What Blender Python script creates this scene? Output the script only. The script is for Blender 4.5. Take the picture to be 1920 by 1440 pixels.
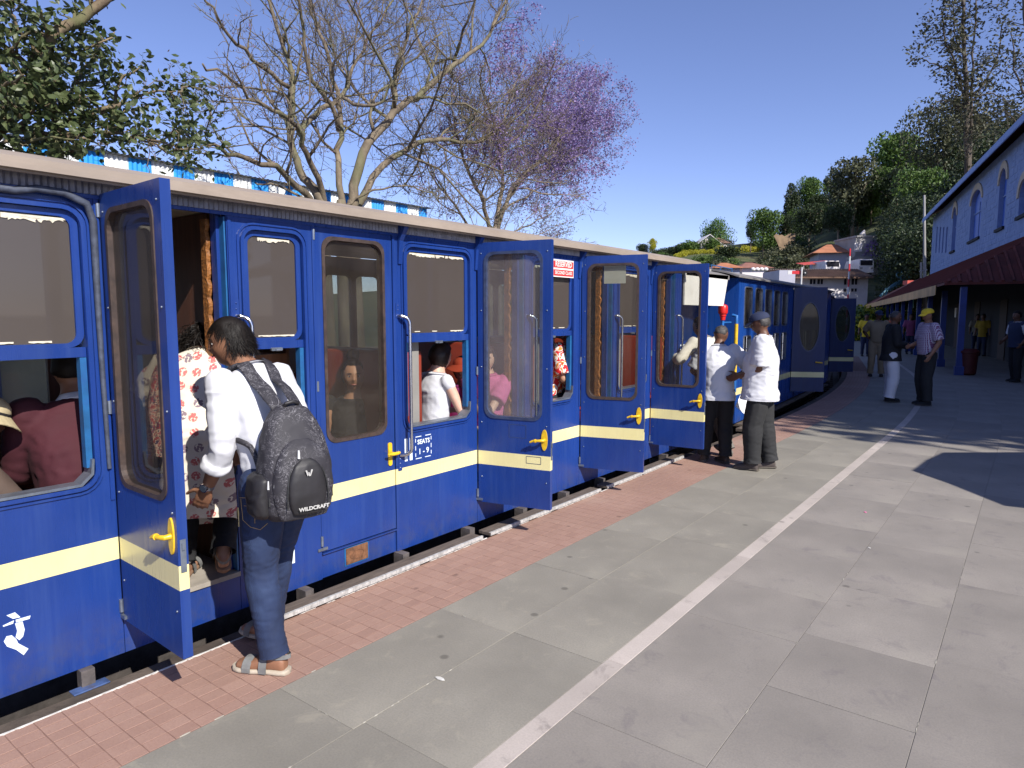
import bpy, bmesh, math, random
import numpy as np
from mathutils import Vector, Matrix, noise
from mathutils.geometry import tessellate_polygon

for _o in list(bpy.data.objects):
    bpy.data.objects.remove(_o)
S = bpy.context.scene
COL = S.collection
R = math.radians
random.seed(7); RNG = np.random.default_rng(7)

# ------------------------------------------------------------------ camera, light, exposure
FPX = 1280.0
YAW, PITCH = R(37.4), math.atan(130 / FPX)
CAM = Vector((3.14, 0.0, 1.65))
FW = Vector((-math.sin(YAW) * math.cos(PITCH), math.cos(YAW) * math.cos(PITCH), -math.sin(PITCH)))
RT = Vector((math.cos(YAW), math.sin(YAW), 0.0))
UP = RT.cross(FW)
cam = bpy.data.objects.new('camera', bpy.data.cameras.new('camera'))
COL.objects.link(cam)
cam.data.sensor_width = 36.0
cam.data.lens = FPX / 1920 * 36
cam.data.clip_start = 0.05
cam.data.clip_end = 3000
cam.matrix_world = Matrix(((RT.x, UP.x, -FW.x, CAM.x), (RT.y, UP.y, -FW.y, CAM.y), (RT.z, UP.z, -FW.z, CAM.z), (0, 0, 0, 1)))
S.camera = cam

SUN = Vector((0.75, -0.21, 0.627)).normalized()
world = bpy.data.worlds.new('World'); S.world = world
world.use_nodes = True
wn = world.node_tree
bg = wn.nodes['Background']
sky = wn.nodes.new('ShaderNodeTexSky')
sky.sky_type = 'NISHITA'; sky.sun_disc = False
sky.sun_elevation = math.asin(SUN.z)
sky.sun_rotation = math.atan2(SUN.x, SUN.y)
sky.altitude = 2200; sky.air_density = 1.0; sky.dust_density = 0.6; sky.ozone_density = 2.2
tint = wn.nodes.new('ShaderNodeVectorMath'); tint.operation = 'MULTIPLY'; tint.inputs[1].default_value = (1.17, 1.05, 1.27)
wn.links.new(sky.outputs[0], tint.inputs[0]); wn.links.new(tint.outputs[0], bg.inputs[0])
bg.inputs[1].default_value = 0.106
sl = bpy.data.lights.new('sun', 'SUN'); sl.energy = 5.0; sl.angle = R(0.5); sl.color = (1.0, 0.955, 0.88)
so = bpy.data.objects.new('sun', sl); COL.objects.link(so)
so.rotation_euler = SUN.to_track_quat('Z', 'Y').to_euler()
so.location = (20, -6, 20)
S.view_settings.view_transform = 'Standard'; S.view_settings.look = 'None'
S.view_settings.exposure = 0.45; S.view_settings.gamma = 1.0
S.view_settings.use_curve_mapping = False
S.render.engine = 'CYCLES'

# ------------------------------------------------------------------ measured points
def ray(px, py):
    return FW + RT * ((px - 960) / FPX) - UP * ((py - 720) / FPX)
def hx(px, py, X):
    r = ray(px, py); return CAM + r * ((X - CAM.x) / r.x)
def hz(px, py, z=0.0):
    r = ray(px, py); return CAM + r * ((z - CAM.z) / r.z)
def hd(px, py, d):
    return CAM + ray(px, py) * d
def hp(px, py, n, c):
    r = ray(px, py); n = Vector(n); return CAM + r * ((c - CAM.dot(n)) / r.dot(n))

# the platform edge: straight, then bends left on a 55 m radius
S0, RAD, AEND = 10.5, 55.0, R(12.5)
def edge(s, off=0.0, z=0.0):
    if s <= S0: return Vector((off, s, z))
    a = min((s - S0) / RAD, AEND)
    cx, cy = -RAD, S0
    p = Vector((cx + (RAD + off) * math.cos(a), cy + (RAD + off) * math.sin(a), z))
    ex = (s - S0) - AEND * RAD
    if ex > 0: p += Vector((-math.sin(a), math.cos(a), 0)) * ex
    return p
def heading(s):
    return 0.0 if s <= S0 else min((s - S0) / RAD, AEND)

# ------------------------------------------------------------------ objects
W = {}
def label(o, lab=None, cat=None, group=None, kind=None):
    if lab: o['label'] = lab
    if cat: o['category'] = cat
    if group: o['group'] = group
    if kind: o['kind'] = kind
    return o
def thing(name, lab, cat, loc=(0, 0, 0), rz=0.0, group=None, parent=None):
    o = bpy.data.objects.new(name, None); COL.objects.link(o)
    o.empty_display_size = 0.2
    o.location = loc; o.rotation_euler = (0, 0, rz)
    W[o.name] = Matrix.Translation(loc) @ Matrix.Rotation(rz, 4, 'Z')
    return label(o, lab, cat, group)
def wm(o):
    return W.get(o.name, Matrix.Identity(4))

class MB:
    def __init__(s): s.v = []; s.f = []; s.uv = None
    def add(s, vs, fs):
        n = len(s.v); s.v += [tuple(v) for v in vs]; s.f += [tuple(i + n for i in f) for f in fs]; return s
    def box(s, x0, x1, y0, y1, z0, z1):
        return s.add([(x0,y0,z0),(x1,y0,z0),(x1,y1,z0),(x0,y1,z0),(x0,y0,z1),(x1,y0,z1),(x1,y1,z1),(x0,y1,z1)],
                     [(0,3,2,1),(4,5,6,7),(0,1,5,4),(1,2,6,5),(2,3,7,6),(3,0,4,7)])
    def bbox(s, x0, x1, y0, y1, z0, z1, b=0.006):
        # box with chamfered edges
        bm = bmesh.new(); bmesh.ops.create_cube(bm, size=1.0)
        for v in bm.verts:
            v.co = Vector(((x0+x1)/2 + v.co.x*(x1-x0), (y0+y1)/2 + v.co.y*(y1-y0), (z0+z1)/2 + v.co.z*(z1-z0)))
        bmesh.ops.bevel(bm, geom=bm.edges[:], offset=b, segments=2, profile=0.5, affect='EDGES')
        bm.verts.index_update()
        s.add([v.co[:] for v in bm.verts], [[v.index for v in f.verts] for f in bm.faces]); bm.free(); return s
    def obox(s, c, u, v, w):
        c, u, v, w = Vector(c), Vector(u), Vector(v), Vector(w)
        P = [c - u - v - w, c + u - v - w, c + u + v - w, c - u + v - w, c - u - v + w, c + u - v + w, c + u + v + w, c - u + v + w]
        fs = [(0,3,2,1),(4,5,6,7),(0,1,5,4),(1,2,6,5),(2,3,7,6),(3,0,4,7)]
        if u.cross(v).dot(w) < 0: fs = [f[::-1] for f in fs]
        return s.add(P, fs)
    def tube(s, pts, r, n=8, cap=True, flat=None):
        pts = [Vector(p) for p in pts]; m = len(pts)
        rs = r if isinstance(r, (list, tuple)) else [r] * m
        base = len(s.v); prev = None
        for i, p in enumerate(pts):
            t = (pts[min(i+1, m-1)] - pts[max(i-1, 0)])
            if t.length < 1e-9: t = Vector((0, 0, 1))
            t.normalize()
            if prev is None:
                a = Vector((0, 0, 1)) if abs(t.z) < 0.9 else Vector((1, 0, 0))
                u = t.cross(a).normalized()
            else:
                u = (prev - t * prev.dot(t))
                u = u.normalized() if u.length > 1e-6 else t.orthogonal().normalized()
            prev = u; w = t.cross(u)
            for k in range(n):
                an = 2 * math.pi * k / n
                s.v.append(tuple(p + (u * math.cos(an) + w * math.sin(an) * (flat or 1)) * rs[i]))
        for i in range(m - 1):
            for k in range(n):
                a = base + i*n + k; b = base + i*n + (k+1) % n
                s.f.append((a, b, b + n, a + n))
        if cap:
            s.f.append(tuple(base + k for k in range(n))[::-1])
            s.f.append(tuple(base + (m-1)*n + k for k in range(n)))
        return s
    def loft(s, rings, n=16, power=2.0):
        # rings: (centre, u, v); closed with fans
        base = len(s.v)
        for c, u, v in rings:
            c, u, v = Vector(c), Vector(u), Vector(v)
            for k in range(n):
                a = 2*math.pi*k/n; ca, sa = math.cos(a), math.sin(a)
                e = 2/power
                ca = math.copysign(abs(ca)**e, ca); sa = math.copysign(abs(sa)**e, sa)
                s.v.append(tuple(c + u*ca + v*sa))
        m = len(rings)
        for i in range(m-1):
            for k in range(n):
                a = base + i*n + k; b = base + i*n + (k+1) % n
                s.f.append((a, b, b+n, a+n))
        s.v.append(tuple(rings[0][0])); s.v.append(tuple(rings[-1][0])); c0 = len(s.v)-2
        for k in range(n):
            s.f.append((c0, base + (k+1) % n, base + k))
            s.f.append((c0+1, base + (m-1)*n + k, base + (m-1)*n + (k+1) % n))
        return s
    def capsule(s, p0, p1, r0, r1, n=12, flat=1.0, side=None):
        p0, p1 = Vector(p0), Vector(p1); d = p1 - p0
        L = d.length
        if L < 1e-6: d = Vector((0, 0, 1)); 
        d.normalize()
        if side is None: side = d.orthogonal()
        u = (Vector(side) - d * Vector(side).dot(d)).normalized(); w = d.cross(u)
        rings = []
        for a in (75, 50, 25): rings.append((p0 - d*r0*math.sin(R(a)), u*r0*math.cos(R(a)), w*r0*math.cos(R(a))*flat))
        for t in (0, .25, .5, .75, 1):
            r = r0 + (r1-r0)*t; rings.append((p0 + d*L*t, u*r, w*r*flat))
        for a in (25, 50, 75): rings.append((p1 + d*r1*math.sin(R(a)), u*r1*math.cos(R(a)), w*r1*math.cos(R(a))*flat))
        return s.loft(rings, n)
    def ball(s, c, rx, ry, rz, ax=None, n=14):
        c = Vector(c); X, Y, Z = ax if ax else (Vector((1,0,0)), Vector((0,1,0)), Vector((0,0,1)))
        rings = []
        for a in (-80, -60, -40, -20, 0, 20, 40, 60, 80):
            rings.append((c + Z*rz*math.sin(R(a)), X*rx*math.cos(R(a)), Y*ry*math.cos(R(a))))
        return s.loft(rings, n)
    def lathe(s, c, prof, n=20):
        c = Vector(c)
        return s.loft([(c + Vector((0,0,z)), Vector((r,0,0)), Vector((0,r,0))) for r, z in prof], n)
    def poly(s, loops, fn, t0, t1):
        # extruded 2-D polygon with holes; fn(a, b, t) -> point
        flat = [p for l in loops for p in l]
        tris = tessellate_polygon([[Vector((p[0], p[1], 0)) for p in l] for l in loops])
        base = len(s.v); n = len(flat)
        s.v += [tuple(fn(p[0], p[1], t0)) for p in flat] + [tuple(fn(p[0], p[1], t1)) for p in flat]
        for t in tris:
            s.f.append(tuple(base + i for i in t)); s.f.append(tuple(base + n + i for i in reversed(t)))
        k = 0
        for l in loops:
            m = len(l)
            for i in range(m):
                a = base + k + i; b = base + k + (i+1) % m
                s.f.append((a, b, b+n, a+n))
            k += m
        return s

def rrect(a0, a1, b0, b1, r, n=5):
    out = []
    for cx, cy, st in ((a1-r, b1-r, 0), (a0+r, b1-r, 90), (a0+r, b0+r, 180), (a1-r, b0+r, 270)):
        for k in range(n+1):
            a = R(st + 90*k/n); out.append((cx + r*math.cos(a), cy + r*math.sin(a)))
    return out
def rect(a0, a1, b0, b1): return [(a0,b0),(a1,b0),(a1,b1),(a0,b1)]

def mkmesh(name, mb, fixn=True, smooth=False):
    me = bpy.data.meshes.new(name)
    if isinstance(mb, MB):
        me.from_pydata(mb.v, [], mb.f)
    else:
        me.from_pydata(*mb)
    if fixn:
        bm = bmesh.new(); bm.from_mesh(me)
        bmesh.ops.recalc_face_normals(bm, faces=bm.faces[:]); bm.to_mesh(me); bm.free()
    if smooth: me.shade_smooth()
    return me
def obj(name, mb, mat, parent=None, world=True, smooth=False, fixn=True, lab=None, cat=None, group=None, kind=None, auto=None):
    """one mesh object; vertices given in world space unless world=False"""
    me = mb if isinstance(mb, bpy.types.Mesh) else mkmesh(name, mb, fixn, smooth)
    if me.name != name and not isinstance(mb, bpy.types.Mesh): me.name = name
    if mat is not None and len(me.materials) == 0: me.materials.append(mat)
    o = bpy.data.objects.new(name, me); COL.objects.link(o)
    if parent is not None:
        o.parent = parent; M = wm(parent); W[o.name] = M
        if world and M != Matrix.Identity(4) and not isinstance(mb, bpy.types.Mesh): me.transform(M.inverted())
    if auto is not None:
        me.shade_smooth()
        try: me.set_sharp_from_angle(angle=R(auto))
        except Exception: pass
    return label(o, lab, cat, group, kind)
def copy_tree(o, parent=None):
    c = o.copy(); COL.objects.link(c); c.parent = parent
    W[c.name] = W.get(o.name, Matrix.Identity(4))
    for ch in KIDS(o): copy_tree(ch, c)
    return c
def KIDS(o): return [c for c in COL.objects if c.parent == o]

def text_polys(txt, size, bold=0.0):
    cu = bpy.data.curves.new('t', 'FONT'); cu.body = txt; cu.size = size; cu.align_x = 'CENTER'; cu.align_y = 'CENTER'
    cu.offset = bold; cu.resolution_u = 3
    o = bpy.data.objects.new('t', cu); COL.objects.link(o)
    dg = bpy.context.evaluated_depsgraph_get()
    me = bpy.data.meshes.new_from_object(o.evaluated_get(dg))
    vs = [v.co[:] for v in me.vertices]; fs = [tuple(p.vertices) for p in me.polygons]
    bpy.data.objects.remove(o); bpy.data.curves.remove(cu); bpy.data.meshes.remove(me)
    return vs, fs
def text_obj(name, txt, size, origin, ax, ay, mat, parent, bold=0.0, sx=1.0):
    vs, fs = text_polys(txt, size, bold)
    o, ax, ay = Vector(origin), Vector(ax), Vector(ay)
    mb = MB(); mb.add([o + ax*v[0]*sx + ay*v[1] for v in vs], fs)
    return obj(name, mb, mat, parent, fixn=False)

# ------------------------------------------------------------------ materials
MATS = {}
def nt(name):
    m = bpy.data.materials.new(name); m.use_nodes = True
    return m, m.node_tree, m.node_tree.nodes['Principled BSDF']
def ramp(t, fac, stops, interp='LINEAR'):
    n = t.nodes.new('ShaderNodeValToRGB'); n.color_ramp.interpolation = interp
    el = n.color_ramp.elements
    while len(el) < len(stops): el.new(0.5)
    for e, (p, c) in zip(el, stops):
        e.position = p; e.color = (*c, 1) if len(c) == 3 else c
    t.links.new(fac, n.inputs[0]); return n.outputs[0]
def coord(t, kind='Object', scale=(1, 1, 1), rot=(0, 0, 0)):
    tc = t.nodes.new('ShaderNodeTexCoord'); mp = t.nodes.new('ShaderNodeMapping')
    mp.inputs['Scale'].default_value = scale; mp.inputs['Rotation'].default_value = rot
    t.links.new(tc.outputs[kind], mp.inputs[0]); return mp.outputs[0]
def tex_noise(t, vec, scale, detail=4, rough=0.55, dist=0.0):
    n = t.nodes.new('ShaderNodeTexNoise'); n.inputs['Scale'].default_value = scale
    n.inputs['Detail'].default_value = detail; n.inputs['Roughness'].default_value = rough; n.inputs['Distortion'].default_value = dist
    t.links.new(vec, n.inputs['Vector']); return n.outputs['Fac']
def mixc(t, fac, a, b, mode='MIX'):
    n = t.nodes.new('ShaderNodeMix'); n.data_type = 'RGBA'; n.blend_type = mode
    for i, x in ((0, fac), (6, a), (7, b)):
        if hasattr(x, 'is_linked') or isinstance(x, bpy.types.NodeSocket): t.links.new(x, n.inputs[i])
        elif isinstance(x, (int, float)): n.inputs[i].default_value = x
        else: n.inputs[i].default_value = (*x, 1)
    return n.outputs[2]
def math_(t, op, a, b=0.0, c=0.0):
    n = t.nodes.new('ShaderNodeMath'); n.operation = op
    for i, x in enumerate((a, b, c)):
        if isinstance(x, bpy.types.NodeSocket): t.links.new(x, n.inputs[i])
        else: n.inputs[i].default_value = x
    return n.outputs[0]
def bump(t, b, h, strength=0.3, dist=0.01):
    n = t.nodes.new('ShaderNodeBump'); n.inputs['Strength'].default_value = strength; n.inputs['Distance'].default_value = dist
    t.links.new(h, n.inputs['Height']); t.links.new(n.outputs[0], b.inputs['Normal'])
def mat(name, col, rough=0.6, var=0.25, scale=6.0, bmp=0.15, bscale=60.0, metal=0.0, spec=0.5, dirt=None, dirt_amt=0.5, coat=0.0, kind='Object', stretch=(1,1,1), trans=0.0, bdist=0.004):
    if name in MATS: return MATS[name]
    m, t, b = nt(name)
    v = coord(t, kind, stretch)
    n1 = tex_noise(t, v, scale, 5)
    lo = tuple(c*(1-var) for c in col); hi = tuple(min(1, c*(1+var)) for c in col)
    c = ramp(t, n1, [(0.3, lo), (0.7, hi)])
    if dirt:
        n2 = tex_noise(t, v, scale*0.6+1.3, 6, 0.7)
        f = ramp(t, n2, [(0.5, (0,0,0)), (0.72, (dirt_amt,)*3)])
        c = mixc(t, f, c, dirt)
    t.links.new(c, b.inputs['Base Color'])
    b.inputs['Roughness'].default_value = rough; b.inputs['Metallic'].default_value = metal
    b.inputs['Specular IOR Level'].default_value = spec
    b.inputs['Coat Weight'].default_value = coat
    if bmp: bump(t, b, tex_noise(t, v, bscale, 3), bmp, bdist)
    MATS[name] = m; return m
def glass(name, dust, amt_lo, amt_hi, tint=(0.75, 0.8, 0.78), scale=3.0, gloss=0.08):
    """dusty window pane: part see-through, part dust film, a little mirror"""
    m, t, b = nt(name)
    out = t.nodes['Material Output']
    v = coord(t, 'Object')
    nz = tex_noise(t, v, scale, 5, 0.6)
    f = ramp(t, nz, [(0.25, (amt_lo,)*3), (0.75, (amt_hi,)*3)])
    tr = t.nodes.new('ShaderNodeBsdfTransparent'); tr.inputs[0].default_value = (*tint, 1)
    b.inputs['Base Color'].default_value = (*dust, 1); b.inputs['Roughness'].default_value = 0.6
    g = t.nodes.new('ShaderNodeBsdfGlossy'); g.inputs['Roughness'].default_value = 0.03
    lw = t.nodes.new('ShaderNodeLayerWeight'); lw.inputs[0].default_value = 0.5
    fr = math_(t, 'MULTIPLY_ADD', math_(t, 'POWER', lw.outputs['Facing'], 4.0), 0.55, 0.025)
    m1 = t.nodes.new('ShaderNodeMixShader'); t.links.new(f, m1.inputs[0]); t.links.new(tr.outputs[0], m1.inputs[1]); t.links.new(b.outputs[0], m1.inputs[2])
    m2 = t.nodes.new('ShaderNodeMixShader'); t.links.new(fr, m2.inputs[0]); t.links.new(m1.outputs[0], m2.inputs[1]); t.links.new(g.outputs[0], m2.inputs[2])
    t.links.new(m2.outputs[0], out.inputs[0])
    MATS[name] = m; return m

def leafmat(name, col, col2, trans=0.25, rough=0.5):
    m, t, b = nt(name); out = t.nodes['Material Output']
    oi = t.nodes.new('ShaderNodeNewGeometry')
    c = ramp(t, oi.outputs['Random Per Island'], [(0.0, col), (1.0, col2)])
    t.links.new(c, b.inputs['Base Color']); b.inputs['Roughness'].default_value = rough
    b.inputs['Specular IOR Level'].default_value = 0.3
    tl = t.nodes.new('ShaderNodeBsdfTranslucent'); t.links.new(c, tl.inputs[0])
    mx = t.nodes.new('ShaderNodeMixShader'); mx.inputs[0].default_value = trans
    t.links.new(b.outputs[0], mx.inputs[1]); t.links.new(tl.outputs[0], mx.inputs[2]); t.links.new(mx.outputs[0], out.inputs[0])
    MATS[name] = m; return m
# ------------------------------------------------------------------ ground, platform, track
def struct(name, mb, m, parent=None, **k):
    o = obj(name, mb, m, parent, **k)
    if parent is None: o['kind'] = 'structure'
    return o
M_soil = mat('soil', (0.16, 0.12, 0.085), 0.95, 0.3, 0.8, 0.4, 8, dirt=(0.07, 0.09, 0.03), bdist=0.03)
M_ballast = mat('ballast', (0.10, 0.085, 0.075), 0.95, 0.5, 25, 0.9, 30, bdist=0.03)
M_mortar = mat('mortar', (0.23, 0.21, 0.175), 0.95, 0.25, 9, 0.4, 90)
M_coping = mat('coping', (0.085, 0.066, 0.052), 0.9, 0.4, 5, 0.7, 45, dirt=(0.045, 0.03, 0.022), dirt_amt=0.8, bdist=0.008)

def stone_mat(name, c1, c2, speck, stain, tv=0.16):
    m, t, b = nt(name)
    v = coord(t, 'Object'); oi = t.nodes.new('ShaderNodeObjectInfo')
    off = t.nodes.new('ShaderNodeVectorMath'); off.operation = 'ADD'
    sc = t.nodes.new('ShaderNodeVectorMath'); sc.operation = 'SCALE'; sc.inputs['Scale'].default_value = 37.0
    cmb = t.nodes.new('ShaderNodeCombineXYZ')
    t.links.new(oi.outputs['Random'], cmb.inputs[0]); t.links.new(cmb.outputs[0], sc.inputs[0])
    t.links.new(v, off.inputs[0]); t.links.new(sc.outputs[0], off.inputs[1]); vv = off.outputs[0]
    big = tex_noise(t, vv, 1.7, 6, 0.6)
    c = ramp(t, big, [(0.3, c1), (0.7, c2)])
    tone = math_(t, 'MULTIPLY_ADD', oi.outputs['Random'], tv, 1-tv/2)
    cc = t.nodes.new('ShaderNodeVectorMath'); cc.operation = 'SCALE'
    t.links.new(c, cc.inputs[0]); t.links.new(tone, cc.inputs['Scale']); c = cc.outputs[0]
    fine = tex_noise(t, vv, 110, 3, 0.7)
    c = mixc(t, ramp(t, fine, [(0.35, (0.30,)*3), (0.6, (0, 0, 0))]), c, speck)
    st = tex_noise(t, vv, 5.5, 5, 0.75, 0.6)
    c = mixc(t, ramp(t, st, [(0.56, (0, 0, 0)), (0.70, (0.6,)*3)]), c, stain)
    lg = tex_noise(t, v, 0.9, 4, 0.6, 0.4); c = mixc(t, ramp(t, lg, [(0.35, (0.35,)*3), (0.55, (0, 0, 0))]), c, tuple(x*0.68 for x in c1)); c = mixc(t, ramp(t, lg, [(0.56, (0, 0, 0)), (0.72, (0.3,)*3)]), c, (0.36, 0.33, 0.27))
    # small dark droppings / gum spots
    vo = t.nodes.new('ShaderNodeTexVoronoi'); vo.inputs['Scale'].default_value = 3.2; t.links.new(vv, vo.inputs['Vector'])
    sp = ramp(t, vo.outputs['Distance'], [(0.05, (0.7,)*3), (0.085, (0, 0, 0))])
    c = mixc(t, sp, c, tuple(x*0.45 for x in c1))
    # scuffs: long thin pale streaks
    v2 = coord(t, 'Object', (2.0, 9.0, 1), (0, 0, 0.7))
    sf = tex_noise(t, v2, 2.2, 6, 0.7, 0.3)
    c = mixc(t, ramp(t, sf, [(0.66, (0, 0, 0)), (0.78, (0.35,)*3)]), c, (0.42, 0.39, 0.34))
    t.links.new(c, b.inputs['Base Color'])
    rr = ramp(t, big, [(0.2, (0.62,)*3), (0.8, (0.85,)*3)]); t.links.new(rr, b.inputs['Roughness'])
    bump(t, b, math_(t, 'ADD', fine, math_(t, 'MULTIPLY', st, 1.5)), 0.25, 0.003)
    b.inputs['Specular IOR Level'].default_value = 0.35
    MATS[name] = m; return m
M_slabA = stone_mat('slab_green', (0.232, 0.213, 0.180), (0.292, 0.268, 0.226), (0.13, 0.13, 0.11), (0.33, 0.30, 0.24))
M_slabB = stone_mat('slab_grey', (0.240, 0.217, 0.190), (0.302, 0.271, 0.238), (0.14, 0.125, 0.125), (0.17, 0.15, 0.15))
M_line = stone_mat('pale_line', (0.43, 0.375, 0.335), (0.53, 0.465, 0.42), (0.30, 0.26, 0.23), (0.20, 0.175, 0.16))
M_tile = stone_mat('red_tile', (0.315, 0.19, 0.148), (0.39, 0.25, 0.198), (0.22, 0.12, 0.095), (0.28, 0.165, 0.13), 0.09)

gb = MB(); gb.box(-1500, 1500, -600, 2500, -1.6, -0.62)
struct('ground', gb, M_soil, fixn=False)
# platform body follows the edge
def ribbon(s0, s1, o0, o1, z0, z1, step=0.5):
    mb = MB(); n = max(1, int(math.ceil((s1 - s0)/step))) if s1 > S0 else 1
    ss = [s0 + (s1-s0)*i/n for i in range(n+1)]
    for s in ss:
        for o, z in ((o0, z0), (o1, z0), (o1, z1), (o0, z1)): mb.v.append(tuple(edge(s, o, z)))
    for i in range(n):
        for k in range(4):
            a = i*4+k; b = i*4+(k+1) % 4; mb.f.append((a, b, b+4, a+4))
    mb.f.append((3, 2, 1, 0)); e = n*4; mb.f.append((e, e+1, e+2, e+3))
    return mb
def merge(*ms):
    o = MB()
    for m in ms: o.add(m.v, m.f)
    return o
platform = struct('platform', ribbon(-6, 70, 0.0, 16, -0.62, -0.0030, 1.0), M_mortar)
coping = obj('edge_coping', ribbon(-6, 70, -0.135, -0.001, -0.62, -0.028, 1.0), M_coping, platform)

def tile_mb(o0, o1, s0, s1, z, h=0.02, ch=0.0013):
    mb = MB()
    mb.v = [tuple(edge(s, o, zz)) for (zz, i) in ((z-h, 0), (z-ch*0.6, 0), (z, ch)) for (o, s) in ((o0+i, s0+i), (o1-i, s0+i), (o1-i, s1-i), (o0+i, s1-i))]
    for k in range(4):
        b = (k+1) % 4
        mb.f.append((k, b, b+4, k+4)); mb.f.append((k+4, b+4, b+8, k+8))
    mb.f.append((8, 9, 10, 11)); return mb
def place_tile(name, o0, o1, s0, s1, z, m, rot=0.0):
    c = edge((s0+s1)/2, (o0+o1)/2, 0)
    mb = tile_mb(o0, o1, s0, s1, z)
    mb.v = [(v[0]-c.x, v[1]-c.y, v[2]) for v in mb.v]
    me = mkmesh(name, mb, False); me.materials.append(m)
    o = bpy.data.objects.new(name, me); COL.objects.link(o); o.parent = platform; o.location = c
    return o
# red tiles: 8 rows
obj('tile_bed', ribbon(-6, 30, 0.0005, 0.572, -0.0025, -0.0014, 1.0), mat('tile_bed', (0.20, 0.115, 0.09), 0.95, 0.25, 12, 0.3), platform)
nr, tw, tl = 8, 0.5685/8, 0.10
rest = MB(); cnt = 0
cand = []
for i in range(int(30/tl)):
    s0 = -1.0 + i*tl
    if s0 > 22: break
    for r in range(nr):
        cand.append((s0, r))
def tparams(s0, r):
    j = (random.random()-0.5)
    return (0.002 + r*tw + 0.0025, 0.002 + (r+1)*tw - 0.0025, s0+0.0025, s0+tl-0.0025, 0.0002 + 0.0011*j)
shared = {}
for s0, r in cand:
    p = tparams(s0, r)
    if 0.62 < s0 < 4.4 and cnt < 296:
        k = random.randrange(6)
        if k not in shared:
            mb = tile_mb(-tw/2+0.002, tw/2-0.002, -tl/2+0.002, tl/2-0.002, 0.0)
            j = 0.0012*(random.random()-0.5)
            mb.v = [(v[0]+random.uniform(-.0008, .0008), v[1]+random.uniform(-.0008, .0008), v[2]+(j*(1 if v[0] > 0 else -1))) for v in mb.v]
            me = mkmesh('tile', mb, False); me.materials.append(M_tile); shared[k] = me
        o = bpy.data.objects.new('tile', shared[k]); COL.objects.link(o); o.parent = platform
        o.location = ((p[0]+p[1])/2, (p[2]+p[3])/2, p[4]); cnt += 1
    else:
        t = tile_mb(*p); rest.add(t.v, t.f)
o = obj('tile_field', rest, M_tile, platform, fixn=False); o['kind'] = 'stuff'

cols = [(0.5735, 1.07, 'A'), (1.07, 1.60, 'A'), (1.60, 1.695, 'L'), (1.695, 2.28, 'B'), (2.28, 2.86, 'B'), (2.86, 3.42, 'B'), (3.42, 4.0, 'B'), (4.0, 4.6, 'B'), (4.6, 5.2, 'B'), (5.2, 6.2, 'B'), (6.2, 7.2, 'B'), (7.2, 8.4, 'B'), (8.4, 9.8, 'B')]
starts = {0: [0.72, 1.66, 2.70, 3.6], 1: [0.75, 1.72, 2.72, 3.7], 3: [1.25, 2.3, 3.5, 4.1], 4: [1.2, 2.1, 3.0, 3.63, 4.42], 5: [1.9, 2.72, 3.75, 4.9]}
srest = MB(); srestL = MB(); scnt = 0
for ci, (o0, o1, kind) in enumerate(cols):
    s = -1.5 - random.random()*0.5
    js = starts.get(ci, [])
    seq = []
    while s < (js[0] if js else -0.2) - 0.5: seq.append(s); s += random.uniform(0.75, 1.0)
    seq += js; s = seq[-1]
    while s < 30: s += random.uniform(0.72, 1.08); seq.append(s)
    g = 0.0009
    for a, b in zip(seq[:-1], seq[1:]):
        z = random.uniform(-0.0006, 0.0010)
        m = {'A': M_slabA, 'B': M_slabB, 'L': M_line}[kind]
        if scnt < 250 and a < 19 and o0 < 3.2 and b > 0.3:
            place_tile('line_tile' if kind == 'L' else 'slab', o0+g, o1-g, a+g, b-g, z, m); scnt += 1
        else:
            t = tile_mb(o0+g, o1-g, a+g, b-g, z); (srestL if kind == 'L' else srest).add(t.v, t.f)
o = obj('slab_field', srest, M_slabB, platform, fixn=False); o['kind'] = 'stuff'
o = obj('line_tile_field', srestL, M_line, platform, fixn=False); o['kind'] = 'stuff'
# worn white paint along the edge and mortar crumbs in the joints
M_white_worn = mat('worn_white', (0.62, 0.60, 0.56), 0.9, 0.25, 20, 0.5, 90)
mb = MB(); s = 0.2
while s < 7.4:
    L = random.uniform(0.02, 0.12)
    if random.random() < 0.86:
        w0 = random.uniform(0.001, 0.006); w1 = random.uniform(0.003, 0.009); z = 0.0030
        mb.add([(-0.004-w0*0.5, s, z), (w1, s+0.2*L, z), (w1*random.uniform(.4, 1), s+L*0.95, z), (-0.004, s+L, z), (-0.004-w0*0.5, s, z-0.02), (w1, s+0.2*L, z-0.006), (w1*.7, s+L*0.95, z-0.006), (-0.004, s+L, z-0.02)],
               [(0, 1, 2, 3), (0, 3, 7, 4), (1, 2, 6, 5), (0, 1, 5, 4)])
    s += L
o = obj('edge_paint', mb, M_white_worn, platform); o['kind'] = 'stuff'
M_crumb = mat('mortar_crumb', (0.40, 0.375, 0.32), 0.95, 0.2, 30, 0.4, 90)
mb = MB()
def crumb_line(p, q, n, w=0.006):
    p, q = Vector(p), Vector(q)
    for i in range(n):
        if random.random() < 0.80: continue
        c = p.lerp(q, (i + random.random()*0.6)/n); l = (q-p).length/n*random.uniform(0.2, 0.55); d = (q-p).normalized(); nn = Vector((-d.y, d.x, 0))
        a = random.uniform(0.2, 0.8)*w
        P = [c, c + d*l*0.5 + nn*a, c + d*l, c + d*l*0.5 - nn*a*0.8]
        mb.add([x + Vector((0, 0, 0.0024)) for x in P] + [x*1.0 - Vector((0, 0, 0.002)) for x in P], [(0, 1, 2, 3), (0, 4, 5, 1), (1, 5, 6, 2), (2, 6, 7, 3), (3, 7, 4, 0)])
crumb_line((1.07, 1.3, 0), (1.07, 2.3, 0), 22); crumb_line((0.57, 0.7, 0), (0.57, 2.0, 0), 14, 0.004)
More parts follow.
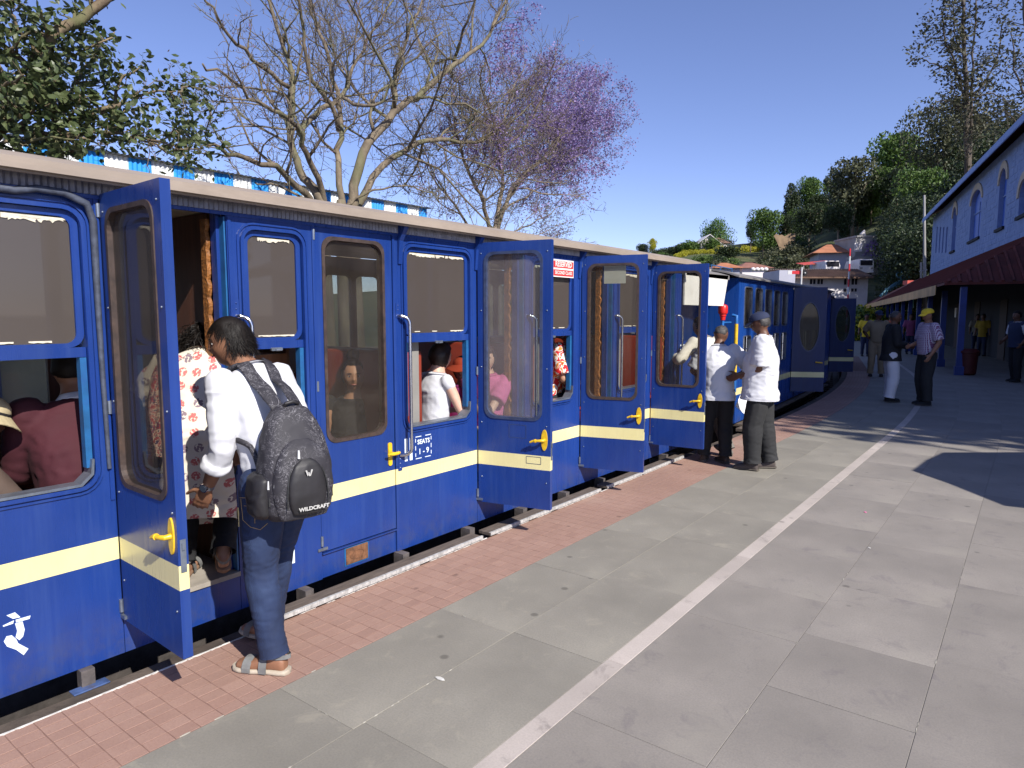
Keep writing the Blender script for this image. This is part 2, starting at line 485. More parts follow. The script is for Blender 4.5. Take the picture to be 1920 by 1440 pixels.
crumb_line((2.28, 2.0, 0), (2.28, 5.2, 0), 40, 0.004); crumb_line((1.76, 3.5, 0), (2.28, 3.5, 0), 10, 0.004)
crumb_line((0.57, 2.70, 0), (1.6, 2.71, 0), 16, 0.003); crumb_line((2.86, 2.6, 0), (2.86, 6.0, 0), 30, 0.003); crumb_line((2.28, 4.42, 0), (2.86, 4.42, 0), 9, 0.004); crumb_line((0.57, 1.66, 0), (1.07, 1.66, 0), 8, 0.003)
o = obj('mortar_crumbs', mb, M_crumb, platform); o['kind'] = 'stuff'
# bits of litter
M_pink = mat('petal', (0.75, 0.15, 0.35), 0.7, 0.1, 5, 0)
litter = [(1285, 637, M_white_worn, 'scrap of white paper lying on the grey slabs', 0.028), (1622, 960, M_pink, 'tiny pink petal lying on the grey slabs', 0.022),
          (1300+330, 1027, M_white_worn, 'small white chip lying right of the pale line', 0.02), (825, 1272, M_white_worn, 'pale leaf shaped chip on a slab joint near the tiles', 0.05)]
for px, py, m, lb, sz in litter[1:]:
    p = hz(px, py, 0.004); mb = MB()
    k = 7; ring = [p + Vector((math.cos(6.283*i/k)*sz*random.uniform(.4, .6), math.sin(6.283*i/k)*sz*random.uniform(.15, .35), random.uniform(0, 0.003))) for i in range(k)]
    mb.add(ring + [r - Vector((0, 0, 0.003)) for r in ring], [tuple(range(k)), tuple(range(2*k-1, k-1, -1))] + [(i, i+k, (i+1) % k+k, (i+1) % k) for i in range(k)])
    obj('paper_scrap' if m != M_pink else 'petal', mb, m, lab=lb, cat='litter')

# track below the train
M_rail = mat('rail_steel', (0.12, 0.08, 0.06), 0.5, 0.3, 20, 0.2, metal=0.7)
M_wood_dark = mat('sleeper_wood', (0.07, 0.05, 0.038), 0.9, 0.3, 10, 0.4)
struct('track_bed', ribbon(-6, 60, -3.2, -0.18, -0.7, -0.55, 1.0), M_ballast)
track = thing('railway_track', 'dark rails and sleepers in the gap under the train', 'railway track', (0, 0, -0.55))
for k, off in enumerate((-0.75, -1.75)):
    obj('rail', merge(ribbon(-6, 55, off-0.03, off+0.03, -0.40, -0.36), ribbon(-6, 55, off-0.008, off+0.008, -0.46, -0.40), ribbon(-6, 55, off-0.05, off+0.05, -0.47, -0.46)), M_rail, track)
sm = None
for i in range(70):
    s = -4 + i*0.65; c = edge(s, -1.25, -0.50)
    if sm is None:
        mb = MB(); mb.box(-0.9, 0.9, -0.11, 0.11, -0.06, 0.03); sm = mkmesh('sleeper', mb); sm.materials.append(M_wood_dark)
    o = bpy.data.objects.new('sleeper', sm); COL.objects.link(o); o.parent = track
    o.location = c - Vector((0, 0, -0.55)); o.rotation_euler = (0, 0, heading(s))
# platform on the other side
far_pl = MB(); far_pl.box(-14, -3.4, -8, 40, -0.62, -0.02)
struct('far_platform', far_pl, M_slabB)
# ------------------------------------------------------------------ train
def blue_mat(name, base, stripe=True, z0=0.515, z1=0.62, rough=0.22):
    m, t, b = nt(name)
    v = coord(t, 'Object')
    n1 = tex_noise(t, v, 2.2, 5)
    c = ramp(t, n1, [(0.3, tuple(x*0.86 for x in base)), (0.7, tuple(x*1.12 for x in base))])
    vs = coord(t, 'Object', (14, 14, 0.8)); n2 = tex_noise(t, vs, 1.6, 5, 0.6)
    c = mixc(t, ramp(t, n2, [(0.5, (0, 0, 0)), (0.8, (0.13,)*3)]), c, (0.08, 0.15, 0.33))
    # scratches and chips showing primer
    n3 = tex_noise(t, v, 26, 6, 0.75, 0.4)
    c = mixc(t, ramp(t, n3, [(0.73, (0, 0, 0)), (0.76, (0.7,)*3)]), c, (0.03, 0.22, 0.42))
    sx = t.nodes.new('ShaderNodeSeparateXYZ'); tc = t.nodes.new('ShaderNodeTexCoord'); t.links.new(tc.outputs['Object'], sx.inputs[0])
    if stripe:
        a = math_(t, 'GREATER_THAN', sx.outputs[2], z0); d = math_(t, 'LESS_THAN', sx.outputs[2], z1)
        f = math_(t, 'MULTIPLY', a, d)
        yl = ramp(t, n1, [(0.3, (0.70, 0.62, 0.29)), (0.7, (0.80, 0.72, 0.37))])
        yl = mixc(t, ramp(t, n2, [(0.55, (0, 0, 0)), (0.8, (0.35,)*3)]), yl, (0.55, 0.47, 0.25))
        yl = mixc(t, ramp(t, n3, [(0.70, (0, 0, 0)), (0.73, (0.8,)*3)]), yl, (0.15, 0.13, 0.1))
        c = mixc(t, f, c, yl)
    # grime near the bottom hem (splashed from the track)
    g = t.nodes.new('ShaderNodeMapRange'); g.inputs[1].default_value = 0.05; g.inputs[2].default_value = 0.35; g.inputs[3].default_value = 0.5; g.inputs[4].default_value = 0.0
    t.links.new(sx.outputs[2], g.inputs[0])
    gf = math_(t, 'MULTIPLY', g.outputs[0], ramp(t, tex_noise(t, v, 7, 6, 0.7), [(0.45, (0, 0, 0)), (0.65, (1, 1, 1))]))
    c = mixc(t, gf, c, (0.06, 0.065, 0.10))
    t.links.new(c, b.inputs['Base Color']); b.inputs['Specular IOR Level'].default_value = 0.5
    rr = ramp(t, n2, [(0.3, (rough,)*3), (0.8, (rough+0.22,)*3)]); t.links.new(rr, b.inputs['Roughness'])
    w = tex_noise(t, coord(t, 'Object', (1, 1, 1)), 3.0, 2)
    bump(t, b, math_(t, 'ADD', w, math_(t, 'MULTIPLY', tex_noise(t, v, 150, 2), 0.02)), 0.11, 0.02)
    MATS[name] = m; return m
M_blue_shaded = blue_mat('coach_door_blue_shaded', (0.004, 0.016, 0.085), True, 0.47, 0.57, 0.4); BLUE = (0.011, 0.039, 0.200)  # far coach doors: the same blue, darkened to stand in for shade
M_blue = blue_mat('coach_blue', BLUE)
M_bluep = blue_mat('coach_blue_plain', BLUE, stripe=False)
M_cyan = mat('guide_cyan', (0.013, 0.10, 0.26), 0.45, 0.25, 12, 0.1, dirt=(0.02, 0.06, 0.25))
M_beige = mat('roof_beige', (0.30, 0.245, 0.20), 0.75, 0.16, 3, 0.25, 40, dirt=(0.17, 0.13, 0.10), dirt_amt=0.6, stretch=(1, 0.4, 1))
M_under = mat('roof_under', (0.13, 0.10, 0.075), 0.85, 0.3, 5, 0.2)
M_corr = mat('corrugated', (0.20, 0.20, 0.24), 0.5, 0.3, 20, 0.2, metal=0.3)
M_chrome = mat('chrome', (0.62, 0.62, 0.64), 0.22, 0.12, 30, 0.05, metal=1.0)
M_yellow = mat('handle_yellow', (0.72, 0.46, 0.02), 0.35, 0.15, 30, 0.1, dirt=(0.25, 0.14, 0.02))
M_gasket = mat('gasket', (0.045, 0.030, 0.026), 0.6, 0.4, 25, 0.3, dirt=(0.10, 0.055, 0.035))
M_gasket_blue = mat('gasket_blue', (0.035, 0.05, 0.11), 0.45, 0.3, 25, 0.2, dirt=(0.09, 0.1, 0.13))
M_sill = mat('sill_metal', (0.20, 0.23, 0.28), 0.35, 0.25, 14, 0.1, metal=0.6)
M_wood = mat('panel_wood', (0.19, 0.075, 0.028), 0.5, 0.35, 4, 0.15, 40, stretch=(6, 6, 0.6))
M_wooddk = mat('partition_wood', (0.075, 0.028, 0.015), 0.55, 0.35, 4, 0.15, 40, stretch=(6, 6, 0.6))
M_carved = mat('carved_wood', (0.27, 0.105, 0.025), 0.55, 0.5, 30, 0.9, 60, bdist=0.01, dirt=(0.08, 0.03, 0.015))
M_vinyl = mat('seat_vinyl', (0.22, 0.035, 0.018), 0.35, 0.15, 4, 0.08, 90)
M_greyp = mat('grey_laminate', (0.22, 0.21, 0.19), 0.6, 0.12, 5, 0.1)
M_cream = mat('interior_cream', (0.42, 0.38, 0.28), 0.7, 0.12, 4, 0.1)
M_floor = mat('coach_floor', (0.30, 0.27, 0.23), 0.8, 0.25, 8, 0.3)
M_iron = mat('underframe_iron', (0.05, 0.042, 0.038), 0.8, 0.4, 14, 0.5)
M_stub = mat('painted_stub', (0.10, 0.085, 0.08), 0.7, 0.4, 14, 0.5)
M_paint = mat('white_lettering', (0.72, 0.80, 0.86), 0.5, 0.08, 20, 0.05)
M_rust = mat('rust_plate', (0.17, 0.075, 0.035), 0.8, 0.4, 25, 0.6, dirt=(0.05, 0.03, 0.02))
M_board = mat('footboard_wood', (0.11, 0.085, 0.068), 0.85, 0.35, 7, 0.5, 40, stretch=(8, 1, 8))
M_nosing = mat('nosing_metal', (0.50, 0.49, 0.47), 0.55, 0.3, 30, 0.5, 80, dirt=(0.12, 0.11, 0.1), metal=0.2)
G_blind = glass('pane_dusty', (0.060, 0.047, 0.040), 0.88, 0.98, scale=1.6)
G_clear = glass('pane_clear', (0.24, 0.20, 0.17), 0.02, 0.09, tint=(0.86, 0.86, 0.83))
G_haze = glass('pane_hazed', (0.36, 0.30, 0.30), 0.14, 0.30)
G_dark = glass('pane_tinted', (0.13, 0.11, 0.10), 0.16, 0.30, tint=(0.60, 0.58, 0.54))
G_two = glass('pane_coach_two', (0.035, 0.04, 0.035), 0.3, 0.5, tint=(0.42, 0.45, 0.42))
G_far = glass('pane_far_side', (0.55, 0.60, 0.60), 0.12, 0.3)
M_residue = mat('tape_residue', (0.62, 0.57, 0.46), 0.9, 0.2, 30, 0.3)

XW = -0.20           # outer skin of the near wall
TH = 0.045
FLOORZ = 0.27
def onwall(y, z, t, X=XW): return (X - t, y, z)
def wallp(mb, loops, t0, t1, X=XW): return mb.poly(loops, lambda a, b, t: (X - t, a, b), t0, t1)
def frame_loop(y0, y1, z0, z1, r, w): return [rrect(y0-w, y1+w, z0-w, z1+w, r+w), rrect(y0, y1, z0, z1, r)[::-1]]

def door_at(coach, Yh, ang, y_w=0.60, glassm=None, X=XW, notice=False, closed=False, plain=False, z0=0.22, z1=2.18, oval=False, gm=None, lab=None):
    """door leaf hinged at (X, Yh); ang = degrees opened from the wall"""
    a = R(ang); dv = Vector((math.sin(a), math.cos(a), 0)); nv = Vector((math.cos(a), -math.sin(a), 0))   # nv: outer face normal
    H = Vector((X - (0.004 if closed else -0.012), Yh + (0.004 if closed else 0), 0))
    th = 0.042
    f = lambda u, z, t: H + dv*u + Vector((0, 0, z)) - nv*t
    w = y_w - 0.008
    if oval:
        hole = [(w*0.52 + 0.17*math.cos(6.2832*k/28), 1.48 + 0.52*math.sin(6.2832*k/28)) for k in range(28)]
    else: hole = rrect(0.065, w-0.075, 0.885, 2.10, 0.075)
    mb = MB(); mb.poly([rect(0, w, z0, z1), hole[::-1]], f, 0.0, th)
    d = obj('door', mb, M_blue, coach, lab=lab)
    # rim: the rubber round the pane
    def off(loop, k):
        c = (sum(p[0] for p in loop)/len(loop), sum(p[1] for p in loop)/len(loop)); out = []
        for p in loop:
            v = Vector((p[0]-c[0], p[1]-c[1])); L = v.length
            out.append((p[0] + k*(1 if p[0] > c[0] else -1)*min(1, abs(v.x)/0.15), p[1] + k*(1 if p[1] > c[1] else -1)*min(1, abs(v.y)/0.3)))
        return out
    mb = MB(); mb.poly([off(hole, 0.011), off(hole, -0.010)[::-1]], f, -0.006, th+0.006)
    obj('gasket', mb, gm or M_gasket, d)
    mb = MB(); mb.poly([off(hole, -0.004)], f, 0.018, 0.023); obj('pane', mb, glassm or G_clear, d)
    # handle: oval escutcheon and lever
    hu, hzz = w - 0.045, 0.74
    mb = MB()
    if closed:
        mb.poly([rrect(hu-0.016, hu+0.016, hzz-0.085, hzz+0.07, 0.014)], f, -0.008, 0.0)
        mb.tube([f(hu, hzz, 0), f(hu, hzz, -0.045)], 0.011, 10)
        mb.tube([f(hu-0.055, hzz+0.004, -0.045), f(hu-0.02, hzz, -0.05), f(hu+0.03, hzz-0.002, -0.045), f(hu+0.05, hzz, -0.043)], [0.006, 0.011, 0.012, 0.009], 10)
    else:
        mb.poly([[(hu + 0.024*math.cos(6.2832*k/20), hzz + 0.078*math.sin(6.2832*k/20)) for k in range(20)]], f, -0.007, 0.0)
        mb.tube([f(hu, hzz, 0), f(hu, hzz, -0.032), f(hu-0.02, hzz, -0.042), f(hu-0.075, hzz-0.006, -0.042), f(hu-0.098, hzz-0.016, -0.042)], [0.013, 0.011, 0.010, 0.009, 0.008], 10)
        mb.tube([f(hu-0.05, hzz-0.003, -0.042), f(hu-0.062, hzz-0.005, -0.042)], 0.014, 10)
    obj('handle', mb, M_yellow, d, auto=40)
    for zz in (z0+0.04, 1.2, z1-0.1):
        mb = MB().tube([f(-0.004, zz, -0.008), f(-0.004, zz+0.06, -0.008)], 0.009, 8)
        if zz < 1: mb.obox(f(0.0, z0+0.02, -0.006), dv*0.035, Vector((0, 0, 0.008)), nv*0.006)
        obj('hinge', mb, M_sill, d)
    if not closed:
        mb = MB(); mb.obox(f(w+0.001, 0.66, th*0.5), dv*0.0015, Vector((0, 0, 0.07)), nv*0.012)
        mb.obox(f(w+0.003, 0.70, th*0.5), dv*0.006, Vector((0, 0, 0.014)), nv*0.006)
        obj('lock_plate', mb, M_sill, d)
        mb = MB()
        for k in range(5): 
            for u in (0.03, w-0.03): 
                mb.ball(f(u, z0+0.2+k*0.42, -0.001), 0.005, 0.005, 0.005, n=6)
        obj('screw_heads', mb, M_sill, d)
    if notice:
        mb = MB(); mb.poly([rrect(0.20, 0.40, 1.93, 2.115, 0.004)], f, 0.024, 0.026); obj('taped_notice', mb, mat('old_paper', (0.55, 0.56, 0.50), 0.8, 0.1, 5, 0.1), d)
    return d, f

def grab_rail(coach, y, X=XW, z0=0.70, z1=1.62):
    mb = MB(); pts = [Vector((X, y-0.035, z1+0.02)), Vector((X+0.035, y-0.03, z1+0.022))]
    for k in range(6):
        a = R(90*k/5); pts.append(Vector((X+0.03+0.035*math.sin(a), y-0.03+0.045*math.sin(a)*0.9, z1+0.02-0.05*(1-math.cos(a)))))
    pts.append(Vector((X+0.065, y+0.011, z0+0.07)))
    for k in range(5):
        a = R(90*k/4); pts.append(Vector((X+0.065-0.065*(1-math.cos(a))*0.9, y+0.011-0.05*(1-math.cos(a)), z0+0.05-0.04*math.sin(a))))
    mb.tube(pts, 0.0115, 10)
    r = obj('grab_rail', mb, M_chrome, coach, auto=60)
    mb = MB()
    for zz, dz in ((z1+0.06, 1), (z0-0.045, -1)):
        wallp(mb, [rrect(y-0.055, y-0.02, zz-0.05, zz+0.05, 0.006)], -0.004, 0.0, X)
        for q in (-0.03, 0.0, 0.03): mb.ball((X+0.004, y-0.0375, zz+q), 0.005, 0.005, 0.005, n=6)
    obj('rail_plate', mb, M_bluep, r)
    return r

def window_parts(coach, y0, y1, X=XW, open_=True, sign=False, dirt=True, big=False):
    """opening y0..y1, z .88..2.105; upper sash glazed, lower half open"""
    zb, zm, zt = 0.885, 1.485, 2.10
    mb = MB(); wallp(mb, frame_loop(y0, y1, zb, zt, 0.07, 0.018), -0.014, 0.05, X)
    wallp(mb, frame_loop(y0-0.026, y1+0.026, zb-0.026, zt+0.026, 0.09, 0.010), -0.008, 0.0, X)
    w = obj('window', mb, M_bluep, coach)
    mb = MB(); wallp(mb, [rect(y0+0.002, y1-0.002, zm-0.022, zm+0.022)], 0.006, 0.040, X)
    wallp(mb, [rrect(y0+0.004, y1-0.004, zm+0.022, zt-0.002, 0.06), rrect(y0+0.034, y1-0.034, zm+0.04, zt-0.03, 0.045)[::-1]], 0.010, 0.034, X)
    obj('sash', mb, M_bluep, w)
    mb = MB(); wallp(mb, [rrect(y0+0.036, y1-0.036, zm+0.024, zt-0.032, 0.04)], 0.018, 0.023, X)
    obj('pane', mb, G_blind, w)
    mb = MB()
    for k in range(int((y1-y0)*46)):   # torn tape left along the top and bottom of the pane
        yy = random.uniform(y0+0.06, y1-0.08); top = random.random() < 0.65
        zz = zt-0.040 if top else zm+0.05; L = random.uniform(0.02, 0.10); h = random.uniform(0.008, 0.028) if top else random.uniform(0.003, 0.008)
        n = 5; up = [(yy + L*i/n, zz + 0.003) for i in range(n+1)]; dn = [(yy + L*i/n, zz - h*random.uniform(0.3, 1)) for i in range(n, -1, -1)]
        wallp(mb, [up + dn], 0.0120 + k*0.00007, 0.0178 - k*0.00002, X)
    o = obj('tape_residue', mb, M_residue, w); o['kind'] = 'stuff'
    mb = MB(); wallp(mb, [rect(y1-0.030, y1-0.004, zb+0.08, zm-0.024)], 0.004, 0.044, X); obj('guide_rail', mb, M_cyan, w)
    mb = MB(); wallp(mb, [rect(y0+0.004, y0+0.022, zb+0.08, zm-0.024)], 0.004, 0.044, X); obj('guide_rail', mb, M_cyan, w)
    mb = MB(); wallp(mb, [[(y0+0.01, zb+0.004), (y1-0.06, zb+0.004), (y1-0.01, zb+0.05), (y1-0.004, zb+0.12), (y1-0.014, zb+0.12), (y1-0.022, zb+0.056), (y1-0.066, zb+0.016), (y0+0.01, zb+0.016)]], -0.018, 0.06, X)
    obj('sill', mb, M_sill, w)
    mb = MB(); c = (y0+y1)/2; wallp(mb, [rrect(c-0.035, c+0.035, zm-0.034, zm-0.016, 0.005)], -0.006, 0.006, X); mb.tube([(X+0.012, c-0.012, zm-0.03), (X+0.014, c+0.012, zm-0.03)], 0.006, 6)
    obj('catch', mb, M_sill, w)
    return w

def seat_bench(name, coach_thing, ys, x0, x1, facing, hgt=1.40, th=0.075):
    """a bench: back + cushion, facing +1 (towards +Y) or -1; built as parts of the coach"""
    mb = MB(); y0 = ys; y1 = ys + facing*th
    mb.bbox(x0, x1, min(y0, y1), max(y0, y1), 0.66, hgt, 0.03)
    obj('seat_back', mb, M_vinyl, coach_thing, auto=40)
    mb = MB(); q0, q1 = y1, y1 + facing*0.40
    mb.bbox(x0, x1, min(q0, q1), max(q0, q1), 0.60, 0.70, 0.03)
    obj('seat_cushion', mb, M_vinyl, coach_thing, auto=40)
    mb = MB(); mb.box(x0+0.02, x1-0.02, min(q0, q1)+0.03, max(q0, q1)-0.03, FLOORZ, 0.60)
    obj('seat_base', mb, M_wooddk, coach_thing)

coach = thing('railway_coach', 'blue railway coach with a yellow stripe and open doors, nearest the camera', 'railway coach', (-1.25, 2.5, 0.0))
# side panels
def side(y0, y1, hole=None, z0=0.055, z1=2.19, X=XW, name='side_panel', par=None, m=None):
    mb = MB(); g = 0.0015
    loops = [rect(y0+g, y1-g, z0, z1)]
    if hole: loops.append(rrect(hole[0]-0.017, hole[1]+0.017, 0.885-0.017, 2.10+0.017, 0.087)[::-1])
    wallp(mb, loops, 0.0, TH, X)
    o = obj(name, mb, m or M_blue, par or coach)
    return o
bays = [('w', -2.9, -1.75, -2.75, -1.9), ('c', -1.75, -1.15), ('w', -1.15, -0.25, -1.05, -0.35), ('c', -0.25, 0.35), ('w', 0.35, 1.345, 0.47, 1.262),
        ('o', 1.345, 1.945, 92, 'dark'), ('w', 1.945, 2.48, 2.035, 2.40), ('c', 2.48, 3.09), ('w', 3.09, 3.93, 3.195, 3.845), ('o', 3.93, 4.53, 78, 'haze'),
        ('w', 4.53, 5.41, 4.64, 5.27), ('o', 5.41, 6.01, 75, 'clear'), ('w', 6.01, 6.88, 6.13, 6.76), ('o', 6.88, 7.48, 85, 'clear')]
rng_state = random.getstate()
for b in bays:
    if b[0] == 'w':
        side(b[1], b[2], (b[3], b[4])); window_parts(coach, b[3], b[4])
    elif b[0] == 'c':
        side(b[1], b[2], None, 0.055, 0.205, XW - 0.012); side(b[1], b[2], None, 2.184, 2.19, XW)
        door_at(coach, b[1], 0, b[2]-b[1], G_clear, closed=True, gm=M_gasket)
        mb = MB(); mb.box(XW-0.045, XW+0.006, b[1]+0.005, b[2]-0.005, 0.205, 0.212); obj('door_sill', mb, M_bluep, coach)
    else:
        side(b[1], b[2], None, 0.055, 0.245, XW)
        mb = MB(); mb.box(XW-0.30, XW+0.012, b[1]+0.003, b[2]-0.003, 0.247, 0.272); obj('threshold', mb, M_floor, coach)
        gm = {'dark': G_dark, 'haze': G_haze, 'clear': G_clear}[b[4]]
        d, f = door_at(coach, b[1], b[3], b[2]-b[1], gm, notice=abs(b[1]-5.41) < 0.01, gm=M_gasket_blue if b[4] == 'haze' else M_gasket)
        if b[4] == 'haze':
            mb = MB()
            for u0, u1, z0, z1 in ((0.40, 0.52, 0.555, 0.61), (0.26, 0.40, 0.74, 0.84)):
                mb.poly([rrect(u0, u1, z0, z1, 0.003), rrect(u0+0.003, u1-0.003, z0+0.003, z1-0.003, 0.003)[::-1]], f, -0.0015, 0.0)
            obj('sign_holder', mb, M_gasket_blue, d)
        # door jambs
        mb = MB()
        for yy in (b[1], b[2]-0.03): mb.box(XW-0.10, XW-0.046, yy+0.001, yy+0.029, 0.275, 2.17)
        mb.box(XW-0.10, XW-0.046, b[1]+0.001, b[2]-0.001, 2.171, 2.189)
        obj('door_jamb', mb, M_bluep, coach)
        mb = MB(); mb.box(XW-0.046, XW-0.002, b[2]-0.012, b[2]-0.004, 0.275, 2.15); obj('jamb_strip', mb, M_cyan, coach)
        mb = MB(); n = 60; L = []
        for i in range(n+1): L.append((0.112+0.012*abs(math.sin(i*0.9))+0.006*math.sin(i*2.3), 0.275+1.87*i/n))
        P = L + [(0.17, 2.145), (0.17, 0.275)]
        mb.poly([P], lambda a, b2, t: (XW-a, b[2]-0.024-t, b2), 0.0, 0.022)
        obj('carved_edge', mb, M_carved, coach)
        for zz, zt2 in ((1.1, 0),):
            grab_rail(coach, b[2]+0.075)
grab_rail(coach, 3.165)
# end pillar, beyond the last door
side(7.48, 7.66)
mb = MB(); mb.poly([rect(-2.10, XW-0.05, 0.055, 2.19)], lambda a, b2, t: (a, 7.66-t, b2), 0.0, 0.04); obj('end_wall', mb, M_bluep, coach)
mb = MB(); mb.poly([rect(-2.10, XW-0.05, 0.055, 2.19)], lambda a, b2, t: (a, -2.9+t, b2), 0.0, 0.04); obj('end_wall', mb, M_bluep, coach)
# far side wall with windows onto daylight
XF = -2.12
hs = []; y = -2.6
while y < 7.2:
    hs.append((y, y+0.30)); hs.append((y+0.36, y+0.66)); y += 0.735
mb = MB(); wallp(mb, [rect(-2.9, 7.66, 0.055, 2.19)] + [rrect(a, b2, 1.02, 2.02, 0.05)[::-1] for a, b2 in hs], -0.02, 0.02, XF)
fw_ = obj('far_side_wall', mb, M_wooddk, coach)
for a, b2 in hs:
    mb = MB(); wallp(mb, [rect(a, b2, 1.02, 2.02)], -0.003, 0.002, XF); obj('pane', mb, G_far, fw_)
mb = MB(); mb.box(XF+0.02, XW-0.05, -2.86, 7.62, 0.20, FLOORZ-0.002); obj('floor', mb, M_floor, coach)
mb = MB(); mb.box(XF+0.02, XW-0.05, -2.86, 7.62, 2.195, 2.205); obj('ceiling', mb, M_cream, coach)
mb = MB(); mb.box(XF-0.02, XW-0.02, -2.9, 7.66, 0.06, 0.196); mb.box(-1.9, -0.45, -2.7, 7.4, -0.2, 0.055); obj('underframe', mb, M_iron, coach)
# partitions and seats
for y in (1.935, -2.0):
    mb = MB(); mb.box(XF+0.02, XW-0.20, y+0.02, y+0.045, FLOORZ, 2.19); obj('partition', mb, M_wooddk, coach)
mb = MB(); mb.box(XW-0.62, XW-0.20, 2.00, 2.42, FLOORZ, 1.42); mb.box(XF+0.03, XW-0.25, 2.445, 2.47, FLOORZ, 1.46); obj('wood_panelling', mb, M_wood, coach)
for ys, f in ((0.42, 1), (1.20, -1)): pass
for ys in (3.33, 4.80, 6.27):
    seat_bench('bench', coach, ys-0.005, XF+0.05, XW-0.07, -1, 1.40, 0.17); seat_bench('bench', coach, ys+0.075, XF+0.05, XW-0.12, 1)
    mb = MB(); mb.box(XW-0.118, XW-0.085, ys+0.0, ys+0.072, 0.62, 1.52); mb.box(XW-0.118, XW-0.085, ys+0.075, ys+0.28, 0.28, 0.62); mb.box(XF+0.05, XW-0.12, ys+0.001, ys+0.07, FLOORZ, 1.40); obj('seat_end_panel', mb, M_greyp, coach)
seat_bench('bench', coach, 0.45, XF+0.05, XW-0.14, 1, 1.2); seat_bench('bench', coach, 7.50, XF+0.05, XW-0.12, -1); seat_bench('bench', coach, 2.475, XF+0.05, XW-0.12, 1, 1.3)
seat_bench('bench', coach, 1.88, XF+0.05, -0.95, -1, 1.2)
# roof: arched, with deep eave
prof = []
for k in range(15):
    u = k/14; x = -0.09 - u*2.14; z = 2.272 + 0.15*math.sin(math.pi*u)**0.8
    prof.append((x, z))
inner = [(x, z-0.028) for x, z in prof]
def roof_mb(y0, y1, drop=0.0):
    mb = MB(); loop = prof + [(-2.23, 2.22)] + inner[::-1][1:-1] + [(-0.12, 2.242), (-0.12, 2.232), (-0.09, 2.232)]
    mb.poly([loop], lambda a, b2, t: (a, t, b2), y0, y1); return mb
obj('roof', roof_mb(-3.0, 7.95), M_beige, coach)
mb = MB(); mb.box(-0.103, -0.084, -3.0, 7.955, 2.226, 2.248); mb.box(-0.124, -0.110, -3.0, 7.95, 2.216, 2.229); obj('gutter_strip', mb, M_beige, coach)
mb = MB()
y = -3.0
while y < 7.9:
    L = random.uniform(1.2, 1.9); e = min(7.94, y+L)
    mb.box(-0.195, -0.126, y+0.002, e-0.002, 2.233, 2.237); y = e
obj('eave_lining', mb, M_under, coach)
mb = MB(); n = int(10.8/0.026)    # corrugated sheet closing the eave
vs = []; fs = []
for i in range(n*2+1):
    yy = -2.9 + i*0.013; xx = XW + 0.008 + (0.009 if i % 2 else 0.0)
    vs += [(xx, yy, 2.176), (xx, yy, 2.232), ]
for i in range(n*2): fs.append((2*i, 2*i+2, 2*i+3, 2*i+1))
mb.add(vs, fs)
vs2 = [(x-0.004, y, z) for x, y, z in vs]; mb.add(vs2, [f[::-1] for f in fs])
obj('corrugated_trim', mb, M_corr, coach, fixn=False)
mb = MB(); mb.box(XW, XW+0.006, -2.9, 7.66, 2.158, 2.176); obj('cornice_strip', mb, M_bluep, coach)
# blue eave brackets
for y in (3.135, 3.905, 5.36, 6.83):
    mb = MB(); mb.poly([[(0, 2.228), (0.13, 2.228), (0.13, 2.21), (0.04, 2.13), (0.018, 1.98), (0, 1.98)]], lambda a, b2, t: (XW+a*0.55+0.001, y+t, b2), 0, 0.035); obj('eave_bracket', mb, M_bluep, coach)
# vertical cover strips at the joints
for y in (1.33, 1.96, 2.475, 3.095, 4.545, 5.395, 6.03, 6.865):
    mb = MB(); mb.box(XW+0.0005, XW+0.007, y-0.009, y+0.009, 0.64 if y in (2.475, 3.095) else 0.8, 2.157)
    obj('cover_strip', mb, M_bluep, coach)
# hose over the near window
mb = MB(); mb.tube([(XW+0.03, -0.2, 2.158), (XW+0.03, 0.8, 2.156), (XW+0.03, 1.02, 2.150), (XW+0.03, 1.1, 2.168), (XW+0.03, 1.2, 2.165), (XW+0.028, 1.285, 2.13), (XW+0.022, 1.31, 2.06), (XW+0.015, 1.312, 1.7), (XW+0.012, 1.315, 1.35), (XW+0.012, 1.32, 0.95)], [0.016]*7+[0.013, 0.011, 0.009], 10)
obj('rubber_seal', mb, mat('old_rubber', (0.05, 0.06, 0.09), 0.6, 0.4, 25, 0.4), coach, auto=60)
# lettering and plates
mb = MB()
wl = lambda pts: wallp(mb, [pts], -0.0025, 0.0)
def dv_(x, y): return (0.80 + x*0.00056, 0.195 + (560-y)*0.00062)   # sketch units of the stencil -> wall
def P2(*q): return [dv_(a, b) for a, b in q]
wl([hx(*p, XW)[1:] for p in [(0, 1172), (25, 1160), (22, 1168), (0, 1179)]][0:4])
ra = [[(12, 1154), (28, 1148), (38, 1157), (24, 1160)], [(5, 1173), (26, 1163), (24, 1169), (6, 1175)], [(29, 1162), (57, 1154), (55, 1160), (30, 1167)],
      [(28, 1169), (42, 1165), (46, 1180), (43, 1193), (36, 1200), (29, 1195), (32, 1183)], [(7, 1203), (12, 1193), (22, 1191), (30, 1198), (34, 1206), (53, 1216), (44, 1228), (30, 1218), (13, 1212)]]
mb = MB()
for q in ra:
    wl([tuple(hx(*p, XW)[1:]) for p in q])
wl([(0.60, 0.365), (0.86, 0.365), (0.86, 0.378), (0.60, 0.378)]); wl(rrect(0.66, 0.68, 0.22, 0.362, 0.004)); wl(rrect(0.74, 0.76, 0.22, 0.362, 0.004)); wl([(0.68, 0.28), (0.70, 0.31), (0.735, 0.31), (0.735, 0.295), (0.70, 0.29)])
obj('lettering', mb, M_paint, coach)
mb = MB()
wl(rrect(2.268, 2.288, 0.215, 0.335, 0.003))
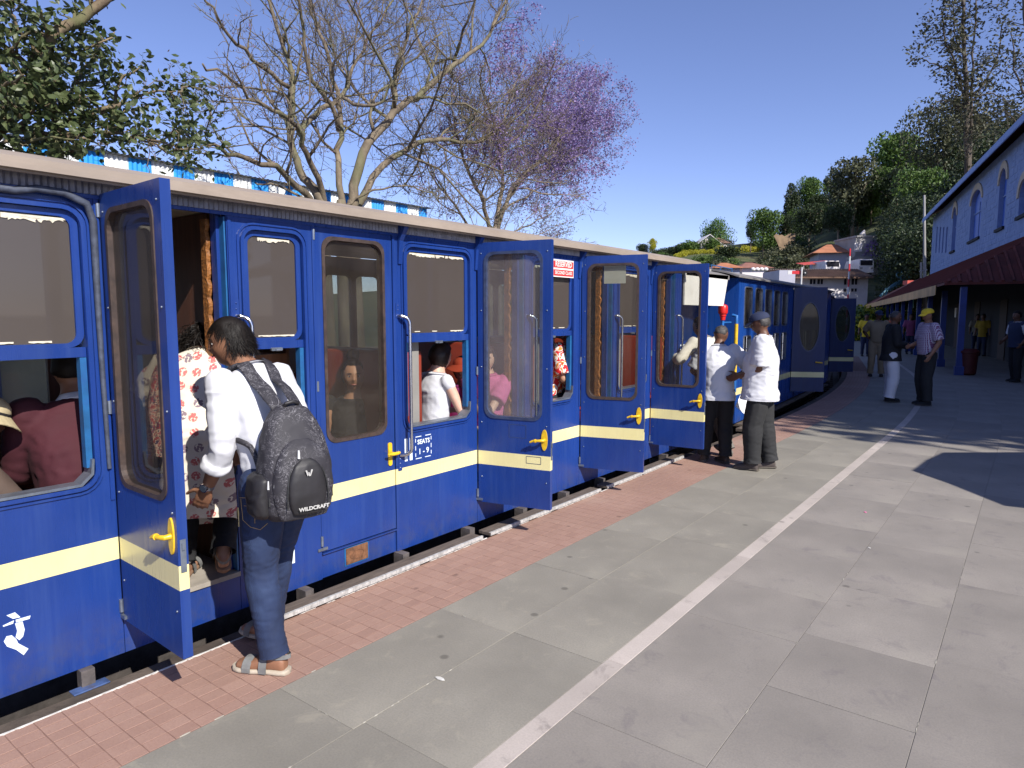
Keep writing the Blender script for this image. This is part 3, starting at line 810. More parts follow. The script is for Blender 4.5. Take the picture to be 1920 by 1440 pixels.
for cz in (0.305, 0.245):
    for s_ in (1, -1):
        k = [(2.225 + s_*0.006 + s_*0.022*math.sin(R(a)), cz + 0.028*math.cos(R(a))) for a in range(0, 181, 20)] + [(2.225 + s_*0.006 + s_*0.008*math.sin(R(a)), cz + 0.013*math.cos(R(a))) for a in range(180, -1, -20)]
        wl(k if s_ > 0 else k)
wl(rrect(2.165, 2.185, 0.215, 0.335, 0.003)); obj('coach_number', mb, M_paint, coach)
mb = MB(); wl(rrect(3.172, 3.197, 0.66, 0.815, 0.002)); wl(rrect(3.218, 3.243, 0.66, 0.815, 0.002))
for y0, y1, z in ((3.275, 3.33, 0.815), (3.37, 3.425, 0.815), (3.275, 3.33, 0.663), (3.365, 3.42, 0.663)): wl(rect(y0, y1, z-0.005, z))
for z0, z1 in ((0.775, 0.80), (0.72, 0.75), (0.675, 0.70)):
    for y in (3.272, 3.424): wl(rect(y, y+0.005, z0, z1))
obj('seat_count_marking', mb, M_paint, coach)
text_obj('seat_count_text', 'SEATS', 0.045, (XW+0.0025, 3.352, 0.773), (0, 1, 0), (0, 0, 1), M_paint, coach, 0.0012)
text_obj('seat_count_text', '1 - 9', 0.055, (XW+0.0025, 3.352, 0.705), (0, 1, 0), (0, 0, 1), M_paint, coach, 0.0012)
# builder's plate
mb = MB(); mb.poly([rrect(2.665, 2.84, 0.085, 0.188, 0.004)], lambda a, b2, t: (XW-0.012+t, a, b2), 0.0, 0.008); pl_ = obj('builder_plate', mb, M_rust, coach)
mb = MB(); mb.poly([[(2.7525+0.06*math.cos(6.2832*k/24), 0.137+0.03*math.sin(6.2832*k/24)) for k in range(24)], [(2.7525+0.052*math.cos(6.2832*k/24), 0.137+0.024*math.sin(6.2832*k/24)) for k in range(24)][::-1]], lambda a, b2, t: (XW-0.004+t, a, b2), 0.0, 0.003); obj('plate_ring', mb, M_rust, pl_)
mb = MB(); mb.poly([rrect(2.655, 2.85, 0.075, 0.198, 0.004)], lambda a, b2, t: (XW-0.012+t, a, b2), 0.0, 0.003); obj('plate_frame', mb, M_cyan, pl_)
# hanging reserved sign
M_signw = mat('sign_white', (0.75, 0.70, 0.66), 0.6, 0.08, 8, 0.05); M_signr = mat('sign_red', (0.62, 0.03, 0.03), 0.6, 0.15, 12, 0.05)
sg = thing('reserved_sign', 'red and white RESERVED board hung over the third window of the nearest coach', 'sign', (XW+0.03, 4.98, 1.97))
f = lambda a, b2, t: (XW+0.020+t, a, b2)
mb = MB(); mb.poly([rect(4.80, 5.235, 1.975, 2.125)], f, 0, 0.010); obj('board', mb, M_signw, sg)
mb = MB(); mb.poly([rect(4.915, 5.225, 2.055, 2.112)], f, 0.0105, 0.0125); mb.poly([rect(4.915, 5.225, 1.985, 2.038)], f, 0.0105, 0.0115); obj('red_panel', mb, M_signr, sg)
text_obj('sign_text', 'RESERVED', 0.062, (XW+0.0335, 5.07, 2.084), (0, 1, 0), (0, 0, 1), M_signw, sg, 0.0015, 0.95)
text_obj('sign_text', 'SECOND CLASS', 0.04, (XW+0.0325, 5.07, 2.012), (0, 1, 0), (0, 0, 1), M_signw, sg, 0.001, 0.95)
text_obj('sign_text', '1', 0.14, (XW+0.0312, 4.865, 2.055), (0, 1, 0), (0, 0, 1), M_signr, sg, 0.004)
# footboard on its brackets
fb = thing('footboard', 'long worn wooden footboard with pale metal nosing under the open doors', 'footboard', (-0.08, 4.6, 0.0))
for y0, y1 in ((2.02, 3.74), (3.83, 5.46), (5.58, 7.35)):
    mb = MB(); mb.bbox(-0.105, 0.012, y0, y1, 0.008, 0.034, 0.004); obj('plank', mb, M_board, fb)
    mb = MB(); n = 40
    for i in range(n):
        a = y0 + (y1-y0)*i/n; b2 = y0 + (y1-y0)*(i+1)/n
        j = random.uniform(0, 0.0014)
        mb.box(0.000-j*2, 0.0155-j, a+0.0006, b2-0.0006, 0.012+j, 0.0372-j)
    obj('nosing', mb, M_nosing, fb)
for i, y in enumerate((1.17, 2.33, 3.10, 3.78, 4.45, 5.10, 5.75, 6.55, 7.2)):
    st = MB()
    st.box(-0.215, -0.125 if i else -0.165, y-0.028, y+0.028, -0.12 if i else -0.03, 0.054)
    s_ = obj('footboard_stub', st, M_stub, coach)
    if i == 0:
        q = MB(); q.bbox(-0.185, -0.125, y-0.075, y+0.075, -0.026, -0.018, 0.003); obj('foot_plate', q, mat('plate_blue', (0.05, 0.09, 0.22), 0.6, 0.3, 20, 0.3, dirt=(0.12, 0.09, 0.07)), s_)

# --- open platform between the coaches: white valance board, brake stand
M_whitebd = mat('white_board', (0.72, 0.70, 0.66), 0.6, 0.08, 4, 0.1, dirt=(0.5, 0.47, 0.42))
M_roof2 = mat('roof_grey', (0.20, 0.185, 0.175), 0.8, 0.15, 3, 0.2)
wag = thing('railway_wagon', 'open platform wagon under a white side board between the blue coaches', 'railway wagon', (-1.25, 8.8, 0.0))
mb = MB(); loop = [(x-0.21, z-0.08) for x, z in prof] + [(x-0.21, z-0.11) for x, z in inner[::-1]]
mb.poly([loop], lambda a, b2, t: (a, t, b2), 8.02, 9.5); obj('roof', mb, M_roof2, wag)
mb = MB(); mb.poly([[(7.98, 2.17), (9.46, 2.19), (9.30, 1.77), (7.98, 1.77)]], lambda a, b2, t: (-0.30-t, a, b2), 0, 0.02); obj('side_board', mb, M_whitebd, wag)
mb = MB(); mb.box(-2.1, -0.32, 7.9, 9.8, 0.14, 0.26); obj('deck', mb, M_iron, wag)
mb = MB(); mb.box(-0.35, -0.30, 7.75, 7.80, 0.26, 2.15); mb.box(-2.1, -2.05, 7.75, 7.8, 0.26, 2.15); mb.box(-2.1, -2.05, 9.4, 9.45, 0.26, 2.15); mb.box(-2.08, -2.06, 7.8, 9.4, 0.26, 1.2); obj('post', mb, M_bluep, wag)
mb = MB(); mb.bbox(-0.95, -0.55, 8.3, 8.95, 0.26, 1.30, 0.03); obj('equipment_box', mb, M_bluep, wag)
mb = MB(); mb.box(-0.548, -0.54, 8.33, 8.92, 1.18, 1.20); mb.box(-0.548, -0.54, 8.33, 8.92, 1.24, 1.26); obj('white_stripe', mb, M_paint, wag)
bs = thing('brake_valve', 'red bell shaped valve on a blue standpipe beside the white board', 'valve', tuple(hx(1352, 640, -0.34) - Vector((0, 0, 1.2))))
c = hx(1355, 600, -0.34); c0 = Vector((c.x, c.y, 0))
M_red = mat('valve_red', (0.62, 0.02, 0.015), 0.35, 0.12, 10, 0.05)
mb = MB(); mb.lathe(c0, [(0.012, 1.84), (0.012, 1.795), (0.05, 1.785), (0.064, 1.765), (0.066, 1.685), (0.060, 1.665), (0.046, 1.655), (0.046, 1.63), (0.038, 1.625), (0.034, 1.575), (0.018, 1.57)]); obj('bell', mb, M_red, bs, auto=35)
mb = MB(); mb.lathe(c0, [(0.022, 1.575), (0.022, 0.2)]); mb.tube([c0 + Vector((0, 0, 1.54)), c0 + Vector((0, 0.35, 1.54))], 0.012, 8); obj('standpipe', mb, mat('pipe_blue', (0.02, 0.13, 0.40), 0.4, 0.2), bs, auto=35)
yp = thing('hand_pole', 'yellow and blue upright pole at the corner of the second blue coach', 'pole', tuple(hx(1378, 780, -0.26)))
c = hx(1378, 690, -0.26); c0 = Vector((c.x, c.y, 0))
mb = MB(); mb.lathe(c0, [(0.026, 0.78), (0.026, 1.52)]); obj('yellow_sleeve', mb, M_yellow, yp, auto=35)
mb = MB(); mb.tube([c0 + Vector((-0.06, 0, 1.64)), c0 + Vector((0, 0, 1.63)), c0 + Vector((0, 0, 1.52))], 0.026, 10); mb.tube([c0 + Vector((0, 0, 0.78)), c0 + Vector((0.0, 0, 0.55)), c0 + Vector((-0.06, 0, 0.5))], 0.028, 10); obj('blue_end', mb, MATS['pipe_blue'], yp, auto=50)
mb = MB(); mb.tube([c0 + Vector((-0.03, 0, 0.5)), c0 + Vector((-0.03, 0, 0.0))], 0.012, 8); obj('lower_rod', mb, M_sill, yp)
st = MB(); q = hz(1340, 838, 0.04)
st.bbox(-0.16, 0.03, 9.55, 10.35, 0.0, 0.045, 0.004); stp = obj('step_board', st, M_board, lab='short grey step board under the front of the second blue coach', cat='step')

# --- second and third coaches, on the bend
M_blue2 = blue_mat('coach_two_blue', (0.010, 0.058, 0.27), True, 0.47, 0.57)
M_blue2d = blue_mat('coach_two_blue_plain', (0.010, 0.058, 0.27), False)
def coach_on(name, lab, s0, s1, off, doors, wins, uppers, roofz=2.18):
    p0, p1 = edge(s0, off), edge(s1, off); d = (p1-p0); L = d.length; rz = math.atan2(d.y, d.x) - math.pi/2
    t = thing(name, lab, 'railway coach', (p0.x, p0.y, 0), rz)
    # local: x outward (towards the platform), y along
    holes = [rrect(a, b, c, e, 0.06)[::-1] for a, b, c, e in wins]
    oo = lambda nm, mb, m, par=t, **k: obj(nm, mb, m, par, world=False, **k)
    ys = [0] + sum([[a, b] for a, b, *_ in doors], []) + [L]
    for i in range(0, len(ys), 2):
        a, b = ys[i], ys[i+1]
        hh = [h for h in holes if a < h[0][0] < b and all(a < p[0] < b for p in h)]
        mb = MB(); mb.poly([rect(a, b, 0.055, roofz)] + hh, lambda u, z, q: (-q, u, z), 0, 0.04); oo('side_panel', mb, M_blue2)
    for w in wins:
        mb = MB(); mb.poly([rrect(w[0]-0.008, w[1]+0.008, w[2]-0.008, w[3]+0.008, 0.065), rrect(w[0]+0.006, w[1]-0.006, w[2]+0.006, w[3]-0.006, 0.055)[::-1]], lambda u, z, q: (-q, u, z), -0.01, 0.045); wf = oo('window', mb, M_sill)
        if w[2] > 1.4:
            mb = MB(); mb.poly([rect(w[0], w[1], w[2], w[3])], lambda u, z, q: (-q, u, z), 0.015, 0.02); oo('pane', mb, G_dark, wf)
            # curtain behind
            cm = MB(); n = 8; vs = []
            for i in range(n+1): 
                u = w[0] + (w[1]-w[0])*i/n; xx = -0.07 - 0.02*(i % 2); vs += [(xx, u, w[2]-0.03), (xx, u, w[3])]
            cm.add(vs, [(2*i, 2*i+2, 2*i+3, 2*i+1) for i in range(n)]); oo('curtain', cm, mat('curtain_green', (0.10, 0.14, 0.09), 0.9, 0.2, 6, 0.1), wf, fixn=False)
        else:
            mb = MB(); mb.tube([(-0.02, w[0]+0.02, w[2]+(w[3]-w[2])*0.6), (-0.02, w[1]-0.02, w[2]+(w[3]-w[2])*0.6)], 0.008, 6)
            for q in (0.35, 0.7): mb.tube([(-0.03, w[0]+(w[1]-w[0])*q, w[2]), (-0.03, w[0]+(w[1]-w[0])*q, w[3])], 0.012, 6)
            oo('window_bar', mb, M_chrome, wf)
    mb = MB(); mb.poly([rect(-1.9, -0.041, 0.055, roofz)], lambda u, z, q: (u, q, z), 0, 0.04); oo('end_wall', mb, M_blue2d)
    mb = MB(); mb.poly([rect(-1.9, -0.041, 0.055, roofz)], lambda u, z, q: (u, L-q, z), 0, 0.04); oo('end_wall', mb, M_blue2d)
    mb = MB(); mb.poly([rect(0.045, L-0.045, 0.055, roofz)], lambda u, z, q: (-1.9-q, u, z), 0, 0.04); oo('far_side_wall', mb, M_wooddk)
    mb = MB(); mb.box(-1.9, -0.045, 0.045, L-0.045, 0.10, 0.2); oo('floor', mb, M_floor)
    pr_ = [(0.07 - 2.06*k/12, roofz + 0.02 + 0.17*math.sin(math.pi*k/12)**0.8) for k in range(13)]
    mb = MB(); mb.poly([pr_ + [(x, z-0.025) for x, z in pr_[::-1]]], lambda u, z, q: (u, q, z), -0.25, L+0.1); oo('roof', mb, M_roof2)
    mb = MB(); mb.box(0.002, 0.03, 0, L, roofz-0.03, roofz+0.012); oo('cornice_strip', mb, M_blue2d)
    for (a, b, ang, oval) in doors:
        mb = MB(); mb.box(-0.04, 0, a, b, 0.055, 0.22); oo('side_panel', mb, M_blue2d)
        # door leaf
        an = R(ang); dv = Vector((math.sin(an), math.cos(an), 0)); nv = Vector((math.cos(an), -math.sin(an), 0)); w = b-a-0.01
        f = lambda u, z, q: Vector((0.012, a, 0)) + dv*u + Vector((0, 0, z)) - nv*q
        hole = [(w*0.5 + w*0.31*math.cos(6.2832*k/28), 1.42 + 0.46*math.sin(6.2832*k/28)) for k in range(28)]
        mb = MB(); mb.poly([rect(0, w, 0.20, roofz-0.02), hole[::-1]], f, 0, 0.035); dd = oo('door', mb, M_blue_shaded)
        mb = MB(); mb.poly([[(w*0.5+(x-w*0.5)*1.04, 1.42+(z-1.42)*1.02) for x, z in hole], [(w*0.5+(x-w*0.5)*0.94, 1.42+(z-1.42)*0.97) for x, z in hole][::-1]], f, -0.006, 0.041); oo('gasket', mb, M_gasket_blue, dd)
        mb = MB(); mb.poly([hole], f, 0.015, 0.019); oo('pane', mb, G_two, dd)
        mb = MB(); mb.tube([f(w-0.05, 0.75, 0), f(w-0.05, 0.75, -0.04), f(w-0.17, 0.76, -0.045)], 0.013, 8); oo('handle', mb, M_yellow, dd)
    mb = MB(); mb.bbox(-1.1, -0.3, 0.4, L-0.4, -0.35, -0.05, 0.03); oo('underframe', mb, M_iron)
    mb = MB(); mb.bbox(-0.3, 0.06, 0.2, L-0.2, -0.02, 0.02, 0.004); oo('footboard', mb, M_board)
    return t, L
up = []
cw = []
for i in range(5):
    a = 0.30 + i*0.60; cw.append((a, a+0.42, 1.46, 2.06)); cw.append((a, a+0.42, 0.84, 1.33))
c2, L2 = coach_on('railway_coach', 'second blue coach with two rows of small windows and an oval glazed door', 9.9, 17.6, -0.30, [(3.60, 4.20, 66, True)], cw + [(4.6, 5.2, 1.46, 2.06), (4.6, 5.2, 0.84, 1.33), (5.5, 6.1, 1.46, 2.06), (5.5, 6.1, 0.84, 1.33)], up)
c3, L3 = coach_on('railway_coach', 'farthest blue coach in shade with an open oval glazed door', 18.1, 27.0, -0.35, [(0.75, 1.35, 72, True), (5.0, 5.6, 0, True)], [(1.8, 2.4, 1.46, 2.06), (2.7, 3.3, 1.46, 2.06), (3.6, 4.2, 1.46, 2.06)], up, roofz=2.08)
# patchy board and rail on the second coach's front roof edge
mb = MB(); mb.poly([rect(9.62, 10.55, 2.165, 2.30)], lambda a, b2, t: (-0.62-t, a, b2), 0, 0.02)
def patch():
    m, t, b = nt('patchy_board'); v = coord(t, 'Object', (1, 1, 1.5))
    c = ramp(t, tex_noise(t, v, 9, 4), [(0.35, (0.7, 0.7, 0.66)), (0.5, (0.75, 0.72, 0.62)), (0.56, (0.25, 0.35, 0.42)), (0.62, (0.6, 0.55, 0.42)), (0.7, (0.72, 0.7, 0.66))]); t.links.new(c, b.inputs[0]); return m
rb = obj('roof_board', mb, patch(), lab='low patchy white board with a thin rail on top of the second coach front', cat='board')
mb = MB(); mb.tube([(-0.62, 9.62, 2.36), (-0.62, 10.5, 2.35)], 0.008, 6)
for y in (9.64, 10.0, 10.48): mb.tube([(-0.62, y, 2.30), (-0.62, y, 2.36)], 0.006, 6)
obj('guard_rail', mb, M_cyan, rb)
# ------------------------------------------------------------------ people
def ik(a, b, l1, l2, pole):
    a, b = Vector(a), Vector(b); d = b - a; L = d.length
    mx = (l1 + l2)*0.999
    if L > mx: b = a + d*(mx/L); d = b - a; L = mx
    dn = d.normalized(); x = (l1*l1 - l2*l2 + L*L)/(2*L); h = math.sqrt(max(0, l1*l1 - x*x))
    p = Vector(pole); p = (p - dn*p.dot(dn))
    p = p.normalized() if p.length > 1e-6 else dn.orthogonal()
    return a + dn*x + p*h, b

def skeleton(H=1.68, lean=(2, 4), side=0.0, twist=0.0, pelvis=(0, 0), pz=0.531, footL=(-0.10, 0.0), footR=(0.10, 0.0), handL=None, handR=None,
             poleL=(-0.4, -1, 0), poleR=(0.4, -1, 0), kneeL=(0, 1, 0), kneeR=(0, 1, 0), head=(0, 0), toeL=0.0, toeR=0.0, hipw=0.055, shw=0.108, seated=False):
    """local frame: x to the person's right, y forwards, z up"""
    J = {}
    P = Vector((pelvis[0], pelvis[1], pz*H if not seated else pz)); J['pelvis'] = P
    segs = [0.0, 0.09, 0.18, 0.24, 0.29, 0.32, 0.352]
    pts = [P]; frames = []
    tw = R(twist)
    for i in range(1, 7):
        t = i/6; an = R(lean[0] + (lean[1]-lean[0])*t); sd = R(side)
        d = Vector((math.sin(sd), math.sin(an), math.cos(an))).normalized()
        pts.append(pts[-1] + d*(segs[i]-segs[i-1])*H)
    def frame(i):
        i0, i1 = max(i-1, 0), min(i+1, 6); up = (pts[i1]-pts[i0]).normalized(); a = tw*i/6
        x = Vector((math.cos(a), math.sin(a), 0)); x = (x - up*x.dot(up)).normalized(); return x, up.cross(x), up
    J['sp'] = pts; J['fr'] = [frame(i) for i in range(7)]
    xs, ys_, us = J['fr'][4]; c = pts[4] + us*0.005*H
    J['shL'] = c - xs*shw*H; J['shR'] = c + xs*shw*H
    J['hipL'] = P + Vector((-hipw*H, 0, 0)); J['hipR'] = P + Vector((hipw*H, 0, 0))
    for sdn, sg, ft, kn, toe in (('L', -1, footL, kneeL, toeL), ('R', 1, footR, kneeR, toeR)):
        f = Vector((ft[0], ft[1], (ft[2] if len(ft) > 2 else 0.0) + 0.045*H))
        k, a = ik(J['hip'+sdn], f, 0.245*H, 0.245*H, kn); J['kn'+sdn] = k; J['an'+sdn] = a
        ta = R(toe if len(ft) < 4 else toe); J['toe'+sdn] = Vector((math.sin(ta), math.cos(ta), 0)); J['pitch'+sdn] = ft[3] if len(ft) > 3 else 0.0
    for sdn, sg, hd_, pl in (('L', -1, handL, poleL), ('R', 1, handR, poleR)):
        sh = J['sh'+sdn]
        tgt = Vector(hd_) if hd_ is not None else sh + Vector((sg*0.05*H, 0.03*H, -0.315*H))
        e, w = ik(sh, tgt, 0.172*H, 0.152*H, pl); J['el'+sdn] = e; J['wr'+sdn] = w
    # head
    hp_, hy = R(head[0]), R(head[1])      # pitch down, yaw to the person's left
    base = pts[6]; up = J['fr'][6][2]
    Rm = Matrix.Rotation(hy + tw, 3, 'Z') @ Matrix.Rotation(-hp_, 3, 'X')
    J['hx'], J['hy'], J['hz'] = Rm @ Vector((1,0,0)), Rm @ Vector((0,1,0)), Rm @ Vector((0,0,1))
    J['neck'] = base; J['head'] = base + (up*0.5 + J['hz']*0.5).normalized()*0.062*H + J['hy']*0.012*H
    J['H'] = H
    return J

def head_points(J, hair=False, region=None, thick=0.012, nt=22, nph=28, seed=0, rough=0.0, female=False):
    H = J['H']; s = H*0.135/0.228; C = J['head']; X, Y, Z = J['hx'], J['hy'], J['hz']
    vs, fs = [], []
    for i in range(nt+1):
        th = math.pi*i/nt
        for k in range(nph):
            ph = 2*math.pi*k/nph
            dx, dy, dz = math.sin(th)*math.sin(ph), math.sin(th)*math.cos(ph), math.cos(th)
            rx, ry, rz = 0.080, 0.096, 0.114
            x, y, z = dx*rx, dy*ry, dz*rz
            if dz < 0:
                j = (-dz)**1.4; x *= 1 - 0.22*j; y *= 1 - (0.10 if dy > 0 else 0.42)*j
                if dy > 0: y += 0.012*j
            if dy > 0.2 and abs(dz) < 0.8: y = y*0.97
            if not hair:
                g = lambda cx, cz, wx, wz: math.exp(-((x-cx)/wx)**2 - ((z-cz)/wz)**2)
                if dy > 0.1:
                    y += 0.019*g(0, -0.022, 0.014, 0.014) + 0.011*g(0, 0.0, 0.010, 0.022) + 0.005*g(0, 0.027, 0.045, 0.010)
                    y -= 0.010*(g(0.031, 0.006, 0.016, 0.012) + g(-0.031, 0.006, 0.016, 0.012))
                    y += 0.007*g(0, -0.050, 0.022, 0.007) + 0.004*g(0, -0.060, 0.018, 0.006) + 0.008*g(0, -0.085, 0.022, 0.016) + 0.004*(g(0.045, -0.02, 0.02, 0.02) + g(-0.045, -0.02, 0.02, 0.02))
            else:
                inside = region(dx, dy, dz)
                n = noise.noise(Vector((dx*3+seed, dy*3, dz*3)))*rough + noise.noise(Vector((dx*14+seed, dy*14, dz*5)))*rough*0.5
                t = thick + n if inside > 0 else -0.012
                t = -0.012 + (t+0.012)*max(0, min(1, inside*6))
                v = Vector((x, y, z)); v += v.normalized()*t; x, y, z = v
            vs.append(C + (X*x + Y*y + Z*z)*(s))
    for i in range(nt):
        for k in range(nph):
            a = i*nph+k; b = i*nph+(k+1) % nph; fs.append((a, a+nph, b+nph, b))
    return vs, fs

def hand_prims(mb, wr, fwd, palm_n, thumb_side, H, curl=0.5, spread=0.1):
    """palm, four unequal fingers with two bends, and a thumb leaving the side of the palm"""
    f = Vector(fwd).normalized(); n = Vector(palm_n); n = (n - f*n.dot(f)).normalized(); s = f.cross(n)*thumb_side; u = H/1.7
    s.normalize()
    mb.loft([(wr + f*t*u, s*w*u, n*d*u) for t, w, d in ((-0.01, .022, .018), (0.01, .026, .017), (0.035, .035, .015), (0.06, .040, .014), (0.082, .040, .012), (0.092, .034, .009))], 12, 2.6)
    for i, (L, o) in enumerate(((0.070, 0.030), (0.078, 0.010), (0.072, -0.010), (0.056, -0.029))):
        p = wr + (f*0.082 + s*o)*u; d = (f + s*o*spread*12 + n*0.15*curl).normalized()
        r = 0.0088 if i < 3 else 0.0076
        for k, fr in enumerate((0.42, 0.32, 0.26)):
            q = p + d*L*fr*u; mb.capsule(p, q, r*u*(1-0.06*k), r*u*(0.94-0.06*k), 8); p = q
            d = (d + n*curl*(0.9+0.3*k)).normalized()
    p = wr + (f*0.018 + s*0.026)*u; d = (f*0.75 + s*0.75 + n*0.25).normalized()
    for k, L in enumerate((0.040, 0.032, 0.026)):
        q = p + d*L*u; mb.capsule(p, q, (0.0125-0.0016*k)*u, (0.011-0.0016*k)*u, 8); p = q
        d = (d + f*0.45 + n*curl*0.35).normalized()

def foot_prims(mb, an, toe, H, pitch=0.0, w=1.0, shoe=False, infl=0.0):
    u = H/1.7; t = Vector(toe).normalized(); up = Vector((0, 0, 1))
    if pitch:
        ax = t.cross(up); Rm = Matrix.Rotation(R(pitch), 3, ax); t = Rm @ t; up = Rm @ up
    s = t.cross(up)
    sole = an - up*0.066*u
    prof = ((-0.06, .024, .030, .030), (-0.045, .032, .040, .036), (0.0, .034, .046, .045), (0.05, .038, .036, .034), (0.10, .045, .027, .026), (0.145, .046, .021, .021), (0.18, .036, .017, .018), (0.192, .02, .012, .016))
    rings = []
    for l, ww, hh, zc in prof: rings.append((sole + t*l*u + up*zc*u, s*(ww+infl)*w*u, up*(hh+infl)*u))
    mb.loft(rings, 14, 2.6)
    return sole, t, up, s

def body_prims(J, fat=1.0, female=False, hands=True, curlL=0.5, curlR=0.5, palmL=None, palmR=None, feet=True, k=0.93):
    H = J['H']; mb = MB(); sp, fr = J['sp'], J['fr']
    wd = [0.088, 0.080 if not female else 0.072, 0.090, 0.098, 0.088, 0.045, 0.034]
    dp = [0.064, 0.058*fat, 0.064*fat, 0.066, 0.050, 0.042, 0.035]
    rings = [(J['pelvis'] - Vector((0, 0, 0.055*H)), fr[0][0]*0.07*H*k, fr[0][1]*0.05*H*k)]
    for i in range(7):
        x, y, u = fr[i]; kk = k if i < 5 else 1.0
        rings.append((sp[i] + y*0.004*H, x*wd[i]*H*kk*(fat**0.5 if i < 4 else 1), y*dp[i]*H*kk))
    mb.loft(rings, 18, 2.3)
    mb.capsule(sp[5], J['head'] - J['hz']*0.03*H, 0.036*H, 0.033*H)
    vs, fs = head_points(J, female=female); mb.add(vs, fs)
    for sg in (-1, 1):
        e = J['head'] + J['hx']*sg*0.0445*H - J['hy']*0.004*H - J['hz']*0.002*H
        mb.ball(e, 0.007*H, 0.013*H, 0.020*H, (J['hx'], J['hy'], J['hz']), 10)
    ar = (0.034, 0.026, 0.024, 0.0165) if not female else (0.030, 0.023, 0.021, 0.0145)
    for s in 'LR':
        sh, el, wr = J['sh'+s], J['el'+s], J['wr'+s]
        mb.capsule(sh, sh.lerp(el, 0.45), ar[0]*H*k, ar[0]*H*0.92*k); mb.capsule(sh.lerp(el, 0.45), el, ar[0]*H*0.92*k, ar[1]*H)
        mid = el.lerp(wr, 0.3); mb.capsule(el, mid, ar[1]*H, ar[2]*H*1.06); mb.capsule(mid, wr, ar[2]*H*1.06, ar[3]*H)
        hip, kn, an = J['hip'+s], J['kn'+s], J['an'+s]
        mb.capsule(hip, kn, 0.058*H*k, 0.036*H*k); m2 = kn.lerp(an, 0.3); mb.capsule(kn, m2, 0.034*H*k, 0.037*H*k); mb.capsule(m2, an, 0.037*H*k, 0.022*H)
        if hands:
            fwd = (wr-el).normalized(); pn = (palmL if s == 'L' else palmR)
            if pn is None: pn = Vector((1, 0, 0)) if s == 'L' else Vector((-1, 0, 0))
            pn = Vector(pn); pn = pn - fwd*pn.dot(fwd)
            if pn.length < 0.1: pn = fwd.orthogonal()
            # the thumb lies on the forward side of a hanging hand
            sgn = 1 if fwd.cross(pn).dot(J.get('thumb'+s, Vector((0, 1, 0.3)))) > 0 else -1
            hand_prims(mb, wr, fwd, pn, sgn, H, curlL if s == 'L' else curlR)
        if feet: foot_prims(mb, an, J['toe'+s], H, J['pitch'+s])
    return mb

def remesh(mb, voxel, smooth=4, fac=0.5):
    me = bpy.data.meshes.new('tmp'); me.from_pydata(mb.v, [], mb.f)
    bm = bmesh.new(); bm.from_mesh(me); bmesh.ops.recalc_face_normals(bm, faces=bm.faces[:]); bm.to_mesh(me); bm.free()
    o = bpy.data.objects.new('tmp', me); COL.objects.link(o)
    m = o.modifiers.new('r', 'REMESH'); m.mode = 'VOXEL'; m.voxel_size = voxel
    if smooth: q = o.modifiers.new('s', 'SMOOTH'); q.iterations = smooth; q.factor = fac
    dg = bpy.context.evaluated_depsgraph_get()
    res = bpy.data.meshes.new_from_object(o.evaluated_get(dg))
    bpy.data.objects.remove(o); bpy.data.meshes.remove(me)
    n = len(res.vertices); co = np.empty(n*3); res.vertices.foreach_get('co', co); co = co.reshape(-1, 3)
    return res, co
def put(res, co):
    res.vertices.foreach_set('co', co.ravel()); res.update(); res.shade_smooth(); return res

def cut(res, cuts):
    """open a garment at hem and cuffs: (centre, outward direction, radius)"""
    bm = bmesh.new(); bm.from_mesh(res)
    for c, d, rad in cuts:
        c = Vector(c); d = Vector(d).normalized()
        fs = [f for f in bm.faces if (f.calc_center_median()-c).length < rad]
        es = list({e for f in fs for e in f.edges}); vs = list({v for f in fs for v in f.verts})
        bmesh.ops.bisect_plane(bm, geom=vs+es+fs, plane_co=c, plane_no=d, clear_outer=True)
    bm.to_mesh(res); bm.free(); res.update(); n = len(res.vertices); co = np.empty(n*3); res.vertices.foreach_get('co', co); return res, co.reshape(-1, 3)

def folds(res, co, amp, freq=(9, 9, 16), seed=0, ridged=True, where=None):
    """cloth folds: ridged noise pushed along the normals"""
    n = len(res.vertices); nr = np.empty(n*3); res.vertices.foreach_get('normal', nr); nr = nr.reshape(-1, 3)
    d = np.empty(n)
    for i in range(n):
        c = co[i]; p = Vector((c[0]*freq[0]+seed, c[1]*freq[1]+seed*0.7, c[2]*freq[2]))
        q = p + Vector((noise.noise(p*0.7+Vector((5, 1, 2))), noise.noise(p*0.7), noise.noise(p*0.7+Vector((1, 9, 4)))))*1.3
        v = noise.noise(q); w = noise.noise(q*2.3)
        v = (1-abs(v)*2.4)*0.7 + w*0.35 if ridged else v
        d[i] = v
    if where is not None: d *= where(co)
    return co + nr*(d*amp)[:, None]

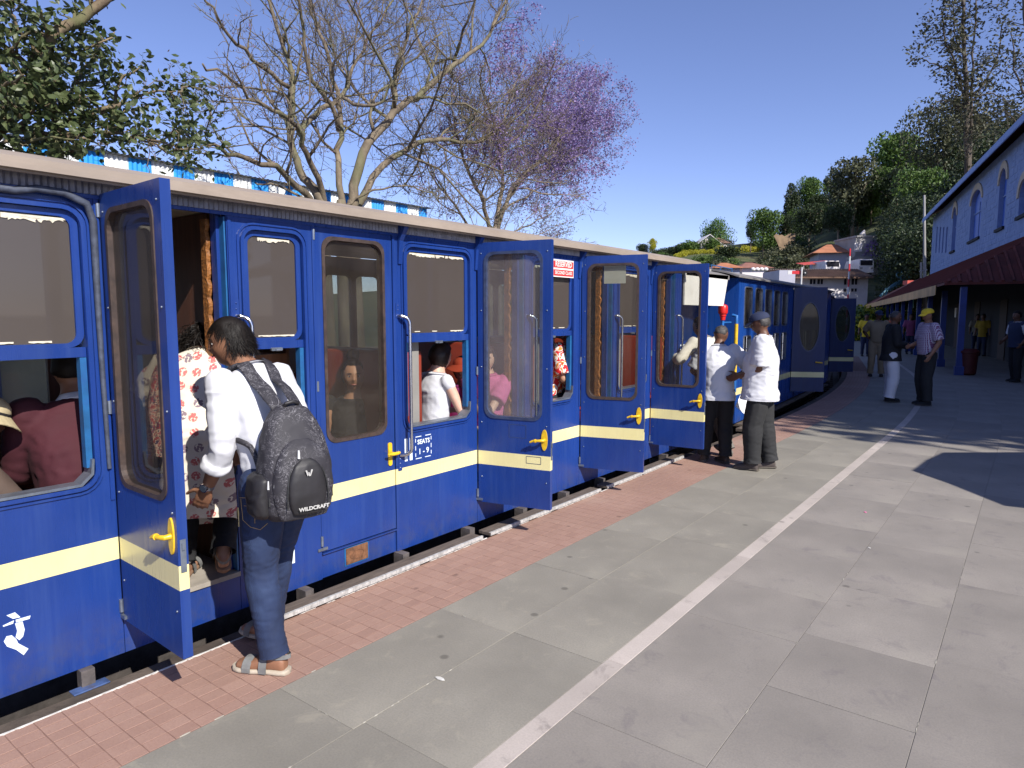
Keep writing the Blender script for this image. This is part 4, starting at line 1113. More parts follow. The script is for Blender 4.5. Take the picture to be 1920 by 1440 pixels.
def shirt_mesh(J, sleeve='short', hem=0.06, fat=1.0, infl=0.012, flare=1.0, voxel=0.011, amp=0.006, seed=0, rolled=False, neck=True, front=0.0, freq=(8, 8, 13)):
    H = J['H']; sp, fr = J['sp'], J['fr']; mb = MB()
    wd = [0.088, 0.086, 0.095, 0.100, 0.092, 0.052]; dp = [0.074*fat**.7, 0.070*fat, 0.070*fat, 0.069, 0.052, 0.044]
    rings = []; p = J['pelvis']
    cuts = []
    if hem > 0:
        cuts.append((p - Vector((0, 0, hem*H)), fr[0][2]*-1, 0.165*H + infl))
        for q in (1.0 + 0.035/(hem*H), 0.5): rings.append((p - Vector((0, 0, hem*H*q)) + fr[0][1]*front*q, fr[0][0]*((0.096*fat**.5)*H+infl)*(1+0.05*flare*q), fr[0][1]*((0.078*fat**.8)*H+infl)*(1+0.06*flare*q)))
    for i in range(6):
        x, y, u = fr[i]; kk = fat**0.5 if i < 4 else 1
        if hem <= 0 and i == 0: x, y = x*0.94, y*0.90
        rings.append((sp[i] + y*(0.004*H + (front*0.7 if i < 3 else 0)), x*(wd[i]*H*kk + infl), y*(dp[i]*H + infl)))
    mb.loft(rings, 20, 2.4)
    ri = 0.034*H + infl*1.1
    for s in 'LR':
        sh, el, wr = J['sh'+s], J['el'+s], J['wr'+s]
        if sleeve == 'none': mb.capsule(sh, sh.lerp(el, 0.12), ri*0.85, ri*0.8); continue
        if sleeve == 'short':
            mb.capsule(sh, sh.lerp(el, 0.35), ri, ri*1.08); e = sh.lerp(el, 0.82); d = (el-sh).normalized()
            mb.loft([(sh.lerp(el, t), d.orthogonal().normalized()*ri*q, d.cross(d.orthogonal().normalized())*ri*q) for t, q in ((0.2, 1.04), (0.5, 1.13), (0.86, 1.20))], 14)
        else:
            end = {'long': 0.96, 'rolled': 0.50}[sleeve]
            mb.capsule(sh, sh.lerp(el, 0.45), ri, ri*0.98); mb.capsule(sh.lerp(el, 0.45), el, ri*0.98, ri*0.84)
            d = (wr-el).normalized(); o1 = d.orthogonal().normalized(); o2 = d.cross(o1)
            r1 = ri*0.80
            rr = [(el.lerp(wr, t), o1*r1*q, o2*r1*q) for t, q in ((-0.02, 1.0), (end*0.5, 1.0), (end*0.82, 1.0), (end, 0.98 if sleeve == 'long' else 1.12))]
            mb.loft(rr, 14)
            if sleeve == 'rolled':
                mb.loft([(el.lerp(wr, t), o1*r1*q, o2*r1*q) for t, q in ((end-0.20, 1.05), (end-0.17, 1.26), (end-0.08, 1.30), (end-0.02, 1.28), (end, 1.1))], 14)
    res, co = remesh(mb, voxel, 3)
    if cuts: res, co = cut(res, cuts)
    return put(res, folds(res, co, amp, freq, seed))

def trouser_mesh(J, infl=0.010, wide=1.0, voxel=0.011, amp=0.006, seed=3, fat=1.0, length=0.97, top=0.04, freq=(9, 9, 12)):
    H = J['H']; mb = MB(); p = J['pelvis']; fr = J['fr'][0]
    mb.loft([(p - Vector((0, 0, 0.05*H)), fr[0]*(0.075*H+infl), fr[1]*(0.058*H+infl)), (p - Vector((0, 0, 0.02*H)), fr[0]*(0.087*H+infl*.8), fr[1]*(0.066*H+infl*.8)),
             (p + Vector((0, 0, 0.01*H)), fr[0]*(0.087*H+infl*.8), fr[1]*(0.064*H+infl*.8)*fat**.4), (J['sp'][0].lerp(J['sp'][1], top/0.09), fr[0]*(0.082*H+infl*.8)*fat**.4, fr[1]*(0.059*H+infl*.8)*fat**.9)], 20, 2.4)
    cuts = []
    for s in 'LR':
        hip, kn, an = J['hip'+s], J['kn'+s], J['an'+s]
        end = kn.lerp(an, length); m = hip.lerp(kn, 0.5)
        mb.capsule(hip, m, 0.060*H+infl*0.7, 0.052*H*wide**.5+infl); mb.capsule(m, kn, 0.052*H*wide**.5+infl, 0.038*H*wide+infl)
        d = (an-kn).normalized(); o1 = d.orthogonal().normalized(); o2 = d.cross(o1)
        mb.loft([(kn.lerp(an, t), o1*(q*H*wide+infl), o2*(q*H*wide+infl)) for t, q in ((-0.08, 0.036), (0.0, 0.038), (0.25, 0.039), (0.6, 0.033), (0.85, 0.031), (length+0.09, 0.036))], 16); cuts.append((kn.lerp(an, length), d, 0.06*H+infl))
    res, co = remesh(mb, voxel, 4)
    if length > 0.5: res, co = cut(res, cuts)
    an_z = [J['anL'], J['anR']]
    def where(c):
        w = np.full(len(c), 0.25)
        for s in 'LR':
            for jn, rr, am in (('kn', 0.13, 0.8), ('an', 0.20, 1.1), ('hip', 0.10, 0.35)):
                q = np.array(J[jn+s]); dd = np.linalg.norm(c-q, axis=1); w += am*np.exp(-(dd/rr)**2)
        return w
    return put(res, folds(res, co, amp, (freq[0], freq[1], freq[2]*1.6), seed, True, where))

def hair_regions(kind):
    if kind == 'short': return lambda x, y, z: min(z - (0.50 if y > 0.35 else 0.28 if y > 0.05 else -0.42 - 0.1*(y < -0.4)) + 0.0, 1)
    if kind == 'bald': return lambda x, y, z: min(min(0.42 - z, z + 0.38), -y + 0.35)
    if kind == 'thin': return lambda x, y, z: min(z - (0.72 if y > 0.3 else 0.25 if y > 0.05 else -0.30), 1)
    if kind == 'pulled': return lambda x, y, z: min(z - (0.62 if y > 0.45 else 0.30 if y > 0.1 else -0.55), 1)
    if kind == 'bob': return lambda x, y, z: min(z - (0.42 if y > 0.5 else 0.1 if y > 0.35 else -0.85), 1)
    return lambda x, y, z: min(z - (0.55 if y > 0.35 else 0.2 if y > 0.05 else -0.45), 1)

def strands(J, n, kind, length, width, curl, seed, down=0.5, region=None, base_off=0.010, segs=4, spread=0.4, hang=False):
    """ribbon strands rooted on the scalp"""
    rg = random.Random(seed); H = J['H']; s = H*0.135/0.228; X, Y, Z = J['hx'], J['hy'], J['hz']; C = J['head']; mb = MB(); reg = region or hair_regions(kind); k = 0
    while k < n:
        d = Vector((rg.gauss(0, 1), rg.gauss(0, 1), rg.gauss(0, 1))).normalized()
        if reg(d.x, d.y, d.z) < 0.03: continue
        k += 1
        p0 = Vector((d.x*0.076, d.y*0.096, d.z*0.114)); p0 += p0.normalized()*base_off
        # growth from the crown forwards/down
        g = Vector((d.x*0.9 + rg.gauss(0, spread), d.y*0.6 + (0.5 if d.z > 0.3 else -0.2) + rg.gauss(0, spread), d.z*0.25 - down + rg.gauss(0, spread)*0.6))
        dn = Vector((-X.z, -Y.z, -Z.z)) if hang else Vector((0, 0, -1))
        if hang: g = d*0.45 + dn*0.9 + Vector((rg.gauss(0, spread), rg.gauss(0, spread), rg.gauss(0, spread)))
        g = (g - d*g.dot(d)*(0.75 if not hang else 0.2)).normalized()
        L = length*rg.uniform(0.6, 1.25); pts = []; p = p0.copy(); ph = rg.uniform(0, 6.28)
        a1 = g.orthogonal().normalized(); a2 = g.cross(a1)
        for i in range(segs+1):
            t = i/segs
            q = p0 + g*L*t + dn*down*L*t*t*0.9 + (a1*math.cos(ph+t*curl*6.28)+a2*math.sin(ph+t*curl*6.28))*((0.017 if hang else 0.012)*min(1, t*3) if curl else 0)
            if not curl:
                e = Vector((q.x/0.078, q.y/0.098, q.z/0.116)); 
                if e.length < 1.07: e = e.normalized()*1.075; q = Vector((e.x*0.078, e.y*0.098, e.z*0.116))
            pts.append(q)
        sd = d.cross(g).normalized()*width*0.5; b = len(mb.v)
        for i, q in enumerate(pts):
            w = sd*(1 - 0.7*i/segs)
            if curl: w = (Matrix.Rotation(ph + i*0.9, 3, g) @ sd)*(1-0.4*i/segs)
            for r_ in (q - w, q + w): mb.v.append(tuple(C + (X*r_.x + Y*r_.y + Z*r_.z)*s))
        for i in range(segs): mb.f.append((b+2*i, b+2*i+1, b+2*i+3, b+2*i+2))
    return mb

def hairmat():
    if 'hair' in MATS: return MATS['hair']
    m, t, b = nt('hair'); g = t.nodes.new('ShaderNodeNewGeometry')
    c = ramp(t, g.outputs['Random Per Island'], [(0, (0.004, 0.003, 0.0028)), (1, (0.013, 0.009, 0.007))]); t.links.new(c, b.inputs[0])
    b.inputs['Roughness'].default_value = 0.6; b.inputs['Specular IOR Level'].default_value = 0.25; MATS['hair'] = m; return m
M_hair = hairmat()
M_hairg = mat('hair_grey', (0.045, 0.040, 0.038), 0.6, 0.4, 60, 0.5, 90)
M_hairb = mat('hair_brown', (0.020, 0.009, 0.006), 0.5, 0.4, 40, 0.5, 90)
def skin(name, c): return mat('skin_'+name, c, 0.52, 0.13, 9, 0.12, 140, spec=0.4)
SK_dark = skin('dark', (0.135, 0.062, 0.036)); SK_mid = skin('mid', (0.26, 0.125, 0.072)); SK_tan = skin('tan', (0.40, 0.21, 0.13)); SK_fair = skin('fair', (0.62, 0.37, 0.27))
M_eye = mat('eye_dark', (0.015, 0.01, 0.008), 0.2, 0.1, 5, 0); M_eyew = mat('eye_white', (0.55, 0.5, 0.47), 0.3, 0.05, 5, 0)
M_lip = mat('lips', (0.32, 0.10, 0.08), 0.45, 0.1, 10, 0.05); M_sole = mat('shoe_sole', (0.10, 0.085, 0.07), 0.8, 0.3, 20, 0.2)
def cloth(name, c, rough=0.85, var=0.10, scale=7, **k): return mat('cloth_'+name, c, rough, var, scale, k.pop('bmp', 0.25), k.pop('bscale', 320), bdist=0.0015, **k)
C_white = cloth('white', (0.60, 0.60, 0.63), var=0.03); C_black = cloth('black', (0.012, 0.012, 0.014)); C_char = cloth('charcoal', (0.020, 0.020, 0.021))
C_maroon = cloth('maroon', (0.050, 0.006, 0.012)); C_khaki = cloth('khaki', (0.28, 0.21, 0.13)); C_pink = cloth('pink', (0.75, 0.10, 0.38)); C_navy = cloth('navy', (0.018, 0.026, 0.065))
C_grey = cloth('grey', (0.16, 0.145, 0.13)); C_cream = cloth('cream', (0.62, 0.58, 0.50)); C_orange = cloth('orange_red', (0.78, 0.10, 0.04)); C_yel = cloth('yellow', (0.80, 0.55, 0.03)); C_straw = cloth('straw', (0.48, 0.40, 0.24))
def denim():
    m, t, b = nt('denim'); v = coord(t, 'Object')
    n = tex_noise(t, v, 5, 4); c = ramp(t, n, [(0.3, (0.010, 0.018, 0.050)), (0.55, (0.016, 0.030, 0.082)), (0.8, (0.035, 0.060, 0.135))])
    w = t.nodes.new('ShaderNodeTexWave'); w.inputs['Scale'].default_value = 160; w.inputs['Distortion'].default_value = 3; t.links.new(coord(t, 'Object', (1, 1, 0.4)), w.inputs[0])
    c = mixc(t, 0.18, c, w.outputs[0], 'OVERLAY'); t.links.new(c, b.inputs[0]); b.inputs['Roughness'].default_value = 0.85; bump(t, b, tex_noise(t, v, 300, 2), 0.3, 0.001); MATS['denim'] = m; return m
M_denim = denim()
def floral():
    m, t, b = nt('floral_cotton'); v = coord(t, 'Object'); sp_ = t.nodes.new('ShaderNodeSeparateXYZ'); cb_ = t.nodes.new('ShaderNodeCombineXYZ'); t.links.new(v, sp_.inputs[0])
    t.links.new(sp_.outputs[0], cb_.inputs[0]); t.links.new(sp_.outputs[2], cb_.inputs[1]); v = cb_.outputs[0]
    vo = t.nodes.new('ShaderNodeTexVoronoi'); vo.voronoi_dimensions = '2D'; vo.inputs['Scale'].default_value = 14.0; vo.inputs['Randomness'].default_value = 0.45; t.links.new(v, vo.inputs['Vector'])
    # petals: small cells inside each round flower
    v2 = t.nodes.new('ShaderNodeTexVoronoi'); v2.voronoi_dimensions = '2D'; v2.inputs['Scale'].default_value = 85; t.links.new(v, v2.inputs['Vector'])
    blob = ramp(t, vo.outputs['Distance'], [(0.29, (1, 1, 1)), (0.33, (0, 0, 0))])
    petals = ramp(t, v2.outputs['Distance'], [(0.52, (1, 1, 1)), (0.6, (0, 0, 0))])
    f = math_(t, 'MULTIPLY', blob, petals)
    sep = t.nodes.new('ShaderNodeSeparateColor'); t.links.new(vo.outputs['Color'], sep.inputs[0])
    fc = ramp(t, sep.outputs[0], [(0.0, (0.50, 0.14, 0.13)), (0.5, (0.45, 0.12, 0.13)), (0.55, (0.22, 0.16, 0.19)), (1, (0.52, 0.18, 0.15))], 'CONSTANT')
    base = ramp(t, tex_noise(t, v, 8, 3), [(0.3, (0.62, 0.56, 0.46)), (0.7, (0.70, 0.64, 0.54))])
    t.links.new(mixc(t, f, base, fc), b.inputs[0]); b.inputs['Roughness'].default_value = 0.85; bump(t, b, tex_noise(t, v, 300, 2), 0.2, 0.001); return m
def splotch(name, c1, c2, c3, sc):
    m, t, b = nt(name); v = coord(t, 'Object'); n = tex_noise(t, v, sc, 2, 0.5, 1.0)
    c = ramp(t, n, [(0.0, c1), (0.45, c1), (0.46, c2), (0.54, c2), (0.55, c3), (0.62, c3), (0.63, c1)], 'CONSTANT'); t.links.new(c, b.inputs[0]); b.inputs['Roughness'].default_value = 0.8; return m
def checked(name, c1, c2, sc):
    m, t, b = nt(name); w = t.nodes.new('ShaderNodeTexWave'); w.bands_direction = 'X'; w.inputs['Scale'].default_value = sc; t.links.new(coord(t, 'Object', (1, 1, 1)), w.inputs[0])
    w2 = t.nodes.new('ShaderNodeTexWave'); w2.bands_direction = 'Z'; w2.inputs['Scale'].default_value = sc*0.7; t.links.new(coord(t, 'Object'), w2.inputs[0])
    c = mixc(t, ramp(t, w.outputs[0], [(0.45, (0, 0, 0)), (0.55, (1, 1, 1))]), c1, c2); c = mixc(t, ramp(t, w2.outputs[0], [(0.7, (0, 0, 0)), (0.8, (.5,)*3)]), c, c2); t.links.new(c, b.inputs[0]); b.inputs['Roughness'].default_value = 0.85; return m

def person(lab, loc, rz, J, cat='person', name='person', skinm=None, fat=1.0, female=False, voxel=0.009, top=None, bottom=None, shoes='shoe', shoe_mat=None, hair='short', hairm=None, hat=None,
           hands=True, curlL=0.5, curlR=0.5, palmL=None, palmR=None, sleeve='short', hem=0.06, wide=1.0, seed=1, group=None, collar=True, facemarks=True, strandn=0, infl=0.012, front=0.0, amp=0.006, belt=None, zoff=0.0, tfreq=(8, 8, 13)):
    t = thing(name, lab, cat, (loc[0], loc[1], zoff), rz, group)
    H = J['H']
    oo = lambda nm, me, m, par=t, **k: obj(nm, me, m, par, world=False, **k)
    res, co = remesh(body_prims(J, fat, female, hands, curlL, curlR, palmL, palmR), voxel, 3, 0.5); put(res, co); oo('body', res, skinm)
    P = {'t': t, 'J': J, 'oo': oo}
    if top: P['top'] = oo('shirt', shirt_mesh(J, sleeve, hem, fat, infl, voxel=voxel*1.25, seed=seed, amp=amp, front=front, freq=tfreq), top)
    if bottom: P['bottom'] = oo('trousers', trouser_mesh(J, wide=wide, voxel=voxel*1.3, seed=seed+5, fat=fat), bottom)
    if top and collar:
        mb = MB(); x, y, u = J['fr'][5]; c = J['sp'][5]
        n = 18; vs = []
        for i in range(n+1):
            a = R(100 + 340*i/n); r = 0.042*H
            for dz, k in ((-0.006, 1.12), (0.012, 1.04), (0.004, 1.32)): vs.append(c + x*math.cos(a)*r*k*1.05 + y*math.sin(a)*r*k + u*dz*H*1.2)
        fs = []
        for i in range(n):
            for k in (0, 1): fs.append((i*3+k, (i+1)*3+k, (i+1)*3+k+1, i*3+k+1))
        mb.add(vs, fs); me = mkmesh('collar', mb, False, True); oo('collar', me, top)
    # hair and hat
    if hair:
        hm = hairm or M_hair
        vs, fs = head_points(J, True, hair_regions(hair), thick={'thin': 0.0035, 'short': 0.009}.get(hair, 0.012), seed=seed, rough=0.007, nt=26, nph=34)
        P['hair'] = oo('hair', mkmesh('hair', MB().add(vs, fs), True, True), hm)
        if strandn:
            P['strands'] = oo('hair_strands', strands(J, strandn, hair, 0.030, 0.0026, 0, seed, base_off=0.009), hm, fixn=False)
    if facemarks:
        s = H*0.135/0.228; C, X, Y, Z = J['head'], J['hx'], J['hy'], J['hz']
        for sg in (-1, 1):
            mb = MB(); mb.ball(C + (X*sg*0.031 + Y*0.0745 + Z*0.006)*s, 0.0115*s, 0.009*s, 0.0075*s, (X, Y, Z), 10); e = oo('eye', mb, M_eyew, smooth=True)
            mb = MB(); mb.ball(C + (X*sg*0.031 + Y*0.0795 + Z*0.006)*s, 0.006*s, 0.006*s, 0.0062*s, (X, Y, Z), 8); oo('iris', mb, M_eye, e)
            mb = MB(); mb.tube([C + (X*sg*xx + Y*yy + Z*zz)*s for xx, yy, zz in ((0.014, 0.0905, 0.024), (0.030, 0.0895, 0.030), (0.047, 0.079, 0.024))], 0.0032*s, 6, flat=0.7); oo('eyebrow', mb, hairm or M_hair)
        mb = MB(); mb.tube([C + (X*xx + Y*yy + Z*zz)*s for xx, yy, zz in ((-0.024, 0.083, -0.052), (-0.010, 0.0945, -0.0505), (0, 0.0955, -0.052), (0.010, 0.0945, -0.0505), (0.024, 0.083, -0.052))], [0.002*s, 0.0045*s, 0.005*s, 0.0045*s, 0.002*s], 8); oo('lips', mb, M_lip)
    if hat:
        kind, hm = hat; s = H*0.135/0.228; C, X, Y, Z = J['head'], J['hx'], J['hy'], J['hz']
        mb = MB(); c0 = C + Z*0.035*s - Y*0.002*s
        dome = [(0.0, 0.090, 0.108), (0.02, 0.091, 0.109), (0.045, 0.084, 0.100), (0.066, 0.066, 0.080), (0.080, 0.040, 0.050), (0.086, 0.012, 0.015)]
        mb.loft([(c0 + Z*z*s, X*a*s, Y*b*s) for z, a, b in dome], 24)
        ht = oo('hat', mb, hm, auto=40)
        mb = MB()
        if kind == 'cap':
            n = 9; up, dn = [], []
            for i in range(n+1):
                a = R(-62 + 124*i/n); e = c0 + (X*math.sin(a)*0.082 + Y*(math.cos(a)*0.098))*s; o_ = c0 + (X*math.sin(a)*0.076 + Y*(0.085+0.09*math.cos(a)) - Z*(0.024+0.012*math.sin(a)**2))*s
                up += [e + Z*0.006*s, o_ + Z*0.002*s]; dn += [e - Z*0.001*s, o_ - Z*0.003*s]
            fs = [(2*i, 2*i+1, 2*i+3, 2*i+2) for i in range(n)]; m_ = len(up)
            mb.add(up + dn, fs + [tuple(q+m_ for q in f_[::-1]) for f_ in fs] + [(2*i+1, 2*i+1+m_, 2*i+3+m_, 2*i+3) for i in range(n)])
            oo('cap_peak', mb, hm, ht)
            mb = MB(); mb.ball(c0 + Z*0.087*s, 0.008*s, 0.008*s, 0.006*s, (X, Y, Z), 8); oo('cap_button', mb, hm, ht)
        else:
            n = 28; vs = []
            for i in range(n):
                a = 6.2832*i/n; wv = 0.006*math.sin(3*a)
                for r1, dz in ((0.96, 0.012), (1.35, -0.016+wv), (1.62, -0.034+wv*2)): vs.append(c0 + (X*math.cos(a)*0.092*r1 + Y*math.sin(a)*0.110*r1 + Z*dz)*s)
            fs = []
            for i in range(n):
                j = (i+1) % n
                for k in (0, 1): fs.append((i*3+k, i*3+k+1, j*3+k+1, j*3+k))
            mb.add(vs, fs); mb.add([v - Z*0.003*s for v in vs], [f_[::-1] for f_ in fs]); oo('brim', mb, hm, ht)
            if kind == 'straw': mb = MB(); mb.loft([(c0 + Z*z*s, X*a*s, Y*b*s) for z, a, b in ((0.002, 0.0925, 0.111), (0.022, 0.0925, 0.1105))], 24); oo('hat_band', mb, C_black, ht)
    # shoes
    if shoes:
        for s_ in 'LR':
            mb = MB(); an = J['an'+s_]
            sole, tt, up, sd = foot_prims(mb, an, J['toe'+s_], H, J['pitch'+s_], 1.0, infl=0.006)
            if shoes == 'shoe':
                mb.capsule(an - up*0.02, an + up*0.012, 0.036, 0.034); me, co = remesh(mb, 0.009, 3); put(me, co); sh = oo('shoe', me, shoe_mat or C_black)
                mb = MB(); mb.loft([(sole + tt*l + up*0.004, sd*w, up*0.008) for l, w in ((-0.072, 0.02), (-0.06, 0.038), (0, 0.042), (0.06, 0.045), (0.13, 0.053), (0.18, 0.043), (0.205, 0.02))], 14, 3); oo('sole', mb, M_sole, sh, auto=40)
            else:
                mb = MB(); u_ = H/1.7
                mb.loft([(sole + tt*l*u_ + up*0.0, sd*w*u_, up*0.013) for l, w in ((-0.078, 0.015), (-0.068, 0.036), (-0.04, 0.043), (0.03, 0.040), (0.10, 0.052), (0.16, 0.052), (0.195, 0.040), (0.212, 0.018))], 16, 3.2); sh = oo('sandal', mb, shoe_mat, auto=50)
                for l, h_, w_, wid in ((0.115, 0.062, 0.052, 0.020), (0.035, 0.088, 0.047, 0.018), (-0.062, 0.10, 0.040, 0.010)):
                    mb = MB(); vs = []; n = 12
                    for i in range(n+1):
                        a = R(180*i/n); c = sole + tt*l + sd*math.cos(a)*w_ + up*(math.sin(a)**0.8*h_*(0.9 if l > 0 else 0.75))
                        if l < 0: c = sole + tt*(0.02 - 0.10*math.sin(a)) + sd*math.cos(a)*w_ + up*0.075
                        for q in (-1, 1): vs += [c + (tt if l > 0 else up)*q*wid]
                    fs = [(2*i, 2*i+1, 2*i+3, 2*i+2) for i in range(n)]; mb.add(vs, fs); nn = [v + (v-(sole+up*0.03)).normalized()*0.003 for v in vs]; mb.add(nn, [f_[::-1] for f_ in fs]); oo('strap', mb, P.get('strapm') or mat('sandal_strap', (0.17, 0.17, 0.165), 0.8, 0.2, 20, 0.2), sh)
    if belt:
        x, y, u = J['fr'][0]; c = J['sp'][0].lerp(J['sp'][1], 0.42)
        mb = MB(); mb.loft([(c - u*0.018, x*(0.085*H+0.016), y*(0.062*H*fat+0.016)), (c + u*0.018, x*(0.084*H+0.016), y*(0.061*H*fat+0.016))], 24, 2.4); oo('belt', mb, belt, auto=40)
    return P
def face_rz(d):      # rotation that turns local +Y to direction d
    return math.atan2(-d[0], d[1])
def place_head(J, rz, target):
    """x, y, z shift that brings the head centre onto a measured point"""
    h = Matrix.Rotation(rz, 3, 'Z') @ J['head']; return Vector(target) - h

def loc_of(t_loc, rz, wp):     # world point -> the person's own frame
    return Matrix.Rotation(-rz, 3, 'Z') @ (Vector(wp) - Vector((t_loc[0], t_loc[1], t_loc[2] if len(t_loc) > 2 else 0)))
# --- man with the backpack
rz = face_rz((-1, -0.22)); L0 = (0.355, 1.785, 0)
lf = loc_of(L0, rz, (0.43, 1.73, 0)); rf = loc_of(L0, rz, (0.16, 1.88, 0)); rh = Vector((0.17, 0.24, 0.98)); lh = loc_of(L0, rz, hx(389, 915, 0.16))
J = skeleton(1.66, lean=(7, 33), pelvis=(0.02, -0.035), footL=(lf.x, lf.y), footR=(rf.x, rf.y), handL=lh, handR=rh, poleL=(-0.25, -1, -0.2), poleR=(0.6, -1, -0.2), head=(10, 38), toeL=-14, toeR=5)
m1 = person('man in white shirt and blue jeans with a black backpack at the first open door', L0, rz, J, skinm=SK_mid, voxel=0.0058, top=C_white, bottom=M_denim, shoes='sandal', shoe_mat=mat('sandal_sole', (0.42, 0.36, 0.28), 0.8, 0.15, 20, 0.2),
            sleeve='rolled', hem=0.035, fat=0.92, seed=4, strandn=4200, curlL=0.35, curlR=0.9, palmL=(0.6, 0.5, 0), infl=0.009, wide=1.0, amp=0.007, tfreq=(6, 6, 10))
oo = m1['oo']
mb = MB(); w = J['wrL']; d = (J['wrL']-J['elL']).normalized(); o1 = d.orthogonal().normalized(); o2 = d.cross(o1); c = w - d*0.018
mb.loft([(c - d*0.010, o1*0.029, o2*0.029), (c + d*0.010, o1*0.029, o2*0.029)], 20); wt = oo('watch_strap', mb, M_sill, auto=40)
vd = (Matrix.Rotation(-rz, 3, 'Z') @ (CAM - Vector((0.2, 1.6, 0.9)))).normalized(); vd = (vd - d*vd.dot(d)).normalized(); vd = (vd + d.cross(vd)*0.5).normalized()
mb = MB(); s_ = d.cross(vd)
mb.loft([(c + vd*0.026, d*0.021, s_*0.021), (c + vd*0.037, d*0.020, s_*0.020)], 20); wf = oo('watch_case', mb, M_chrome, wt, auto=40)
mb = MB(); mb.loft([(c + vd*0.0375, d*0.016, s_*0.016), (c + vd*0.039, d*0.016, s_*0.016)], 20); 
o = obj('watch_face', mb, mat('watch_face', (0.04, 0.05, 0.07), 0.2, 0.1), wt, world=False)
# jeans pocket stitching
M_stitch = mat('stitch_gold', (0.45, 0.30, 0.12), 0.7, 0.1, 20, 0)
tr = m1['bottom']
import mathutils
from mathutils.bvhtree import BVHTree
def on_mesh(o, origin, direction):
    bv = BVHTree.FromPolygons([v.co[:] for v in o.data.vertices], [p.vertices[:] for p in o.data.polygons]); return bv
bv = on_mesh(tr, None, None)
Mi = Matrix.Rotation(-rz, 3, 'Z')
def proj_local(px, py, bvh, L):
    o_ = Mi @ (CAM - Vector(L)); dd = (Mi @ ray(px, py)).normalized()
    h = bvh.ray_cast(o_, dd); return h[0], h[1]
def stitched(paths, r, name, bvh, L, par, m, lift=0.0015, dash=None):
    mb = MB()
    for path in paths:
        pts = []
        for (a, b) in zip(path[:-1], path[1:]):
            n = max(2, int(math.hypot(b[0]-a[0], b[1]-a[1])/4))
            for i in range(n):
                q = (a[0] + (b[0]-a[0])*i/n, a[1] + (b[1]-a[1])*i/n); p, nn = proj_local(*q, bvh, L)
                if p is not None: pts.append(p + nn*lift)
        if len(pts) > 2: mb.tube(pts, r, 5)
    if mb.v: return obj(name, mb, m, par, world=False)
stitched([[(450, 933), (510, 935)], [(452, 935), (456, 975), (470, 988), (488, 993), (505, 978)], [(458, 948), (470, 950), (478, 965), (478, 985)], [(478, 965), (484, 953), (500, 952)], [(441, 940), (446, 985), (452, 1008)]], 0.0011, 'pocket_stitching', bv, L0, tr, M_stitch)
# --- backpack: body, pockets, straps
def bag_mat(pattern):
    m, t, b = nt('bag_print' if pattern else 'bag_black'); v = coord(t, 'Object')
    base = (0.014, 0.013, 0.016)
    if pattern:
        # sketchy pale scribbles
        n = tex_noise(t, v, 16, 4, 0.6, 2.5); f1 = ramp(t, n, [(0.485, (0, 0, 0)), (0.5, (1, 1, 1)), (0.515, (0, 0, 0))])
        n2 = tex_noise(t, v, 7, 2); f2 = ramp(t, n2, [(0.42, (0, 0, 0)), (0.55, (1, 1, 1))])
        n3 = tex_noise(t, v, 38, 3, 0.5, 1.5); f3 = ramp(t, n3, [(0.49, (0, 0, 0)), (0.5, (.8,)*3), (0.51, (0, 0, 0))])
        f = math_(t, 'MULTIPLY', math_(t, 'ADD', f1, math_(t, 'MULTIPLY', f3, 0.6)), f2)
        c = mixc(t, f, (0.024, 0.022, 0.028), (0.26, 0.25, 0.27)); t.links.new(c, b.inputs[0])
    else:
        t.links.new(ramp(t, tex_noise(t, v, 9, 3), [(0.3, (0.012, 0.011, 0.012)), (0.7, (0.022, 0.02, 0.023))]), b.inputs[0])
    b.inputs['Roughness'].default_value = 0.55 if not pattern else 0.7
    bump(t, b, tex_noise(t, v, 260, 2), 0.25, 0.001); return m
M_bagp, M_bagb = bag_mat(True), bag_mat(False)
brz = rz + R(-24)
bc = Vector((0.57, 1.765, 1.005))
bp = thing('backpack', 'black backpack with pale scribble print hanging on the man in jeans', 'backpack', (bc.x, bc.y, bc.z - 0.25), brz)
# local: +y towards his chest, x to his right; outer face is -y
def lb(p): return Vector(p) + Vector((0, 0, 0.25))
rings = []
for z, w, d, yo in ((-0.245, 0.06, 0.05, 0.0), (-0.235, 0.125, 0.085, -0.012), (-0.20, 0.150, 0.108, -0.02), (-0.10, 0.160, 0.118, -0.025), (0.0, 0.155, 0.108, -0.02), (0.10, 0.138, 0.088, -0.008), (0.18, 0.112, 0.066, 0.006), (0.235, 0.075, 0.045, 0.018), (0.255, 0.03, 0.02, 0.024)):
    rings.append((lb((0, yo, z)), Vector((w, 0, 0)), Vector((0, d, 0))))
mb = MB(); mb.loft(rings, 28, 2.7); res, co = remesh(mb, 0.008, 4); put(res, folds(res, co, 0.005, (7, 7, 6), 3)); bag = obj('pack_body', res, M_bagp, bp, world=False)
